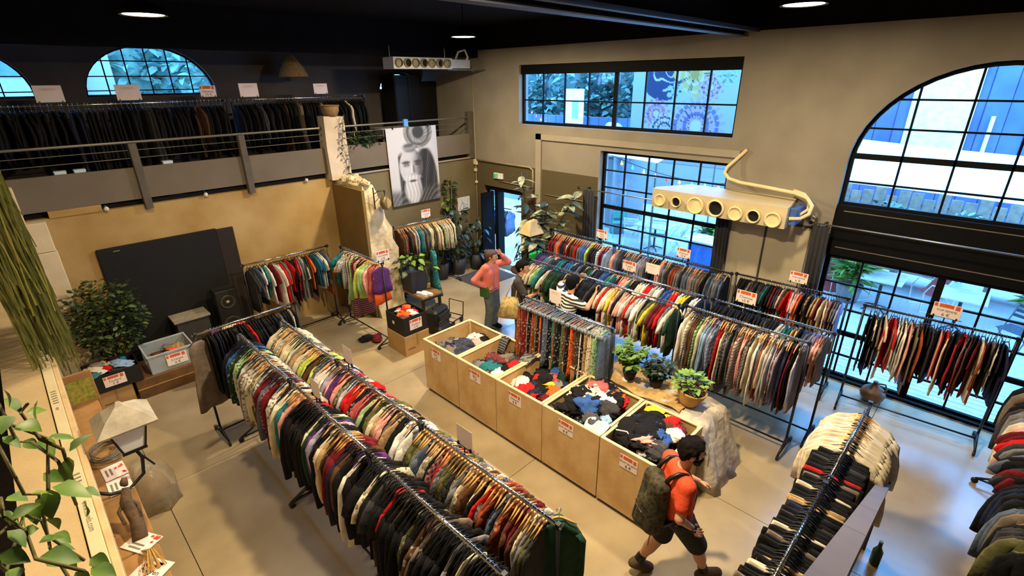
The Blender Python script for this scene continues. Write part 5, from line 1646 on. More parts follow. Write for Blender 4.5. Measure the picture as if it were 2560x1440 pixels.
# paper sack on the floor
bg_ = thing('paper_sack', 'translucent grey plastic sack of brown paper on the floor by the shelf', 'bag', (0.22, 6.25, 0), R(15))
MB().blob((0, 0.0, 0.22), (0.17, 0.2, 0.24), 12, 20, 14, 0.2).build('brown_filling', mat('brown paper', (150, 112, 72), 0.8), bg_, True)
mb = MB()
mb.rings([[(0.25 * math.cos(a) * (1 + .12 * math.sin(5 * a)), 0.28 * math.sin(a) * (1 + .1 * math.sin(7 * a)), 0.0) for a in [i * 2 * PI / 24 for i in range(24)]],
          [(0.24 * math.cos(a) * (1 + .1 * math.sin(5 * a + 1)), 0.26 * math.sin(a) * (1 + .1 * math.sin(6 * a)), 0.25) for a in [i * 2 * PI / 24 for i in range(24)]],
          [(0.16 * math.cos(a) * (1 + .2 * math.sin(5 * a + 2)), 0.2 * math.sin(a) * (1 + .2 * math.sin(6 * a)), 0.46) for a in [i * 2 * PI / 24 for i in range(24)]],
          [(0.08 * math.cos(a) - 0.02, 0.1 * math.sin(a) + 0.05, 0.56) for a in [i * 2 * PI / 24 for i in range(24)]]])
mb.build('plastic_skin', mat('grey film', (190, 182, 166), 0.25, 0, 0.1, 8, alpha=0.45), bg_, True)

# hanging moss and pothos
ms = thing('hanging_moss', 'long strands of green hanging moss in front of the stone pillar', 'hanging plant', (-0.15, 7.0, 3.95))
MOSSM = mat('moss green', (112, 110, 50), 0.8, 0, 0, 6, rgb2=(78, 84, 36))
rr = random.Random(77)
def strands(n, seed, L0, L1):
    mb = MB()
    r2 = random.Random(seed)
    for k in range(n):
        x, y = r2.uniform(-0.2, 0.13), r2.uniform(-0.7, 0.7)
        L = r2.uniform(L0, L1)
        pts = []
        for j in range(7):
            t = j / 6
            pts.append(Vector((x + 0.05 * t + 0.02 * math.sin(t * 6 + k), y + 0.03 * math.sin(t * 5 + k * 2), -L * t)))
        for j in range(6):
            w = 0.0055
            a, b = pts[j], pts[j + 1]
            mb.add([a + Vector((-w, 0, 0)), a + Vector((w, 0, 0)), b + Vector((w, 0, 0)), b + Vector((-w, 0, 0)), a + Vector((0, w, 0)), b + Vector((0, w, 0))], [(0, 1, 2, 3), (0, 4, 5, 3)])
    return mb
so = strands(900, 5, 0.9, 2.2).build('strand_mass', MOSSM, ms)
so['kind'] = 'stuff'
so = strands(200, 6, 0.5, 1.4).build('strand_mass', mat('yellow moss', (138, 132, 56), 0.8), ms)
so['kind'] = 'stuff'
MB().lathe([(0.1, -0.02), (0.17, 0.12), (0.18, 0.14), (0.15, 0.12)], 16).build('pot', mat('terracotta dark', (88, 58, 40)), ms, True)
MB().tube([(0, 0, 0.14), (0, 0, 1.3)], 0.006, 5).build('hanging_cord', BARK, ms)

tr = thing('climbing_trunk', 'gnarled trunk with climbing pothos rising beside the ledge', 'plant', (-0.62, 1.9, 1.99))
MB().tube([(0.0, 0.9, -0.02), (0.02, 0.75, 0.4), (0.0, 0.55, 0.85), (-0.08, 0.42, 1.3), (-0.12, 0.3, 1.8)], [0.12, 0.1, 0.085, 0.08, 0.07], 10).build('trunk', BARK, tr, True)
MB().tube([(-0.25, 1.6, -0.02), (-0.3, 1.3, 0.5), (-0.36, 1.1, 1.1)], [0.09, 0.08, 0.06], 9).build('trunk', BARK, tr, True)
zl = [(215, 440), (170, 490), (30, 370), (290, 640), (240, 660), (150, 660), (420, 700), (395, 770), (270, 850), (280, 960), (340, 930), (490, 940), (490, 1020), (200, 960), (90, 1090), (205, 1170), (290, 1110), (270, 1330), (60, 1190), (330, 1200), (540, 1340), (550, 1400), (450, 1430), (340, 1270), (40, 420), (120, 560), (30, 640), (60, 980), (150, 1060), (20, 1320), (200, 1050), (380, 1340), (250, 1240), (100, 1400), (10, 1090), (330, 640), (20, 520)]
rr = random.Random(15)
base = Vector((-0.62, 1.9, 1.99))
pts = []
for k, (zx, zy) in enumerate(zl):
    px, py = zx / 2.323, 820 + zy / 2.323
    p = at_dist(px, py, 2.25 + 0.25 * math.sin(k * 1.7)) - base
    pts.append(p)
    big = 0.56 if k in (9, 17, 10) else rr.uniform(0.3, 0.44)
    leaf_at('pothos', p, Vector((rr.uniform(-0.4, 1), rr.uniform(-1, 0.2), rr.uniform(-0.9, 0.1))), (LEAFG, LEAFY, LEAFG)[k % 3], tr, big, rr.uniform(-0.4, 0.4))
for c in ((0, 1, 3, 6, 11), (24, 25, 5, 4, 7, 12), (26, 13, 9, 19, 20), (27, 14, 15, 17, 21), (28, 16, 19, 23, 22), (18, 30, 33, 29), (2, 36, 35, 10)):
    path = []
    for i in c:
        path.append(pts[i] + Vector((-0.02, 0, 0.01)))
    MB().tube(path, 0.005, 5).build('vine_stem', STEMM, tr, True)

# ------------------------------------------------------------------ sloping stair parapet
pp = sroot('stair_parapet_wall')
COP = mat('lavender grey coping', (104, 101, 114), 0.7, 0, 0.05, 5)
PSIDE = mat('brown parapet side', (72, 62, 52), 0.8, 0, 0.1)
def slope_box(x0, x1, y0, y1, d0, d1, nm, mt):
    f = lambda x: 0.9 + (5.33 - x) * 0.585
    MB().add([(x0, y0, f(x0) - d1), (x1, y0, f(x1) - d1), (x1, y1, f(x1) - d1), (x0, y1, f(x0) - d1), (x0, y0, f(x0) - d0), (x1, y0, f(x1) - d0), (x1, y1, f(x1) - d0), (x0, y1, f(x0) - d0)],
             [(0, 3, 2, 1), (4, 5, 6, 7), (0, 1, 5, 4), (2, 3, 7, 6), (1, 2, 6, 5), (0, 4, 7, 3)]).build(nm, mt, pp)
for a, b in ((0.9, 2.3), (2.305, 3.1), (3.105, 4.2), (4.205, 5.36)):
    slope_box(a, b, 0.035, 0.125, 0.0, 0.05, 'coping_stone', COP)
slope_box(0.9, 5.33, 0.05, 0.11, 0.05, 0.42, 'parapet_side', PSIDE)
MB().box(5.27, 5.33, 0.05, 0.11, 0.0, 0.55).build('end_post', PSIDE, pp)
vb = thing('glass_bottle', 'dark green glass bottle standing beside the parapet foot', 'bottle', (5.15, -0.05, 0))
MB().lathe([(0.04, 0), (0.045, 0.02), (0.045, 0.18), (0.018, 0.24), (0.016, 0.3)], 16).build('bottle_body', mat('dark green glass', (24, 50, 36), 0.1), vb, True)
MB().lathe([(0.018, 0.29), (0.018, 0.31)], 12).build('bottle_cap', BRASS, vb)

# ------------------------------------------------------------------ stone block with plants behind the bins
rk = thing('stone_block', 'rough whitish boulder block standing behind the last bins', 'rock', (5.2, 2.4, 0))
ROCKM = mat('white stained rock', (206, 196, 180), 0.9, 0, 0, 4, 0.9, 12, 0.2, rgb2=(150, 140, 128))
secs = [(0.0, -0.32, 0.48, -0.92, 0.9), (0.15, -0.32, 0.42, -0.86, 0.88), (0.35, -0.32, 0.38, -0.8, 0.86), (0.55, -0.31, 0.36, -0.72, 0.86), (0.7, -0.3, 0.4, -0.66, 0.86), (0.8, -0.28, 0.36, -0.62, 0.84), (0.84, -0.2, 0.26, -0.5, 0.75)]
rrs = rock_rings(secs, 12, 0.035, 8)
MB().rings(rrs).build('rock_body', ROCKM, rk, True)
MB().grid(lambda u, v: (-0.24 + 0.6 * u + 0.02 * math.sin(v * 9), -0.3 + 1.2 * v, 0.865 + 0.012 * math.sin(u * 14 + v * 11) + 0.01 * math.sin(v * 23)), 16, 24).build('burlap_cover', mat('burlap', (182, 148, 92), 0.95, 0, 0.15, 20, 0.3, 80), rk, True)
bk = thing('rope_basket', 'woven rope basket of bright geranium leaning on the boulder', 'basket', (5.22, 2.12, 0.875))
BASKM = mat('woven rope', (186, 148, 84), 0.85, 0, 0.15, 12)
Mt = Matrix.Rotation(R(10), 3, 'X')
for k in range(12):
    z = k * 0.018
    r0 = 0.10 + 0.075 * (k / 11) ** 0.8
    MB().tube([Mt @ Vector((r0 * math.cos(a), r0 * math.sin(a), 0.012 + z)) for a in [i * PI / 14 for i in range(29)]], 0.0105, 6).build('rope_coil', BASKM, bk, True)
MB().lathe([(0.0, 0.0), (0.1, 0.0), (0.165, 0.19), (0.0, 0.19)], 20, M=Mt, cap0=False, cap1=False).build('basket_lining', mat('soil', (60, 44, 30), 0.95), bk)
rr = random.Random(61)
for k in range(70):
    a = rr.uniform(0, 6.28)
    q = rr.random() ** .6
    leaf_at('pothos', Vector((0.2 * q * math.cos(a) + 0.04, 0.2 * q * math.sin(a), 0.22 + 0.14 * (1 - q) + rr.uniform(0, 0.06))), Vector((math.cos(a), math.sin(a), rr.uniform(-0.1, 0.9))), LEAFY if k % 3 else LEAFG, bk, rr.uniform(0.4, 0.65))
def frond_plant(label, loc, n, h, w, mt, seed):
    t = thing('potted_fern', label, 'plant', loc)
    MB().lathe([(0.07, 0), (0.1, 0.12), (0.09, 0.12), (0.08, 0.1)], 14).build('pot', mat('dark pot', (44, 40, 36), 0.7), t, True)
    r2 = random.Random(seed)
    pd = []
    for k in range(n):
        a = r2.uniform(0, 6.28)
        hh = h * r2.uniform(0.5, 1.0)
        ww = w * r2.uniform(0.3, 1.0)
        path = [Vector((0, 0, 0.1)), Vector((ww * .4 * math.cos(a), ww * .4 * math.sin(a), hh * .65)), Vector((ww * math.cos(a), ww * math.sin(a), hh))]
        MB().tube(path, 0.004, 4).build('stem', STEMM, t, True)
        for j in range(16):
            s_ = 0.3 + 0.7 * j / 15
            p = path[0].lerp(path[1], s_ * 2) if s_ < 0.5 else path[1].lerp(path[2], s_ * 2 - 1)
            pd.append((p, Vector((math.cos(a + (1.2 if j % 2 else -1.2)), math.sin(a + (1.2 if j % 2 else -1.2)), r2.uniform(-0.4, 0.5)))))
    leaf_cloud('foliage', pd, 'small', mt, t, (0.7, 1.2), seed)
frond_plant('tall feathery green plant standing on the burlap behind the bins', (5.2, 2.95, 0.87), 26, 0.55, 0.25, LEAFG, 71)
frond_plant('dark leafy plant on the burlap beside the rope basket', (5.28, 2.6, 0.87), 20, 0.38, 0.22, LEAFD, 72)

# pottery jug by the glazed door
jg = thing('pottery_jug', 'round brown pottery jug with a handle standing by the glazed door', 'jug', (8.42, 0.62, 0))
JUGM = mat('brown pottery', (128, 90, 54), 0.45, 0, 0.2, 6)
MB().lathe([(0.09, 0), (0.15, 0.06), (0.17, 0.13), (0.14, 0.2), (0.07, 0.25), (0.035, 0.3), (0.03, 0.34), (0.02, 0.34)], 24).build('jug_body', JUGM, jg, True)
MB().tube([(0.0, -0.035, 0.31), (0.0, -0.12, 0.33), (0.0, -0.15, 0.26), (0.0, -0.13, 0.17)], 0.014, 8).build('handle', JUGM, jg, True)

# ------------------------------------------------------------------ mezzanine things
bs = thing('plant_basket', 'woven basket standing on the pale pier', 'basket', (4.9, YB - 0.02, 3.98))
MB().lathe([(0.13, 0), (0.17, 0.1), (0.18, 0.2), (0.15, 0.2), (0.14, 0.12)], 20).build('basket_body', mat('brown wicker', (128, 100, 66), 0.9, 0, 0.2, 20), bs, True)
MB().tube([(0.18 * math.cos(a), 0.18 * math.sin(a), 0.2) for a in [i * PI / 10 for i in range(21)]], 0.012, 6).build('basket_rim', mat('brown wicker', (128, 100, 66)), bs, True)
pv = thing('trailing_ivy', 'thin ivy trailing down the pale pier from the basket', 'hanging plant', (5.05, YB - 0.2, 3.0))
rr = random.Random(51)
for k in range(4):
    path = [Vector((0.05 * math.sin(j + k) + 0.02 * k - 0.06, -0.01 - 0.01 * k, 1.0 - j * 0.14)) for j in range(9)]
    MB().tube(path, 0.004, 4).build('stem', STEMM, pv, True)
    for p in path[1:]:
        leaf_at('small', p, rdir(rr, -0.8, 0.2), LEAFD, pv, rr.uniform(0.6, 1.0))
pb = thing('planter_plant', 'bushy plant spilling over the parapet between pier and poster', 'plant', (5.55, YB + 0.12, 3.1))
MB().box(-0.3, 0.35, -0.08, 0.1, 0, 0.3).build('planter_box', PLANTERM, pb)
leaf_cloud('foliage', [((rr.uniform(-0.32, 0.38), rr.uniform(-0.2, 0.08), rr.uniform(0.25, 0.55)), rdir(rr, -0.6, 0.5)) for _ in range(220)], 'small', LEAFD, pb, (0.8, 1.3), 4)
bc = thing('black_cabinet', 'tall black cabinet on the mezzanine beside the small arched window', 'cabinet', (7.75, 11.2, ZM))
MB().rbox(-0.45, 0.3, 0, 0.6, 0, 1.9, 0.01).build('cabinet_body', BLACKP, bc)
MB().rbox(0.31, 0.85, 0.05, 0.55, 0, 1.75, 0.01).build('side_cabinet', BLACKP, bc)
MB().rbox(-0.43, -0.08, -0.02, 0, 0.05, 1.85, 0.005).build('cabinet_door', BLACKP, bc)
MB().rbox(-0.06, 0.28, -0.02, 0, 0.05, 1.85, 0.005).build('cabinet_door', BLACKP, bc)
mt_ = thing('folding_table', 'small pale table on the mezzanine in front of the black cabinet', 'table', (6.85, 10.6, ZM))
MB().rbox(-0.4, 0.4, 0, 0.5, 0.72, 0.75, 0.01).build('table_top', mat('pale table top', (150, 148, 140), 0.6), mt_)
for x in (-0.36, 0.33):
    for y in (0.03, 0.43):
        MB().box(x, x + 0.04, y, y + 0.04, 0, 0.72).build('leg', GALV, mt_)
bt_ = thing('blue_box', 'small bright blue box hanging on the mezzanine handrail above the poster', 'box', (6.62, YB - 0.03, 3.68))
MB().rbox(-0.05, 0.06, -0.03, 0.03, 0, 0.15, 0.006).build('box_body', mat('bright blue plastic', (90, 150, 220), 0.4), bt_)
MB().tube([(0, 0, 0.15), (0, 0.03, 0.17)], 0.006, 5).build('hook', GALV, bt_)
wl = thing('wicker_pendant', 'wide wicker cone lampshade hanging at the back of the mezzanine', 'lamp', (4.95, 11.4, 4.72))
MB().lathe([(0.3, 0.0), (0.24, 0.16), (0.1, 0.36), (0.06, 0.42)], 24, cap0=False).build('lamp_shade', mat('lit wicker', (150, 116, 66), 0.9, 0, 0.25, 30), wl, True)
MB().lathe([(0.0, 0.1), (0.05, 0.13), (0.05, 0.17), (0.0, 0.2)], 12, cap0=False, cap1=False).build('bulb', mat('warm bulb', (255, 220, 150), 0.5, 0, 0, emit=(255, 200, 120), estr=6), wl, True)
MB().tube([(0, 0, 0.42), (0, 0, ZC - 4.72)], 0.006, 5).build('cord', BLACK, wl)
for k, (x, l) in enumerate(((0.62, 'white shoebox at the mezzanine edge behind the pillar'), (0.85, 'small white carton at the mezzanine edge near the pillar'), (2.0, 'white carton at the mezzanine edge between the posts'))):
    b = thing('shoe_box', l, 'box', (x, YB + 0.1, 3.36))
    MB().rbox(-0.07, 0.07, 0, 0.12, 0, 0.06, 0.004).build('box_body', mat('bluish white card', (200, 214, 226), 0.6), b)
    MB().rbox(-0.073, 0.073, -0.003, 0.123, 0.045, 0.065, 0.002).build('lid', mat('bluish white card', (200, 214, 226)), b)
    MB().box(-0.1, 0.1, 0.0, 0.14, -0.51, 0.0).build('riser', SLABM, b)
for k, x in enumerate((1.0, 2.4, 4.2)):
    s_ = thing('spot_lamp', 'small white clip spotlight in the dark slot, %s from the pillar' % ('first', 'second', 'third')[k], 'lamp', (x, YB - 0.04, 2.82))
    MB().lathe([(0.03, -0.05), (0.035, 0.0), (0.02, 0.04), (0, 0.045)], 12, M=Matrix.Rotation(R(50), 3, 'X')).build('lamp_head', mat('white enamel', (210, 206, 198), 0.4), s_, True)
    MB().tube([(0, 0, 0), (0, 0.05, 0.05)], 0.008, 5).build('lamp_arm', GALV, s_)
# ------------------------------------------------------------------ people: bodies from smooth blended limbs
def nets(f, lo, hi, h):
    """surface of f < 0 sampled on a grid of step h"""
    lo, hi = np.array(lo, float), np.array(hi, float)
    n = np.ceil((hi - lo) / h).astype(int) + 1
    ax = [lo[i] + h * np.arange(n[i]) for i in range(3)]
    X, Y, Z = np.meshgrid(*ax, indexing='ij')
    V = f(X, Y, Z)
    ins = V < 0
    c = np.zeros(tuple(n - 1), int)
    for i in (0, 1):
        for j in (0, 1):
            for k in (0, 1):
                c += ins[i:n[0] - 1 + i, j:n[1] - 1 + j, k:n[2] - 1 + k]
    mix = (c > 0) & (c < 8)
    idx = -np.ones(c.shape, int)
    cells = np.argwhere(mix)
    idx[mix] = np.arange(len(cells))
    acc = np.zeros((len(cells), 3))
    cnt = np.zeros(len(cells))
    corners = [(i, j, k) for i in (0, 1) for j in (0, 1) for k in (0, 1)]
    for a in corners:
        for b in corners:
            if a < b and sum(abs(a[q] - b[q]) for q in range(3)) == 1:
                va = V[cells[:, 0] + a[0], cells[:, 1] + a[1], cells[:, 2] + a[2]]
                vb = V[cells[:, 0] + b[0], cells[:, 1] + b[1], cells[:, 2] + b[2]]
                cr = (va < 0) != (vb < 0)
                t = np.where(cr, va / np.where(cr, va - vb, 1), 0)
                p = np.array(a)[None] + t[:, None] * (np.array(b) - np.array(a))[None]
                acc += np.where(cr[:, None], p, 0)
                cnt += cr
    verts = lo + h * (cells + acc / cnt[:, None])
    faces = []
    for axis in range(3):
        o1, o2 = (axis + 1) % 3, (axis + 2) % 3
        sl0 = [slice(None)] * 3
        sl1 = [slice(None)] * 3
        sl0[axis] = slice(0, n[axis] - 1)
        sl1[axis] = slice(1, n[axis])
        d = ins[tuple(sl0)] != ins[tuple(sl1)]
        e = np.argwhere(d)
        e = e[(e[:, o1] > 0) & (e[:, o2] > 0) & (e[:, o1] < n[o1] - 1) & (e[:, o2] < n[o2] - 1)]
        s = ins[tuple(e.T)]
        q = []
        for da, db in ((-1, -1), (0, -1), (0, 0), (-1, 0)):
            cc = e.copy()
            cc[:, o1] += da
            cc[:, o2] += db
            q.append(idx[tuple(cc.T)])
        q = np.array(q).T
        q[~s] = q[~s][:, ::-1]
        faces.append(q)
    faces = np.concatenate(faces)
    return verts, faces[(faces >= 0).all(1)]


def cap_sdf(prims, k=0.03, grow=0.0):
    def f(X, Y, Z):
        d = None
        for a, b, ra, rb in prims:
            a, b = np.array(a, float), np.array(b, float)
            ab = b - a
            l2 = max(1e-9, float(ab @ ab))
            t = np.clip(((X - a[0]) * ab[0] + (Y - a[1]) * ab[1] + (Z - a[2]) * ab[2]) / l2, 0, 1)
            e = np.sqrt((X - a[0] - t * ab[0]) ** 2 + (Y - a[1] - t * ab[1]) ** 2 + (Z - a[2] - t * ab[2]) ** 2) - (ra + (rb - ra) * t) - grow
            if d is None:
                d = e
            else:
                h = np.clip(0.5 + 0.5 * (d - e) / k, 0, 1)
                d = d * (1 - h) + e * h - k * h * (1 - h)
        return d
    return f


def sdf_obj(name, f, prims, h, mt, parent, pad=0.04, extra=None):
    P = np.array([p for a, b, ra, rb in prims for p in (np.array(a) - max(ra, rb), np.array(a) + max(ra, rb), np.array(b) - max(ra, rb), np.array(b) + max(ra, rb))])
    v, q = nets(f, P.min(0) - pad, P.max(0) + pad, h)
    vs = [tuple(p) for p in v.tolist()]
    fs = [tuple(x) for x in q.tolist()]
    if extra:
        for ev, ef in extra:
            n = len(vs)
            vs += ev
            fs += [tuple(i + n for i in x) for x in ef]
    mb = MB()
    mb.v, mb.f = vs, fs
    return mb.build(name, mt, parent, True)


def hand_mesh(wrist, fwd, side, curl=0.5):
    """five-fingered hand; side = direction of the thumb, fwd = direction of the fingers"""
    fwd = Vector(fwd).normalized()
    side = Vector(side)
    side = (side - fwd * side.dot(fwd)).normalized()
    nrm = fwd.cross(side)
    w = Vector(wrist)
    pr = []
    def P(a, b, c):
        return tuple(w + fwd * a + side * b + nrm * c)
    for k in range(4):
        b = 0.027 - 0.018 * k
        pr.append((P(0, b * .5, 0), P(0.085, b, 0), 0.015, 0.012))
    for k in range(4):
        b = 0.029 - 0.0195 * k
        L = (0.068, 0.078, 0.072, 0.055)[k]
        k1 = P(0.085, b, 0)
        k2 = P(0.085 + L * .55 * math.cos(curl * .7), b * 1.1, L * .55 * math.sin(curl * .7))
        k3 = P(0.085 + L * (.55 * math.cos(curl * .7) + .45 * math.cos(curl * 1.7)), b * 1.12, L * (.55 * math.sin(curl * .7) + .45 * math.sin(curl * 1.7)))
        pr.append((k1, k2, 0.0098, 0.0088))
        pr.append((k2, k3, 0.0088, 0.0074))
    pr.append((P(0.025, 0.025, 0), P(0.055, 0.052, 0.012), 0.013, 0.0105))
    pr.append((P(0.055, 0.052, 0.012), P(0.088, 0.058, 0.024), 0.0105, 0.008))
    A = np.array([p for a, b, ra, rb in pr for p in (a, b)])
    v, q = nets(cap_sdf(pr, 0.006), A.min(0) - 0.03, A.max(0) + 0.03, 0.0055)
    return [tuple(p) for p in v.tolist()], [tuple(x) for x in q.tolist()]


SKIN = mat('warm skin', (196, 142, 112), 0.5, 0, 0.05, 8)


def person(label, loc, heading, J, torso_r=0.10, fem=False, sleeve=0.55, shirt=None, shirt_hem=0.86, pants=None, pant_to='knee', pant_grow=0.018, shoes=None, hair=None, hair_style='short', socks=None, look=0.0, beard=None, shirt_grow=0.014, hands=(0.4, 0.4), thumbs=None):
    """J: joints in (forward, left, up) metres from the ground point below the pelvis"""
    t = thing('person', label, 'person', loc, heading)
    g = {k: Vector(v) for k, v in J.items()}
    pe, ch, nk, hd = g['pelvis'], g['chest'], g['neck'], g['head']
    L = Vector((0, 1, 0))
    sw = 0.165 if fem else 0.185
    hw = 0.085
    shL, shR = g.get('shL', ch + L * sw + Vector((0, 0, 0.12))), g.get('shR', ch - L * sw + Vector((0, 0, 0.12)))
    torso = [(pe + L * hw, ch + L * 0.095, 0.108, 0.112), (pe - L * hw, ch - L * 0.095, 0.108, 0.112), (ch + L * 0.08, ch + L * 0.07 + Vector((0, 0, 0.12)), 0.10, 0.072), (ch - L * 0.08, ch - L * 0.07 + Vector((0, 0, 0.12)), 0.10, 0.072),
             (shL, shR, 0.056, 0.056)]
    arms = [(shL, g['elL'], 0.053, 0.041), (g['elL'], g['wrL'], 0.04, 0.027), (shR, g['elR'], 0.053, 0.041), (g['elR'], g['wrR'], 0.04, 0.027)]
    hipL, hipR = pe + L * 0.09, pe - L * 0.09
    legs = [(hipL, g['knL'], 0.095, 0.06), (g['knL'], g['anL'], 0.06, 0.038), (hipR, g['knR'], 0.095, 0.06), (g['knR'], g['anR'], 0.06, 0.038)]
    calf = [(g['knL'].lerp(g['anL'], 0.2), g['knL'].lerp(g['anL'], 0.5), 0.06, 0.056), (g['knR'].lerp(g['anR'], 0.2), g['knR'].lerp(g['anR'], 0.5), 0.06, 0.056)]
    fwd = Vector((math.cos(look), math.sin(look), 0))
    fwd = (fwd + Vector((0, 0, g['head'].z * 0 - J.get('nod', 0.0) if isinstance(J.get('nod', 0.0), float) else 0))).normalized() if False else fwd
    headp = [(nk - Vector((0, 0, 0.06)), hd - fwd * 0.02 - Vector((0, 0, 0.02)), 0.058, 0.055), (hd - fwd * 0.025 + Vector((0, 0, 0.02)), hd + fwd * 0.02 + Vector((0, 0, 0.03)), 0.088, 0.08),
             (hd + fwd * 0.035 - Vector((0, 0, 0.03)), hd + fwd * 0.045 - Vector((0, 0, 0.085)), 0.062, 0.038)]
    ls = Vector((-fwd.y, fwd.x, 0))
    facep = [(hd + fwd * 0.098 + Vector((0, 0, 0.012)), hd + fwd * 0.116 - Vector((0, 0, 0.026)), 0.009, 0.013)]
    for s_ in (-1, 1):
        facep.append((hd + ls * (0.088 * s_) - fwd * 0.012 + Vector((0, 0, 0.012)), hd + ls * (0.093 * s_) - fwd * 0.02 - Vector((0, 0, 0.025)), 0.014, 0.010))
    allp = torso + arms + legs + calf + headp + facep
    allp = [(tuple(a), tuple(b), ra, rb) for a, b, ra, rb in allp]
    th = thumbs or ((1, 0, 0.2), (1, 0, 0.2))
    ex = []
    for q, (w_, e_) in enumerate(((g['wrL'], g['elL']), (g['wrR'], g['elR']))):
        d = g['hdL' if q == 0 else 'hdR'] - w_ if ('hdL' if q == 0 else 'hdR') in g else (w_ - e_)
        ex.append(hand_mesh(w_ - d.normalized() * 0.01, d, th[q], hands[q]))
    body = sdf_obj('body', cap_sdf(allp, 0.028), allp, 0.0135, J.get('skin', SKIN), t, extra=ex)

    def cloth(nm, prims, grow, mt, cut=None, h=0.014, k=0.035):
        prims = [(tuple(a), tuple(b), ra, rb) for a, b, ra, rb in prims]
        f0 = cap_sdf(prims, k, grow)
        f = (lambda X, Y, Z: np.maximum(f0(X, Y, Z), cut(X, Y, Z))) if cut else f0
        return sdf_obj(nm, f, prims, h, mt, t, 0.06 + grow)
    if shirt:
        pr = torso + [(shL, shL.lerp(g['elL'], min(1, sleeve)), 0.056, 0.056 if sleeve < 1 else 0.045), (shR, shR.lerp(g['elR'], min(1, sleeve)), 0.056, 0.056 if sleeve < 1 else 0.045)]
        if sleeve > 1:
            pr += [(g['elL'], g['elL'].lerp(g['wrL'], sleeve - 1), 0.045, 0.034), (g['elR'], g['elR'].lerp(g['wrR'], sleeve - 1), 0.045, 0.034)]
        pr.append((pe + L * hw - Vector((0, 0, 0.06)), pe - L * hw - Vector((0, 0, 0.06)), 0.11, 0.11))
        nx, ny, nz = nk
        cloth('shirt', pr, shirt_grow, shirt, lambda X, Y, Z: np.maximum(shirt_hem - Z, 0.078 - np.sqrt((X - nx - 0.02) ** 2 + (Y - ny) ** 2 + (Z - nz - 0.015) ** 2)))
    if pants:
        to = {'knee': 1.0, 'ankle': 2.0}[pant_to]
        pr = [(pe + L * hw, pe - L * hw, 0.11, 0.11)]
        for kn, an, hp in ((g['knL'], g['anL'], hipL), (g['knR'], g['anR'], hipR)):
            pr.append((hp, kn, 0.098, 0.072))
            if to > 1:
                pr.append((kn, kn.lerp(an, 0.93), 0.07, 0.06))
        top = shirt_hem + 0.06
        cloth('shorts' if to == 1 else 'trousers', pr, pant_grow, pants, lambda X, Y, Z: Z - top)
    for s_, kn, an, nm in ((1, g['knL'], g['anL'], 'footL'), (-1, g['knR'], g['anR'], 'footR')):
        fd = Vector(J.get(nm, (1, 0, 0))).normalized()
        heel = an - fd * 0.045 - Vector((0, 0, 0.035))
        toe = an + fd * 0.15 + Vector((0, 0, -0.042))
        pr = [(an, an - Vector((0, 0, 0.03)), 0.048, 0.048), (heel, toe, 0.042, 0.036), (an + fd * 0.04 - Vector((0, 0, 0.03)), toe - fd * 0.02, 0.05, 0.042)]
        zlo = min(heel.z, toe.z) - 0.036
        cloth('shoe', pr, 0.004, shoes or BLACKP, (lambda X, Y, Z, zz=an.z - 0.075: zz - Z) if abs(fd.z) < 0.05 else None, 0.011, 0.025)
        if socks:
            cloth('sock', [(an.lerp(kn, 0.02), an.lerp(kn, 0.2), 0.042, 0.044)], 0.004, socks, None, 0.011)
    if hair:
        up = Vector((0, 0, 1))
        hp = [(hd - fwd * 0.04 + up * 0.03, hd + fwd * 0.02 + up * 0.045, 0.095, 0.085), (hd - fwd * 0.06, hd - fwd * 0.065 - up * 0.05, 0.072, 0.05)]
        hx, hy, hz = hd
        fx, fy = fwd.x, fwd.y
        amp = 0.010 if hair_style == 'curly' else 0.003
        gr = 0.022 if hair_style == 'curly' else 0.008
        hp = [(tuple(a), tuple(b), ra, rb) for a, b, ra, rb in hp]
        if hair_style == 'curly':
            r2 = random.Random(9)
            for _ in range(70):
                d_ = rdir(r2, -0.5, 1.0).normalized()
                if d_.dot(fwd) > 0.75 and d_.z < 0.5:
                    continue
                q_ = hd - fwd * 0.015 + up * 0.035 + d_ * r2.uniform(0.088, 0.108)
                hp.append((tuple(q_), tuple(q_ + rdir(r2, -1, 1) * 0.008), 0.024, 0.02))
            gr, amp = 0.0, 0.004
        f0 = cap_sdf(hp, 0.012 if hair_style == 'curly' else 0.03, gr)
        def fh(X, Y, Z):
            q = f0(X, Y, Z) + amp * np.sin(X * 95) * np.sin(Y * 90 + 1) * np.sin(Z * 100)
            fr_ = (X - hx) * fx + (Y - hy) * fy
            face = np.maximum(fr_ - 0.045, -(fr_ - 0.045) * 0 + (Z - hz - 0.055))
            cutf = np.minimum(0.05 - fr_ + 0 * Z, 1)
            # leave the face free: in front and below the hairline
            free = np.minimum(fr_ - 0.035 + 0.25 * (hz + 0.02 - Z), hz + 0.062 - Z)
            return np.maximum(q, free)
        sdf_obj('hair', fh, hp, 0.0105, hair, t, 0.05)
        if hair_style == 'bun':
            MB().blob(tuple(hd - fwd * 0.12 + up * 0.02), (0.045, 0.045, 0.045), 5, 14, 10, 0.1).build('hair_bun', hair, t, True)
    if beard:
        hp = [(hd + fwd * 0.05 - Vector((0, 0, 0.07)), hd + fwd * 0.055 - Vector((0, 0, 0.115)), 0.05, 0.03), (hd + ls * 0.07 - Vector((0, 0, 0.03)), hd + fwd * 0.04 - Vector((0, 0, 0.09)), 0.022, 0.035), (hd - ls * 0.07 - Vector((0, 0, 0.03)), hd + fwd * 0.04 - Vector((0, 0, 0.09)), 0.022, 0.035)]
        cloth('beard', hp, 0.005, beard, lambda X, Y, Z: Z - (hd.z - 0.045), 0.009, 0.02)
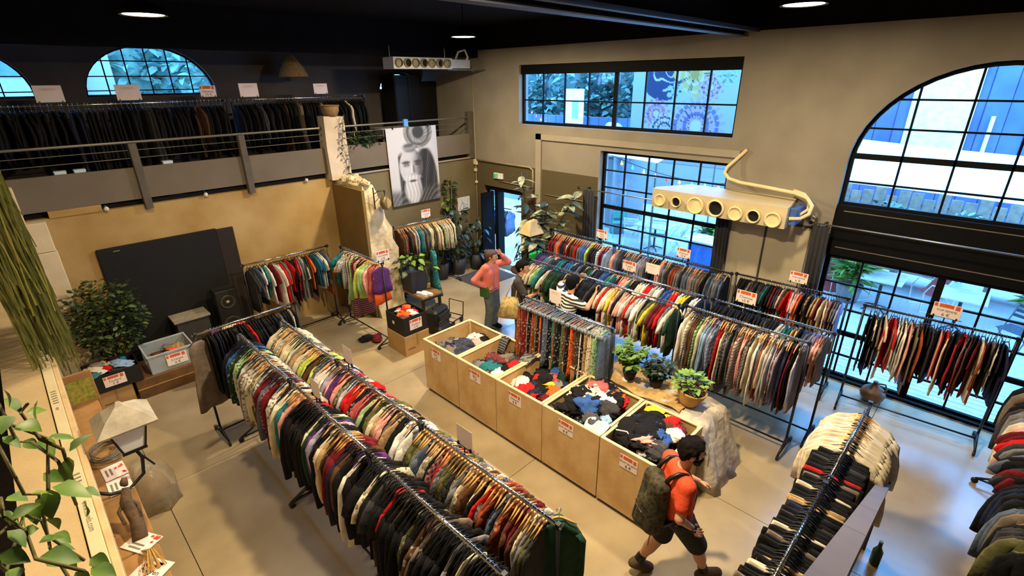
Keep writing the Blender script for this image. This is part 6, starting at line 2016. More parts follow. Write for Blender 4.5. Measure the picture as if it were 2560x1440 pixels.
    for s_ in (-1, 1):
        e = hd + fwd * 0.088 + ls * (0.033 * s_) + Vector((0, 0, 0.012))
        MB().blob(tuple(e), (0.011, 0.011, 0.008), 1, 10, 8, 0).build('eye', mat('eye dark', (30, 22, 18), 0.2), t, True)
        b0, b1 = e + Vector((0, 0, 0.02)) - ls * 0.016 + fwd * 0.004, e + Vector((0, 0, 0.02)) + ls * 0.016 + fwd * 0.004
        MB().tube([b0, (b0 + b1) / 2 + Vector((0, 0, 0.004)), b1], 0.0035, 5).build('eyebrow', hair or BLACK, t)
    mp = hd + fwd * 0.1 - Vector((0, 0, 0.055))
    MB().tube([mp - ls * 0.022, mp + fwd * 0.004, mp + ls * 0.022], 0.0045, 5).build('mouth', mat('lip', (150, 84, 76), 0.5), t)
    return t, g


HAIRD = mat('dark brown hair', (22, 16, 13), 0.8, 0, 0.25, 40, 0.8, 120, 0.08)
HAIRK = mat('black hair', (12, 11, 11), 0.75, 0, 0.2, 40, 0.5, 120, 0.1)
HAIRB = mat('brown hair', (70, 46, 32), 0.55, 0, 0.25, 40, 0.5, 120)

# walking man with the backpack
BOOT = mat('brown suede boot', (72, 54, 42), 0.85, 0, 0.1)
Jm = dict(pelvis=(-0.09, 0, 0.9), chest=(-0.10, 0, 1.2), neck=(-0.06, 0, 1.4), head=(0.0, 0, 1.54), elL=(0.02, 0.26, 1.08), wrL=(0.24, 0.22, 0.97), hdL=(0.34, 0.2, 0.93), elR=(-0.17, -0.27, 1.05), wrR=(0.0, -0.22, 0.86), hdR=(0.06, -0.19, 0.76),
          knL=(-0.13, 0.09, 0.48), anL=(-0.36, 0.07, 0.14), knR=(0.13, -0.09, 0.51), anR=(0.27, -0.08, 0.10), footR=(1, 0, 0.12), footL=(0.9, 0, -0.35))
man, gm = person('man in an orange t-shirt and black shorts walking past the bins with a backpack', (3.62, 1.36, 0), R(-40), Jm, sleeve=0.62, shirt=mat('orange red cotton', (214, 74, 38), 0.85, 0, 0.08, 14, 0.25, 30), shirt_hem=0.84,
                 pants=mat('black shorts cotton', (18, 18, 20), 0.85), pant_to='knee', pant_grow=0.03, shoes=BOOT, socks=BLACKP, hair=HAIRD, hair_style='curly', beard=HAIRK, look=R(-10), hands=(0.5, 0.9), thumbs=((0.3, -1, 0.3), (0.3, 1, 0.3)))
CAMO = fabric('a%')
bp = thing('backpack', 'dark camouflage backpack worn by the man in the orange t-shirt', 'backpack', (3.62 - 0.08 * math.cos(R(-40)), 1.36 - 0.08 * math.sin(R(-40)), -0.045), R(-40))
pr = [((-0.24, 0.07, 0.86), (-0.21, 0.07, 1.27), 0.115, 0.095), ((-0.24, -0.07, 0.86), (-0.21, -0.07, 1.27), 0.115, 0.095), ((-0.32, 0.0, 0.88), (-0.29, 0.0, 1.06), 0.09, 0.085)]
sdf_obj('pack_body', cap_sdf(pr, 0.05), pr, 0.014, fabric('b%') if False else mat('camouflage cordura', (20, 19, 15), 0.85, 0, 0, 26, 0.3, 60, rgb2=(74, 66, 42)), bp)
for s_ in (-1, 1):
    MB().tube([(-0.2, s_ * 0.09, 1.3), (-0.14, s_ * 0.1, 1.40), (-0.07, s_ * 0.11, 1.445), (0.0, s_ * 0.115, 1.43), (0.07, s_ * 0.12, 1.34), (0.1, s_ * 0.125, 1.22), (0.075, s_ * 0.15, 1.08), (-0.05, s_ * 0.185, 0.98), (-0.18, s_ * 0.15, 0.9)], 0.021, 8).build('shoulder_strap', BLACKP, bp, True)
MB().tube([(-0.41, 0, 0.88), (-0.385, 0, 1.02)], 0.006, 5).build('zip', BLACKP, bp)
MB().tube([(-0.36, -0.08, 1.0), (-0.385, 0, 1.03), (-0.36, 0.08, 1.0)], 0.006, 5).build('zip', BLACKP, bp)
MB().tube([(-0.28, -0.14, 0.82), (-0.3, -0.16, 0.68)], 0.01, 5, flat=0.3).build('dangling_strap', BLACKP, bp)
wt = thing('wristwatch', 'black wristwatch on the walking man arm', 'watch', (3.62, 1.36, 0), R(-40))
d_ = (gm['wrR'] - gm['elR']).normalized()
c_ = gm['wrR'] - d_ * 0.02
x_ = d_.orthogonal().normalized()
y_ = d_.cross(x_)
MB().tube([c_ + x_ * 0.034 * math.cos(a) + y_ * 0.034 * math.sin(a) for a in [i * PI / 8 for i in range(17)]], 0.009, 6).build('watch_strap', BLACKP, wt, True)
MB().obox(c_ - Vector((0, 0.038, 0)), (0.03, 0.012, 0.03)).build('watch_face', BLACK, wt)

# woman in the orange shirt
Jw = dict(pelvis=(0, 0, 0.93), chest=(0.0, 0, 1.22), neck=(0.02, 0, 1.40), head=(0.05, 0, 1.54), elL=(0.2, 0.33, 1.36), wrL=(0.13, 0.18, 1.56), hdL=(0.09, 0.08, 1.62), elR=(-0.14, -0.33, 1.12), wrR=(0.03, -0.2, 0.98), hdR=(0.1, -0.14, 0.96),
          knL=(0.04, 0.1, 0.5), anL=(-0.02, 0.11, 0.09), knR=(0.05, -0.1, 0.5), anR=(0.0, -0.13, 0.09))
person('woman in an orange pink shirt and jeans touching her hair near the entrance', (6.05, 6.6, 0), R(-78), Jw, fem=True, sleeve=1.75, shirt=mat('orange pink print', (206, 104, 62), 0.8, 0, 0, 12, 0.2, 30, rgb2=(196, 112, 124)), shirt_hem=0.86,
       pants=mat('blue grey denim', (84, 92, 100), 0.85, 0, 0.15, 10), pant_to='ankle', pant_grow=0.016, shoes=BLACKP, hair=HAIRB, hair_style='bun', look=R(20), thumbs=((0, -0.4, 1), (0.4, 0.6, 0.4)))
sgm = thing('crossbody_bag', 'small green shoulder bag at the hip of the woman in the orange shirt', 'bag', (6.05, 6.6, 0), R(-78))
MB().rbox(-0.1, 0.1, -0.24, -0.18, 0.78, 0.98, 0.02).build('bag_body', mat('green leather', (48, 84, 40), 0.6), sgm)
MB().tube([(0, -0.2, 0.98), (-0.03, -0.16, 1.2), (-0.02, -0.06, 1.42)], 0.007, 5).build('strap', BLACKP, sgm, True)

# man in the dark t-shirt with the tote bag
Jt = dict(pelvis=(0, 0, 0.9), chest=(0.02, 0, 1.2), neck=(0.05, 0, 1.4), head=(0.09, 0, 1.54), elL=(0.22, 0.24, 1.1), wrL=(0.40, 0.16, 1.2), hdL=(0.48, 0.12, 1.26), elR=(0.2, -0.24, 1.06), wrR=(0.40, -0.16, 1.17), hdR=(0.48, -0.12, 1.24),
          knL=(0.04, 0.09, 0.49), anL=(0.0, 0.1, 0.09), knR=(0.05, -0.09, 0.49), anR=(0.02, -0.1, 0.09))
person('young man in a charcoal t-shirt holding up a silver garment', (5.98, 5.78, 0), R(-58), Jt, sleeve=0.7, shirt=mat('charcoal cotton', (58, 56, 54), 0.9, 0, 0.06), shirt_hem=0.8, pants=mat('olive chino', (84, 82, 58), 0.9, 0, 0.1), pant_to='ankle', pant_grow=0.02, shoes=BLACKP, hair=HAIRK, look=R(-6), hands=(1.1, 1.1), thumbs=((0, 0, 1), (0, 0, 1)))
tb_ = thing('tote_bag', 'beige cloth tote bag on the shoulder of the man in charcoal', 'bag', (5.98, 5.78, 0), R(-58))
MB().rings([[(0.06, -0.27, 0.64), (0.06, -0.22, 0.64), (-0.28, -0.22, 0.64), (-0.28, -0.27, 0.64)], [(0.12, -0.32, 0.7), (0.12, -0.19, 0.7), (-0.33, -0.19, 0.7), (-0.33, -0.32, 0.7)], [(0.04, -0.28, 1.06), (0.04, -0.22, 1.06), (-0.22, -0.22, 1.06), (-0.22, -0.28, 1.06)]]).build('bag_body', mat('beige cotton print', (196, 176, 120), 0.9, 0, 0, 16, rgb2=(150, 128, 78)), tb_, True)
MB().tube([(-0.18, -0.25, 1.05), (-0.1, -0.22, 1.25), (-0.02, -0.17, 1.40), (0.02, -0.2, 1.25), (0.0, -0.25, 1.05)], 0.012, 6).build('strap', mat('cream webbing', (200, 182, 140), 0.8), tb_, True)
sg = obj('held_garment', garment_me('tee', 3), mat('silver satin', (168, 164, 158), 0.35, 0.2, 0.1), None, (6.28, 5.42, 1.42), (0, 0, R(20)))
sg.scale = (0.75, 2.2, 0.95)
tag(sg, 'silver grey garment held up by the man in charcoal', 'clothes')

# shopper in the striped t-shirt leaning over the rail
STRIPE = mat('black white stripes', (226, 222, 214), 0.85, 0, 0.02)
nt = STRIPE.node_tree
bsdf = nt.nodes['Principled BSDF']
w_ = nt.nodes.new('ShaderNodeTexWave')
w_.bands_direction = 'Z'
w_.inputs['Scale'].default_value = 6.2
tc = nt.nodes.new('ShaderNodeTexCoord')
nt.links.new(tc.outputs['Object'], w_.inputs['Vector'])
rp_ = nt.nodes.new('ShaderNodeValToRGB')
rp_.color_ramp.elements[0].position = 0.47
rp_.color_ramp.elements[1].position = 0.53
rp_.color_ramp.elements[0].color = (0.78, 0.75, 0.7, 1)
rp_.color_ramp.elements[1].color = (0.02, 0.02, 0.022, 1)
nt.links.new(w_.outputs['Fac'], rp_.inputs[0])
nt.links.new(rp_.outputs[0], bsdf.inputs['Base Color'])
Js = dict(pelvis=(-0.1, 0, 0.91), chest=(0.02, 0, 1.23), neck=(0.09, 0, 1.43), head=(0.15, 0, 1.57), elL=(0.16, 0.34, 1.44), wrL=(0.40, 0.16, 1.58), hdL=(0.5, 0.06, 1.62), elR=(0.1, -0.42, 1.30), wrR=(0.36, -0.32, 1.47), hdR=(0.44, -0.24, 1.52),
          knL=(-0.06, 0.1, 0.49), anL=(-0.12, 0.1, 0.09), knR=(-0.06, -0.1, 0.49), anR=(-0.12, -0.1, 0.09))
person('shopper in a black and white striped t-shirt reaching over the rail', (5.86, 4.60, 0), R(-14), Js, sleeve=0.7, shirt=STRIPE, shirt_hem=0.82, pants=mat('black denim', (26, 26, 30), 0.9), pant_to='ankle', shoes=BLACKP, hair=HAIRK, look=R(5), hands=(0.7, 0.7), thumbs=((0, -0.3, 1), (0, 0.3, 1)))
# ------------------------------------------------------------------ courtyard outside the right wall
PAVE = mat('pale courtyard paving', (176, 178, 176), 0.85, 0, 0.08, 1.5)
struct('courtyard_ground', MB().box(8.95, 60, -40, 60, -0.3, -0.06), PAVE)
DECKM = mat('grey deck board', (168, 172, 174), 0.75, 0, 0.1, 6)
dk = sroot('terrace_floor')
for y0, y1 in ((-3.0, 2.4), (2.42, 6.6), (6.62, 10.2)):
    for i in range(9):
        MB().rbox(8.97 + i * 0.145, 8.97 + i * 0.145 + 0.135, y0, y1, -0.06, -0.012, 0.004).build('plank', DECKM, dk)
OUTW = mat('pale courtyard wall', (128, 132, 132), 0.9, 0, 0.06, 1)
BLUEW = mat('dark blue container', (58, 80, 116), 0.6, 0, 0, 1.2, rgb2=(72, 94, 130))
WHITEO = mat('white painted panel', (222, 222, 216), 0.7)
METALO = mat('pale green metal', (170, 196, 188), 0.5)
TABLEO = mat('pale table', (206, 202, 192), 0.6)
TEALO = mat('teal plastic', (70, 170, 150), 0.5)


def cafe_table(loc, label, w=0.7, d=0.7, rz=0):
    t = thing('cafe_table', label, 'table', (*loc, -0.06), rz, 'terrace tables')
    MB().rbox(-w / 2, w / 2, -d / 2, d / 2, 0.72, 0.755, 0.01).build('table_top', TABLEO, t)
    MB().tube([(0, 0, 0.03), (0, 0, 0.72)], 0.03, 8).build('pedestal', DARKSTEEL, t)
    for a in range(4):
        c, s = math.cos(a * PI / 2 + .78), math.sin(a * PI / 2 + .78)
        MB().tube([(0, 0, 0.1), (0.2 * c, 0.2 * s, 0.04), (0.3 * c, 0.3 * s, 0.0)], 0.016, 6).build('foot', DARKSTEEL, t)
    return t


def fold_chair(loc, rz, label, mt):
    t = thing('folding_chair', label, 'chair', (*loc, -0.06), rz, 'terrace chairs')
    for s in (-1, 1):
        MB().tube([(0.22, s * 0.2, 0), (-0.2, s * 0.2, 0.86)], 0.012, 6).build('leg', mt, t)
        MB().tube([(-0.2, s * 0.18, 0), (0.2, s * 0.18, 0.46)], 0.012, 6).build('leg', mt, t)
    for i in range(5):
        MB().rbox(-0.16 + i * 0.08, -0.095 + i * 0.08, -0.2, 0.2, 0.45, 0.465, 0.003).build('seat_slat', mt, t)
    for i in range(3):
        x = -0.115 - i * 0.04
        MB().obox((x, 0, 0.66 + i * 0.085), (0.012, 0.42, 0.055)).build('back_slat', mt, t)
    return t


def lounge(loc, rz, label):
    t = thing('lounge_chair', label, 'chair', (*loc, -0.06), rz, 'terrace chairs')
    cl = mat('dusty red canvas', (168, 84, 84), 0.8)
    MB().grid(lambda u, v: ((0.3 - 0.5 * u * 1.0) if u < 0.55 else (0.03 - 0.55 * (u - 0.55)), -0.24 + 0.48 * v, (0.42 - 0.06 * math.sin(u * 5)) if u < 0.55 else 0.4 + 1.15 * (u - 0.55)), 16, 4).build('sling', cl, t, True)
    for s in (-1, 1):
        MB().tube([(0.3, s * 0.26, 0.43), (0.28, s * 0.26, 0.0), (-0.25, s * 0.26, 0.0), (-0.28, s * 0.26, 0.5), (0.2, s * 0.27, 0.62), (0.3, s * 0.26, 0.43)], 0.013, 6).build('side_frame', mat('white tube', (226, 228, 226), 0.4), t, True)
        MB().tube([(0.02, s * 0.255, 0.4), (-0.23, s * 0.255, 0.93)], 0.012, 6).build('back_post', mat('white tube', (226, 228, 226)), t, True)
    return t


def P2(x, y, z=-0.06):
    p = on_z(x, y, z)
    return (p.x, p.y)


for k, (x, y, z, l) in enumerate(((2210, 690, 0.7, 'pale terrace table outside the glazed door with a dark ashtray'), (2410, 735, 0.7, 'pale terrace table outside the glazed door behind the price card'), (1640, 560, 0.7, 'long pale terrace table seen low through the tall window'), (1760, 590, 0.7, 'pale terrace table seen beside the cupboard wall'))):
    cafe_table(P2(x, y, z), l, 0.8, 1.0 if k == 2 else 0.75)
lounge(P2(2120, 740), R(-30), 'dusty red sling chair beside the red barrel outside the door')
lounge(P2(2320, 770), R(120), 'dusty red sling chair between the two terrace tables')
fold_chair(P2(2520, 880), R(150), 'dark folding chair standing alone outside the glazed door', mat('dark slate metal', (70, 80, 90), 0.5))
fold_chair(P2(2365, 760), R(60), 'pale green folding chair beside the terrace table', METALO)
for k, (x, y, a) in enumerate(((1575, 610, 20), (1640, 625, 200), (1690, 640, 100), (1600, 590, 320), (1700, 590, 250))):
    fold_chair(P2(x, y), R(a), 'pale folding terrace chair seen through the tall window, %s from the curtain' % ordinal(k + 1), (WHITEO, METALO)[k % 2])
fold_chair(P2(1545, 590), R(40), 'teal plastic chair seen through the tall window', TEALO)
br = thing('oil_drum', 'rusty red oil drum on the terrace outside the door', 'barrel', (*P2(2078, 720), -0.06))
MB().lathe([(0.28, 0), (0.29, 0.02), (0.28, 0.04), (0.28, 0.28), (0.295, 0.3), (0.28, 0.32), (0.28, 0.58), (0.295, 0.6), (0.28, 0.62), (0.28, 0.86), (0.29, 0.88)], 24).build('drum_body', mat('red drum paint', (176, 70, 60), 0.6, 0, 0.15), br, True)
MB().lathe([(0.27, 0.87), (0.0, 0.875)], 24, cap0=False, cap1=False).build('drum_lid', mat('rust', (120, 70, 50), 0.8), br)
bs_ = thing('chalk_board', 'dark chalkboard sign with white lettering on the terrace', 'sign', (*P2(2150, 690), 0.3), R(-75))
MB().rbox(-0.35, 0.35, 0, 0.03, -0.36, 0.7, 0.01).build('board', mat('chalk grey', (60, 70, 84), 0.8), bs_)
text('SHARK', 0.2, WHITEO, bs_, (0, -0.004, 0.55))
for i in range(3):
    MB().box(-0.2, 0.2, -0.003, 0, 0.28 - i * 0.09, 0.3 - i * 0.09).build('chalk_line', WHITEO, bs_)
bl = thing('blue_bin', 'blue wheeled bin standing outside by the end of the glazed door', 'bin', (10.6, -1.75, -0.06))
MB().rings([[(-0.25, -0.25, 0.05), (0.25, -0.25, 0.05), (0.25, 0.25, 0.05), (-0.25, 0.25, 0.05)], [(-0.3, -0.3, 1.0), (0.3, -0.3, 1.0), (0.3, 0.3, 1.0), (-0.3, 0.3, 1.0)]]).build('bin_body', mat('bin blue', (40, 90, 170), 0.5), bl)
MB().rbox(-0.32, 0.32, -0.32, 0.34, 1.0, 1.06, 0.02).build('lid', mat('bin blue', (40, 90, 170)), bl)
bx = thing('blue_counter', 'blue sided counter box seen low through the tall window', 'counter', (*P2(1770, 690), -0.06))
MB().rbox(-0.3, 0.3, -0.5, 0.5, 0, 0.9, 0.01).build('counter_body', mat('counter blue', (56, 104, 176), 0.6), bx)
MB().rbox(-0.34, 0.34, -0.54, 0.54, 0.9, 0.95, 0.01).build('counter_top', WHITEO, bx)
# pallet benches along the terrace edge
for k, (x, y0, l) in enumerate(((14.2, 0.2, 'low timber pallet bench beyond the terrace chairs'), (14.2, 3.0, 'low timber pallet bench further along the terrace edge'), (14.4, -2.6, 'low timber pallet bench behind the dark folding chair'))):
    t = thing('pallet_bench', l, 'bench', (x, y0, -0.06))
    for i in range(4):
        MB().rbox(i * 0.2, i * 0.2 + 0.16, 0, 2.4, 0.4, 0.44, 0.005).build('plank', mat('grey pallet wood', (140, 136, 128), 0.85, 0, 0.15), t)
    for i in range(4):
        MB().rbox(0.8, 0.84, 0, 2.4, 0.5 + i * 0.16, 0.62 + i * 0.16, 0.005).build('back_plank', mat('grey pallet wood', (140, 136, 128)), t)
    for y in (0.05, 1.15, 2.25):
        MB().box(0.05, 0.8, y, y + 0.1, 0, 0.4).build('bearer', mat('grey pallet wood', (140, 136, 128)), t)
# shade sails
for k, (pts, l) in enumerate((([(11.2, 4.4, 2.75), (11.4, -2.8, 2.55), (15.8, -2.6, 2.9), (16.2, 4.2, 3.15)], 'wide white shade sail stretched over the terrace outside the arch'), ([(11.0, 9.6, 2.85), (11.3, 6.2, 2.7), (14.8, 6.4, 2.9), (14.8, 10.2, 2.75)], 'white shade sail below the painted mural wall'))):
    a, b, c, d = (Vector(p) for p in pts)
    def fn(u, v):
        p = a.lerp(b, u).lerp(d.lerp(c, u), v)
        p.z -= 0.25 * math.sin(PI * u) * math.sin(PI * v)
        p = p.lerp((a + b + c + d) / 4, 0.12 * (math.sin(PI * u) * (1 - math.sin(PI * v)) + math.sin(PI * v) * (1 - math.sin(PI * u))))
        return p
    o = MB().grid(fn, 16, 16).build('shade_sail', mat('white sailcloth', (196, 198, 196), 0.8), None, True)
    o.modifiers.new('thick', 'SOLIDIFY').thickness = 0.01
    tag(o, l, 'shade sail')
    for q, p in enumerate(pts):
        MB().tube([p, (p[0] + (0.4 if q > 1 else -0.0), p[1], p[2] + 0.0), (p[0] + (0.4 if q > 1 else -0.0), p[1], -0.06)], 0.03, 6).build('mast', GALV, o)
# container, fence, mural building, roofs
ct = thing('blue_container', 'tall dark blue container wall behind the shade sail', 'container', (20.0, 0.0, -0.06))
for i in range(26):
    MB().rbox(0 if i % 2 else 0.06, 0.3, -7 + i * 0.5, -6.5 + i * 0.5, 0, 5.6, 0.02).build('wall_panel', BLUEW, ct)
MB().rbox(-0.06, -0.01, 1.2, 2.7, 2.2, 5.0, 0.01).build('white_panel', WHITEO, ct)
MB().tube([(-0.1, 0.75, 2.4), (-0.1, 0.75, 3.6)], 0.05, 8).build('downpipe', WHITEO, ct)
tf = thing('timber_fence', 'low timber plank fence with planters beyond the shade sail', 'fence', (18.4, -5.0, -0.06))
for i in range(34):
    MB().rbox(0, 0.04, i * 0.3, i * 0.3 + 0.27, 0, 1.5 + 0.12 * math.sin(i * 2.3), 0.006).build('fence_plank', mat('grey fence timber', (118, 108, 92), 0.85, 0, 0.2), tf)
for z in (0.4, 1.15):
    MB().box(0.04, 0.09, 0, 10.2, z, z + 0.08).build('rail', mat('grey fence timber', (118, 108, 92)), tf)
for k, y in enumerate((-3.6, -1.6, 0.4, 2.2, 4.0)):
    t = thing('terrace_shrub', 'green shrub in front of the timber fence, %s along' % ordinal(k + 1), 'shrub', (17.6, y, -0.06), 0, 'shrubs before the timber fence')
    r2 = random.Random(450 + k)
    MB().lathe([(0.22, 0), (0.3, 0.45), (0.27, 0.45), (0.25, 0.4)], 14).build('pot', mat('grey planter', (120, 120, 118), 0.8), t, True)
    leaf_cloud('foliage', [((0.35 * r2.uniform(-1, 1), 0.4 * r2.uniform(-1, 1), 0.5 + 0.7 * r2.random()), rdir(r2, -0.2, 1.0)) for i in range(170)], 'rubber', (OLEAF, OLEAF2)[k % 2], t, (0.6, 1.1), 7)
fn_ = thing('blue_fence', 'long dark blue board fence under the trees', 'fence', (19.5, 11.3, -0.06))
for i in range(30):
    MB().rbox(0, 0.05, i * 0.5, i * 0.5 + 0.48, 0, 3.1, 0.01).build('fence_board', BLUEW, fn_)
for i in range(0, 31, 5):
    MB().box(0.05, 0.12, i * 0.5 - 0.04, i * 0.5 + 0.04, 0, 3.1).build('post', BLUEW, fn_)
wb = thing('white_notice_board', 'white notice board on legs before the blue fence', 'sign', (18.2, 14.2, -0.06))
MB().rbox(0, 0.05, -0.5, 0.5, 2.9, 4.3, 0.01).build('board', WHITEO, wb)
MB().box(-0.005, 0, -0.25, 0.1, 3.1, 3.8).build('poster_print', mat('pale blue print', (120, 150, 190), 0.7), wb)
for y in (-0.42, 0.38):
    MB().box(0.05, 0.1, y, y + 0.06, 0, 4.2).build('leg', GALV, wb)
wb2 = thing('white_counter', 'long white counter with a blue name board before the blue fence', 'counter', (17.5, 13.0, -0.06))
MB().rbox(0, 0.6, 0, 5.5, 0, 2.35, 0.02).build('counter_body', WHITEO, wb2)
MB().rbox(-0.03, 0, 1.6, 3.0, 1.7, 2.2, 0.01).build('name_board', BLUEW, wb2)
text('violette', 0.34, WHITEO, wb2, (-0.035, 2.3, 1.95), (PI / 2, 0, -PI / 2))


def flower(u, v, cu, cv, r, n, c1, c2, cc):
    du, dv = u - cu, v - cv
    d = math.hypot(du, dv) / r
    if d > 1:
        return None
    a = math.atan2(dv, du)
    pet = abs(math.sin(a * n / 2))
    if d < 0.2:
        return cc
    if d > 0.6 + 0.4 * pet:
        return None
    if abs(pet - 0.25) < 0.12:
        return (0.05, 0.07, 0.16)
    return c1 if (d * 3) % 1 > 0.4 else c2


NAV = (0.03, 0.06, 0.16)


def mural(u, v):
    """u along Y from far to near, v from the top down"""
    base = (0.62, 0.66, 0.64)
    if 0.12 < u < 0.82 and (0.04 < v < 0.9):
        if math.hypot((u - 0.27) / 0.22, (v - 0.27) / 0.25) < 1:
            base = NAV
            d = math.hypot((u - 0.29) / 0.15, (v - 0.27) / 0.18)
            a = math.atan2(v - 0.27, u - 0.29)
            if d < 1 and abs(math.sin(d * 9 + math.sin(a * 3 + d * 4) * 1.3)) < 0.3:
                base = (0.8, 0.8, 0.72)
        for f in ((0.5, 0.33, 0.17, 7, (0.78, 0.62, 0.2), (0.85, 0.75, 0.4), (0.6, 0.4, 0.1)), (0.43, 0.13, 0.09, 12, (0.75, 0.3, 0.35), (0.85, 0.6, 0.62), (0.8, 0.7, 0.4)), (0.68, 0.16, 0.09, 9, NAV, (0.5, 0.7, 0.62), (0.7, 0.7, 0.5)),
                  (0.63, 0.42, 0.1, 10, (0.72, 0.4, 0.45), (0.8, 0.62, 0.62), (0.8, 0.75, 0.5)), (0.22, 0.62, 0.12, 14, (0.68, 0.28, 0.34), (0.8, 0.55, 0.55), (0.8, 0.75, 0.4)), (0.30, 0.74, 0.13, 18, (0.8, 0.78, 0.62), NAV, (0.8, 0.6, 0.4)),
                  (0.55, 0.70, 0.22, 22, (0.72, 0.5, 0.45), (0.22, 0.22, 0.45), (0.85, 0.82, 0.6)), (0.36, 0.45, 0.07, 6, (0.45, 0.66, 0.55), (0.6, 0.75, 0.6), (0.4, 0.5, 0.3)), (0.74, 0.34, 0.08, 6, (0.45, 0.66, 0.55), (0.62, 0.74, 0.6), (0.4, 0.5, 0.3))):
            c = flower(u, v * 1.0, *f)
            if c:
                base = c
    return tuple(c * 0.3 for c in base)


mu = thing('mural_building', 'pale building wall painted with a mural of large flowers', 'building', (18.0, 11.2, -0.06))
printed_grid('mural_print', mural, 150, 130, lambda u, v: (-0.02, -4.9 * u, 6.3 - 4.6 * v), attr_mat('mural paint'), mu, 0.01, (1, 0, 0))
MB().box(0, 4, -5.6, 0, 0, 6.4).build('building_wall', OUTW, mu)
for z in (3.6, 5.0):
    w_ = MB().rbox(-0.05, 0.02, -5.5, -4.95, z, z + 0.9, 0.01).build('window', mat('far window blue', (70, 100, 146), 0.3), mu)
    MB().box(-0.07, -0.05, -5.5, -4.95, z + 0.43, z + 0.47).build('window_bar', WHITEO, w_)
rf = thing('tiled_roof', 'low roof of pinkish clay tiles below the mural', 'roof', (14.0, 8.9, 2.3))
for i in range(14):
    for j in range(3):
        MB().tube([(0.0 + j * 0.34, i * 0.22, 0.0 + j * 0.14 + 0.05), (0.4 + j * 0.34, i * 0.22, 0.2 + j * 0.14)], [0.1, 0.085], 8, flat=0.6).build('tile', mat('clay tile', (196, 120, 96), 0.8, 0, 0.15), rf, True)
MB().box(0, 1.3, -0.15, 3.0, -2.36, -0.1).build('shed_wall', OUTW, rf)
du = thing('duct_elbow', 'grey ventilation elbow pipe rising through the tiled roof', 'duct', (13.7, 8.75, -0.06))
MB().tube([(0, 0, 0), (0, 0, 2.7), (0, 0.05, 3.0), (0, 0.3, 3.2), (0, 0.55, 3.2)], 0.24, 14).build('duct_pipe', mat('grey duct', (150, 158, 166), 0.4, 0.4), du, True)
MB().lathe([(0.27, 2.55), (0.27, 2.62)], 14).build('duct_flange', GALV, du)


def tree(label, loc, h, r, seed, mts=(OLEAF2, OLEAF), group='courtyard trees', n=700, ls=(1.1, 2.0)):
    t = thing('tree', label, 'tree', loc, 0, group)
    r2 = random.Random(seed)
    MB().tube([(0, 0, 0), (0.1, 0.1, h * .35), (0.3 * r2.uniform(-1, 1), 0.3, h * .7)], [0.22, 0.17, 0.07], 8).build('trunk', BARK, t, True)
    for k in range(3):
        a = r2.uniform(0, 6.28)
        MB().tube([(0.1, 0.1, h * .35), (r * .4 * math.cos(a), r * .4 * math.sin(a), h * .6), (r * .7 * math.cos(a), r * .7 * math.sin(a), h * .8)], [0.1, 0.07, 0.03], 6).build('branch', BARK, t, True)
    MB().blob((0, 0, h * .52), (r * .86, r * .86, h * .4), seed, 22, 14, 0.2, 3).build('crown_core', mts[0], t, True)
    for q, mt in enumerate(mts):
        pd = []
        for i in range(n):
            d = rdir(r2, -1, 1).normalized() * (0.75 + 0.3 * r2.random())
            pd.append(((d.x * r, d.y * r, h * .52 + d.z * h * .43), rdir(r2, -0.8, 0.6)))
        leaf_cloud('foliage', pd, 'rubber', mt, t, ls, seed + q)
    return t


for k, (x, y, h, r) in enumerate(((23.5, 13.5, 8, 2.6), (23.5, 17.5, 8.5, 2.8), (24, 21.5, 9, 3.0), (24.5, 26, 9, 3.2), (22.0, 11.3, 7.5, 1.6), (28, 15, 10, 3.5), (28, 22, 10, 3.8))):
    tree('leafy tree behind the blue fence, %s from the mural building' % ordinal(k + 1), (x, y, -0.06), h, r, 300 + k, n=1300)
for k, (x, y, l) in enumerate(((12.6, 1.9, 'spiky agave shrub at the edge of the terrace'), (13.2, 5.4, 'bushy potted shrub on the terrace beyond the tables'), (13.6, -1.2, 'small flowering shrub near the pallet bench'))):
    t = thing('terrace_shrub', l, 'shrub', (x, y, -0.06))
    r2 = random.Random(400 + k)
    MB().lathe([(0.2, 0), (0.26, 0.4), (0.24, 0.4), (0.22, 0.34)], 14).build('pot', mat('grey planter', (120, 120, 118), 0.8), t, True)
    leaf_cloud('foliage', [((0.1 * math.cos(i), 0.1 * math.sin(i), 0.4 + 0.5 * r2.random()), rdir(r2, 0.0, 1.2)) for i in range(160)], 'strap', (LEAFY, LEAFG, LEAFG)[k], t, (1.0, 2.0), 7)
# string lights
BC = [(240, 90, 70), (250, 200, 80), (90, 210, 150), (250, 240, 210), (250, 150, 190)]
for k, (a, b, l) in enumerate((((10.5, 7.0, 2.9), (11.0, 3.0, 2.7), 'string of coloured festoon bulbs outside the tall window'), ((11.2, 4.5, 2.3), (11.2, 1.0, 2.4), 'second string of festoon bulbs lower outside the tall window'), ((11.5, 2.2, 2.15), (11.2, -2.2, 2.0), 'string of coloured festoon bulbs crossing outside the arch'), ((18.5, 18.5, 4.4), (16.5, 13.0, 2.6), 'far string of festoon bulbs before the blue fence'))):
    a, b = Vector(a), Vector(b)
    t = thing('festoon_lights', l, 'string lights', a)
    n = 14
    path = [(b - a) * (i / n) - Vector((0, 0, 0.3 * math.sin(PI * i / n))) for i in range(n + 1)]
    MB().tube(path, 0.008, 5).build('cable', BLACKP, t)
    for i in range(1, n):
        c = BC[(i + k) % 5]
        MB().lathe([(0.012, -0.02), (0.012, -0.05), (0.035, -0.09), (0.03, -0.12), (0.0, -0.14)], 10, c=path[i], cap1=False).build('bulb', mat('festoon bulb %d' % ((i + k) % 5), c, 0.3, emit=c, estr=0.6), t, True)
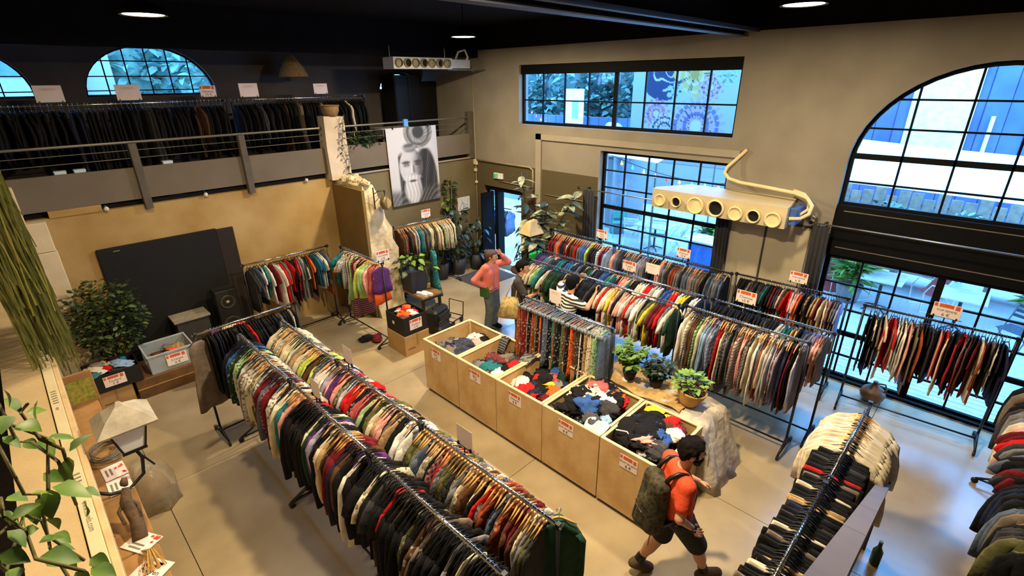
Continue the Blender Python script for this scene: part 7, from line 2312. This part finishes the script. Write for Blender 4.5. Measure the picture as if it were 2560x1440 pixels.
# denim rack outside the entrance
p = on_z(1276, 650, -0.06)
t = thing('outdoor_rack', 'small black rack of denim jackets standing outside the entrance', 'clothes rack', (p.x, p.y, -0.06), R(100))
MB().tube([(-0.05, 0, 1.45), (0.6, 0, 1.45)], 0.015, 8).build('rail', BLACK, t)
MB().tube([(0.25, 0, 0.02), (0.25, 0, 1.45)], 0.015, 8).build('post', BLACK, t)
MB().tube([(0.0, -0.25, 0.02), (0.5, -0.25, 0.02)], 0.012, 6).build('foot', BLACK, t)
MB().tube([(0.0, 0.25, 0.02), (0.5, 0.25, 0.02)], 0.012, 6).build('foot', BLACK, t)
MB().tube([(0.25, -0.25, 0.02), (0.25, 0.25, 0.02)], 0.012, 6).build('foot', BLACK, t)
dv = Vector((math.cos(R(100)), math.sin(R(100)), 0))
for k, tok in enumerate(('B', 'c', 'z', 's', 'z', 'n')):
    q = Vector((p.x, p.y, 1.39)) + dv * (0.0 + 0.09 * k)
    hang('jacket', tok, q, R(100) - PI / 2 + R(6 - 3 * k), '%s denim jacket, %s on the rack outside the entrance' % (PAL[tok[0]][0], ordinal(k + 1)), 'denim jackets outside the entrance', 'black', 2.4, 1.0, k)
ob = thing('outbuilding', 'pale outbuilding with a dark doorway across from the entrance', 'building', (15.0, 12.6, -0.06))
MB().box(0, 3, 0, 5, 0, 2.6).build('building_wall', OUTW, ob)
MB().rbox(-0.04, 0, 0.4, 1.3, 0.0, 2.1, 0.01).build('doorway', mat('dark brown doorway', (50, 36, 30), 0.8), ob)
# behind the mezzanine windows
struct('street_ground', MB().box(-30, 8.9, 12.4, 60, -0.3, -0.06), PAVE)
for k, (x, y, h, r) in enumerate(((6.6, 21.0, 8.5, 2.6), (4.6, 23.0, 9.5, 3.0), (9.6, 22.0, 9, 3.0))):
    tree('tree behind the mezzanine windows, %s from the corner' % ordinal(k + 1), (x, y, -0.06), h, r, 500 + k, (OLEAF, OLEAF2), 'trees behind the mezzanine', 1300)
nbld = thing('neighbour_building', 'pale neighbouring building behind the arched mezzanine windows', 'building', (-4.0, 20.0, -0.06))
MB().box(-6, 7.2, 0, 5, 0, 9).build('building_wall', OUTW, nbld)
for i in range(4):
    w_ = MB().rbox(-4.5 + i * 3, -3.0 + i * 3, -0.05, 0.02, 4.9, 5.9, 0.01).build('window', mat('far window blue', (70, 100, 146)), nbld)
    MB().box(-3.8 + i * 3, -3.7 + i * 3, -0.08, -0.05, 4.9, 5.9).build('window_bar', WHITEO, w_)
for i in range(6):
    MB().box(-6, 7.2, -0.06, 0, 6.2 + i * 0.2, 6.27 + i * 0.2).build('cladding_slat', WHITEO, nbld)
MB().box(6.1, 6.35, -0.3, -0.06, 3.5, 9).build('column', WHITEO, nbld)
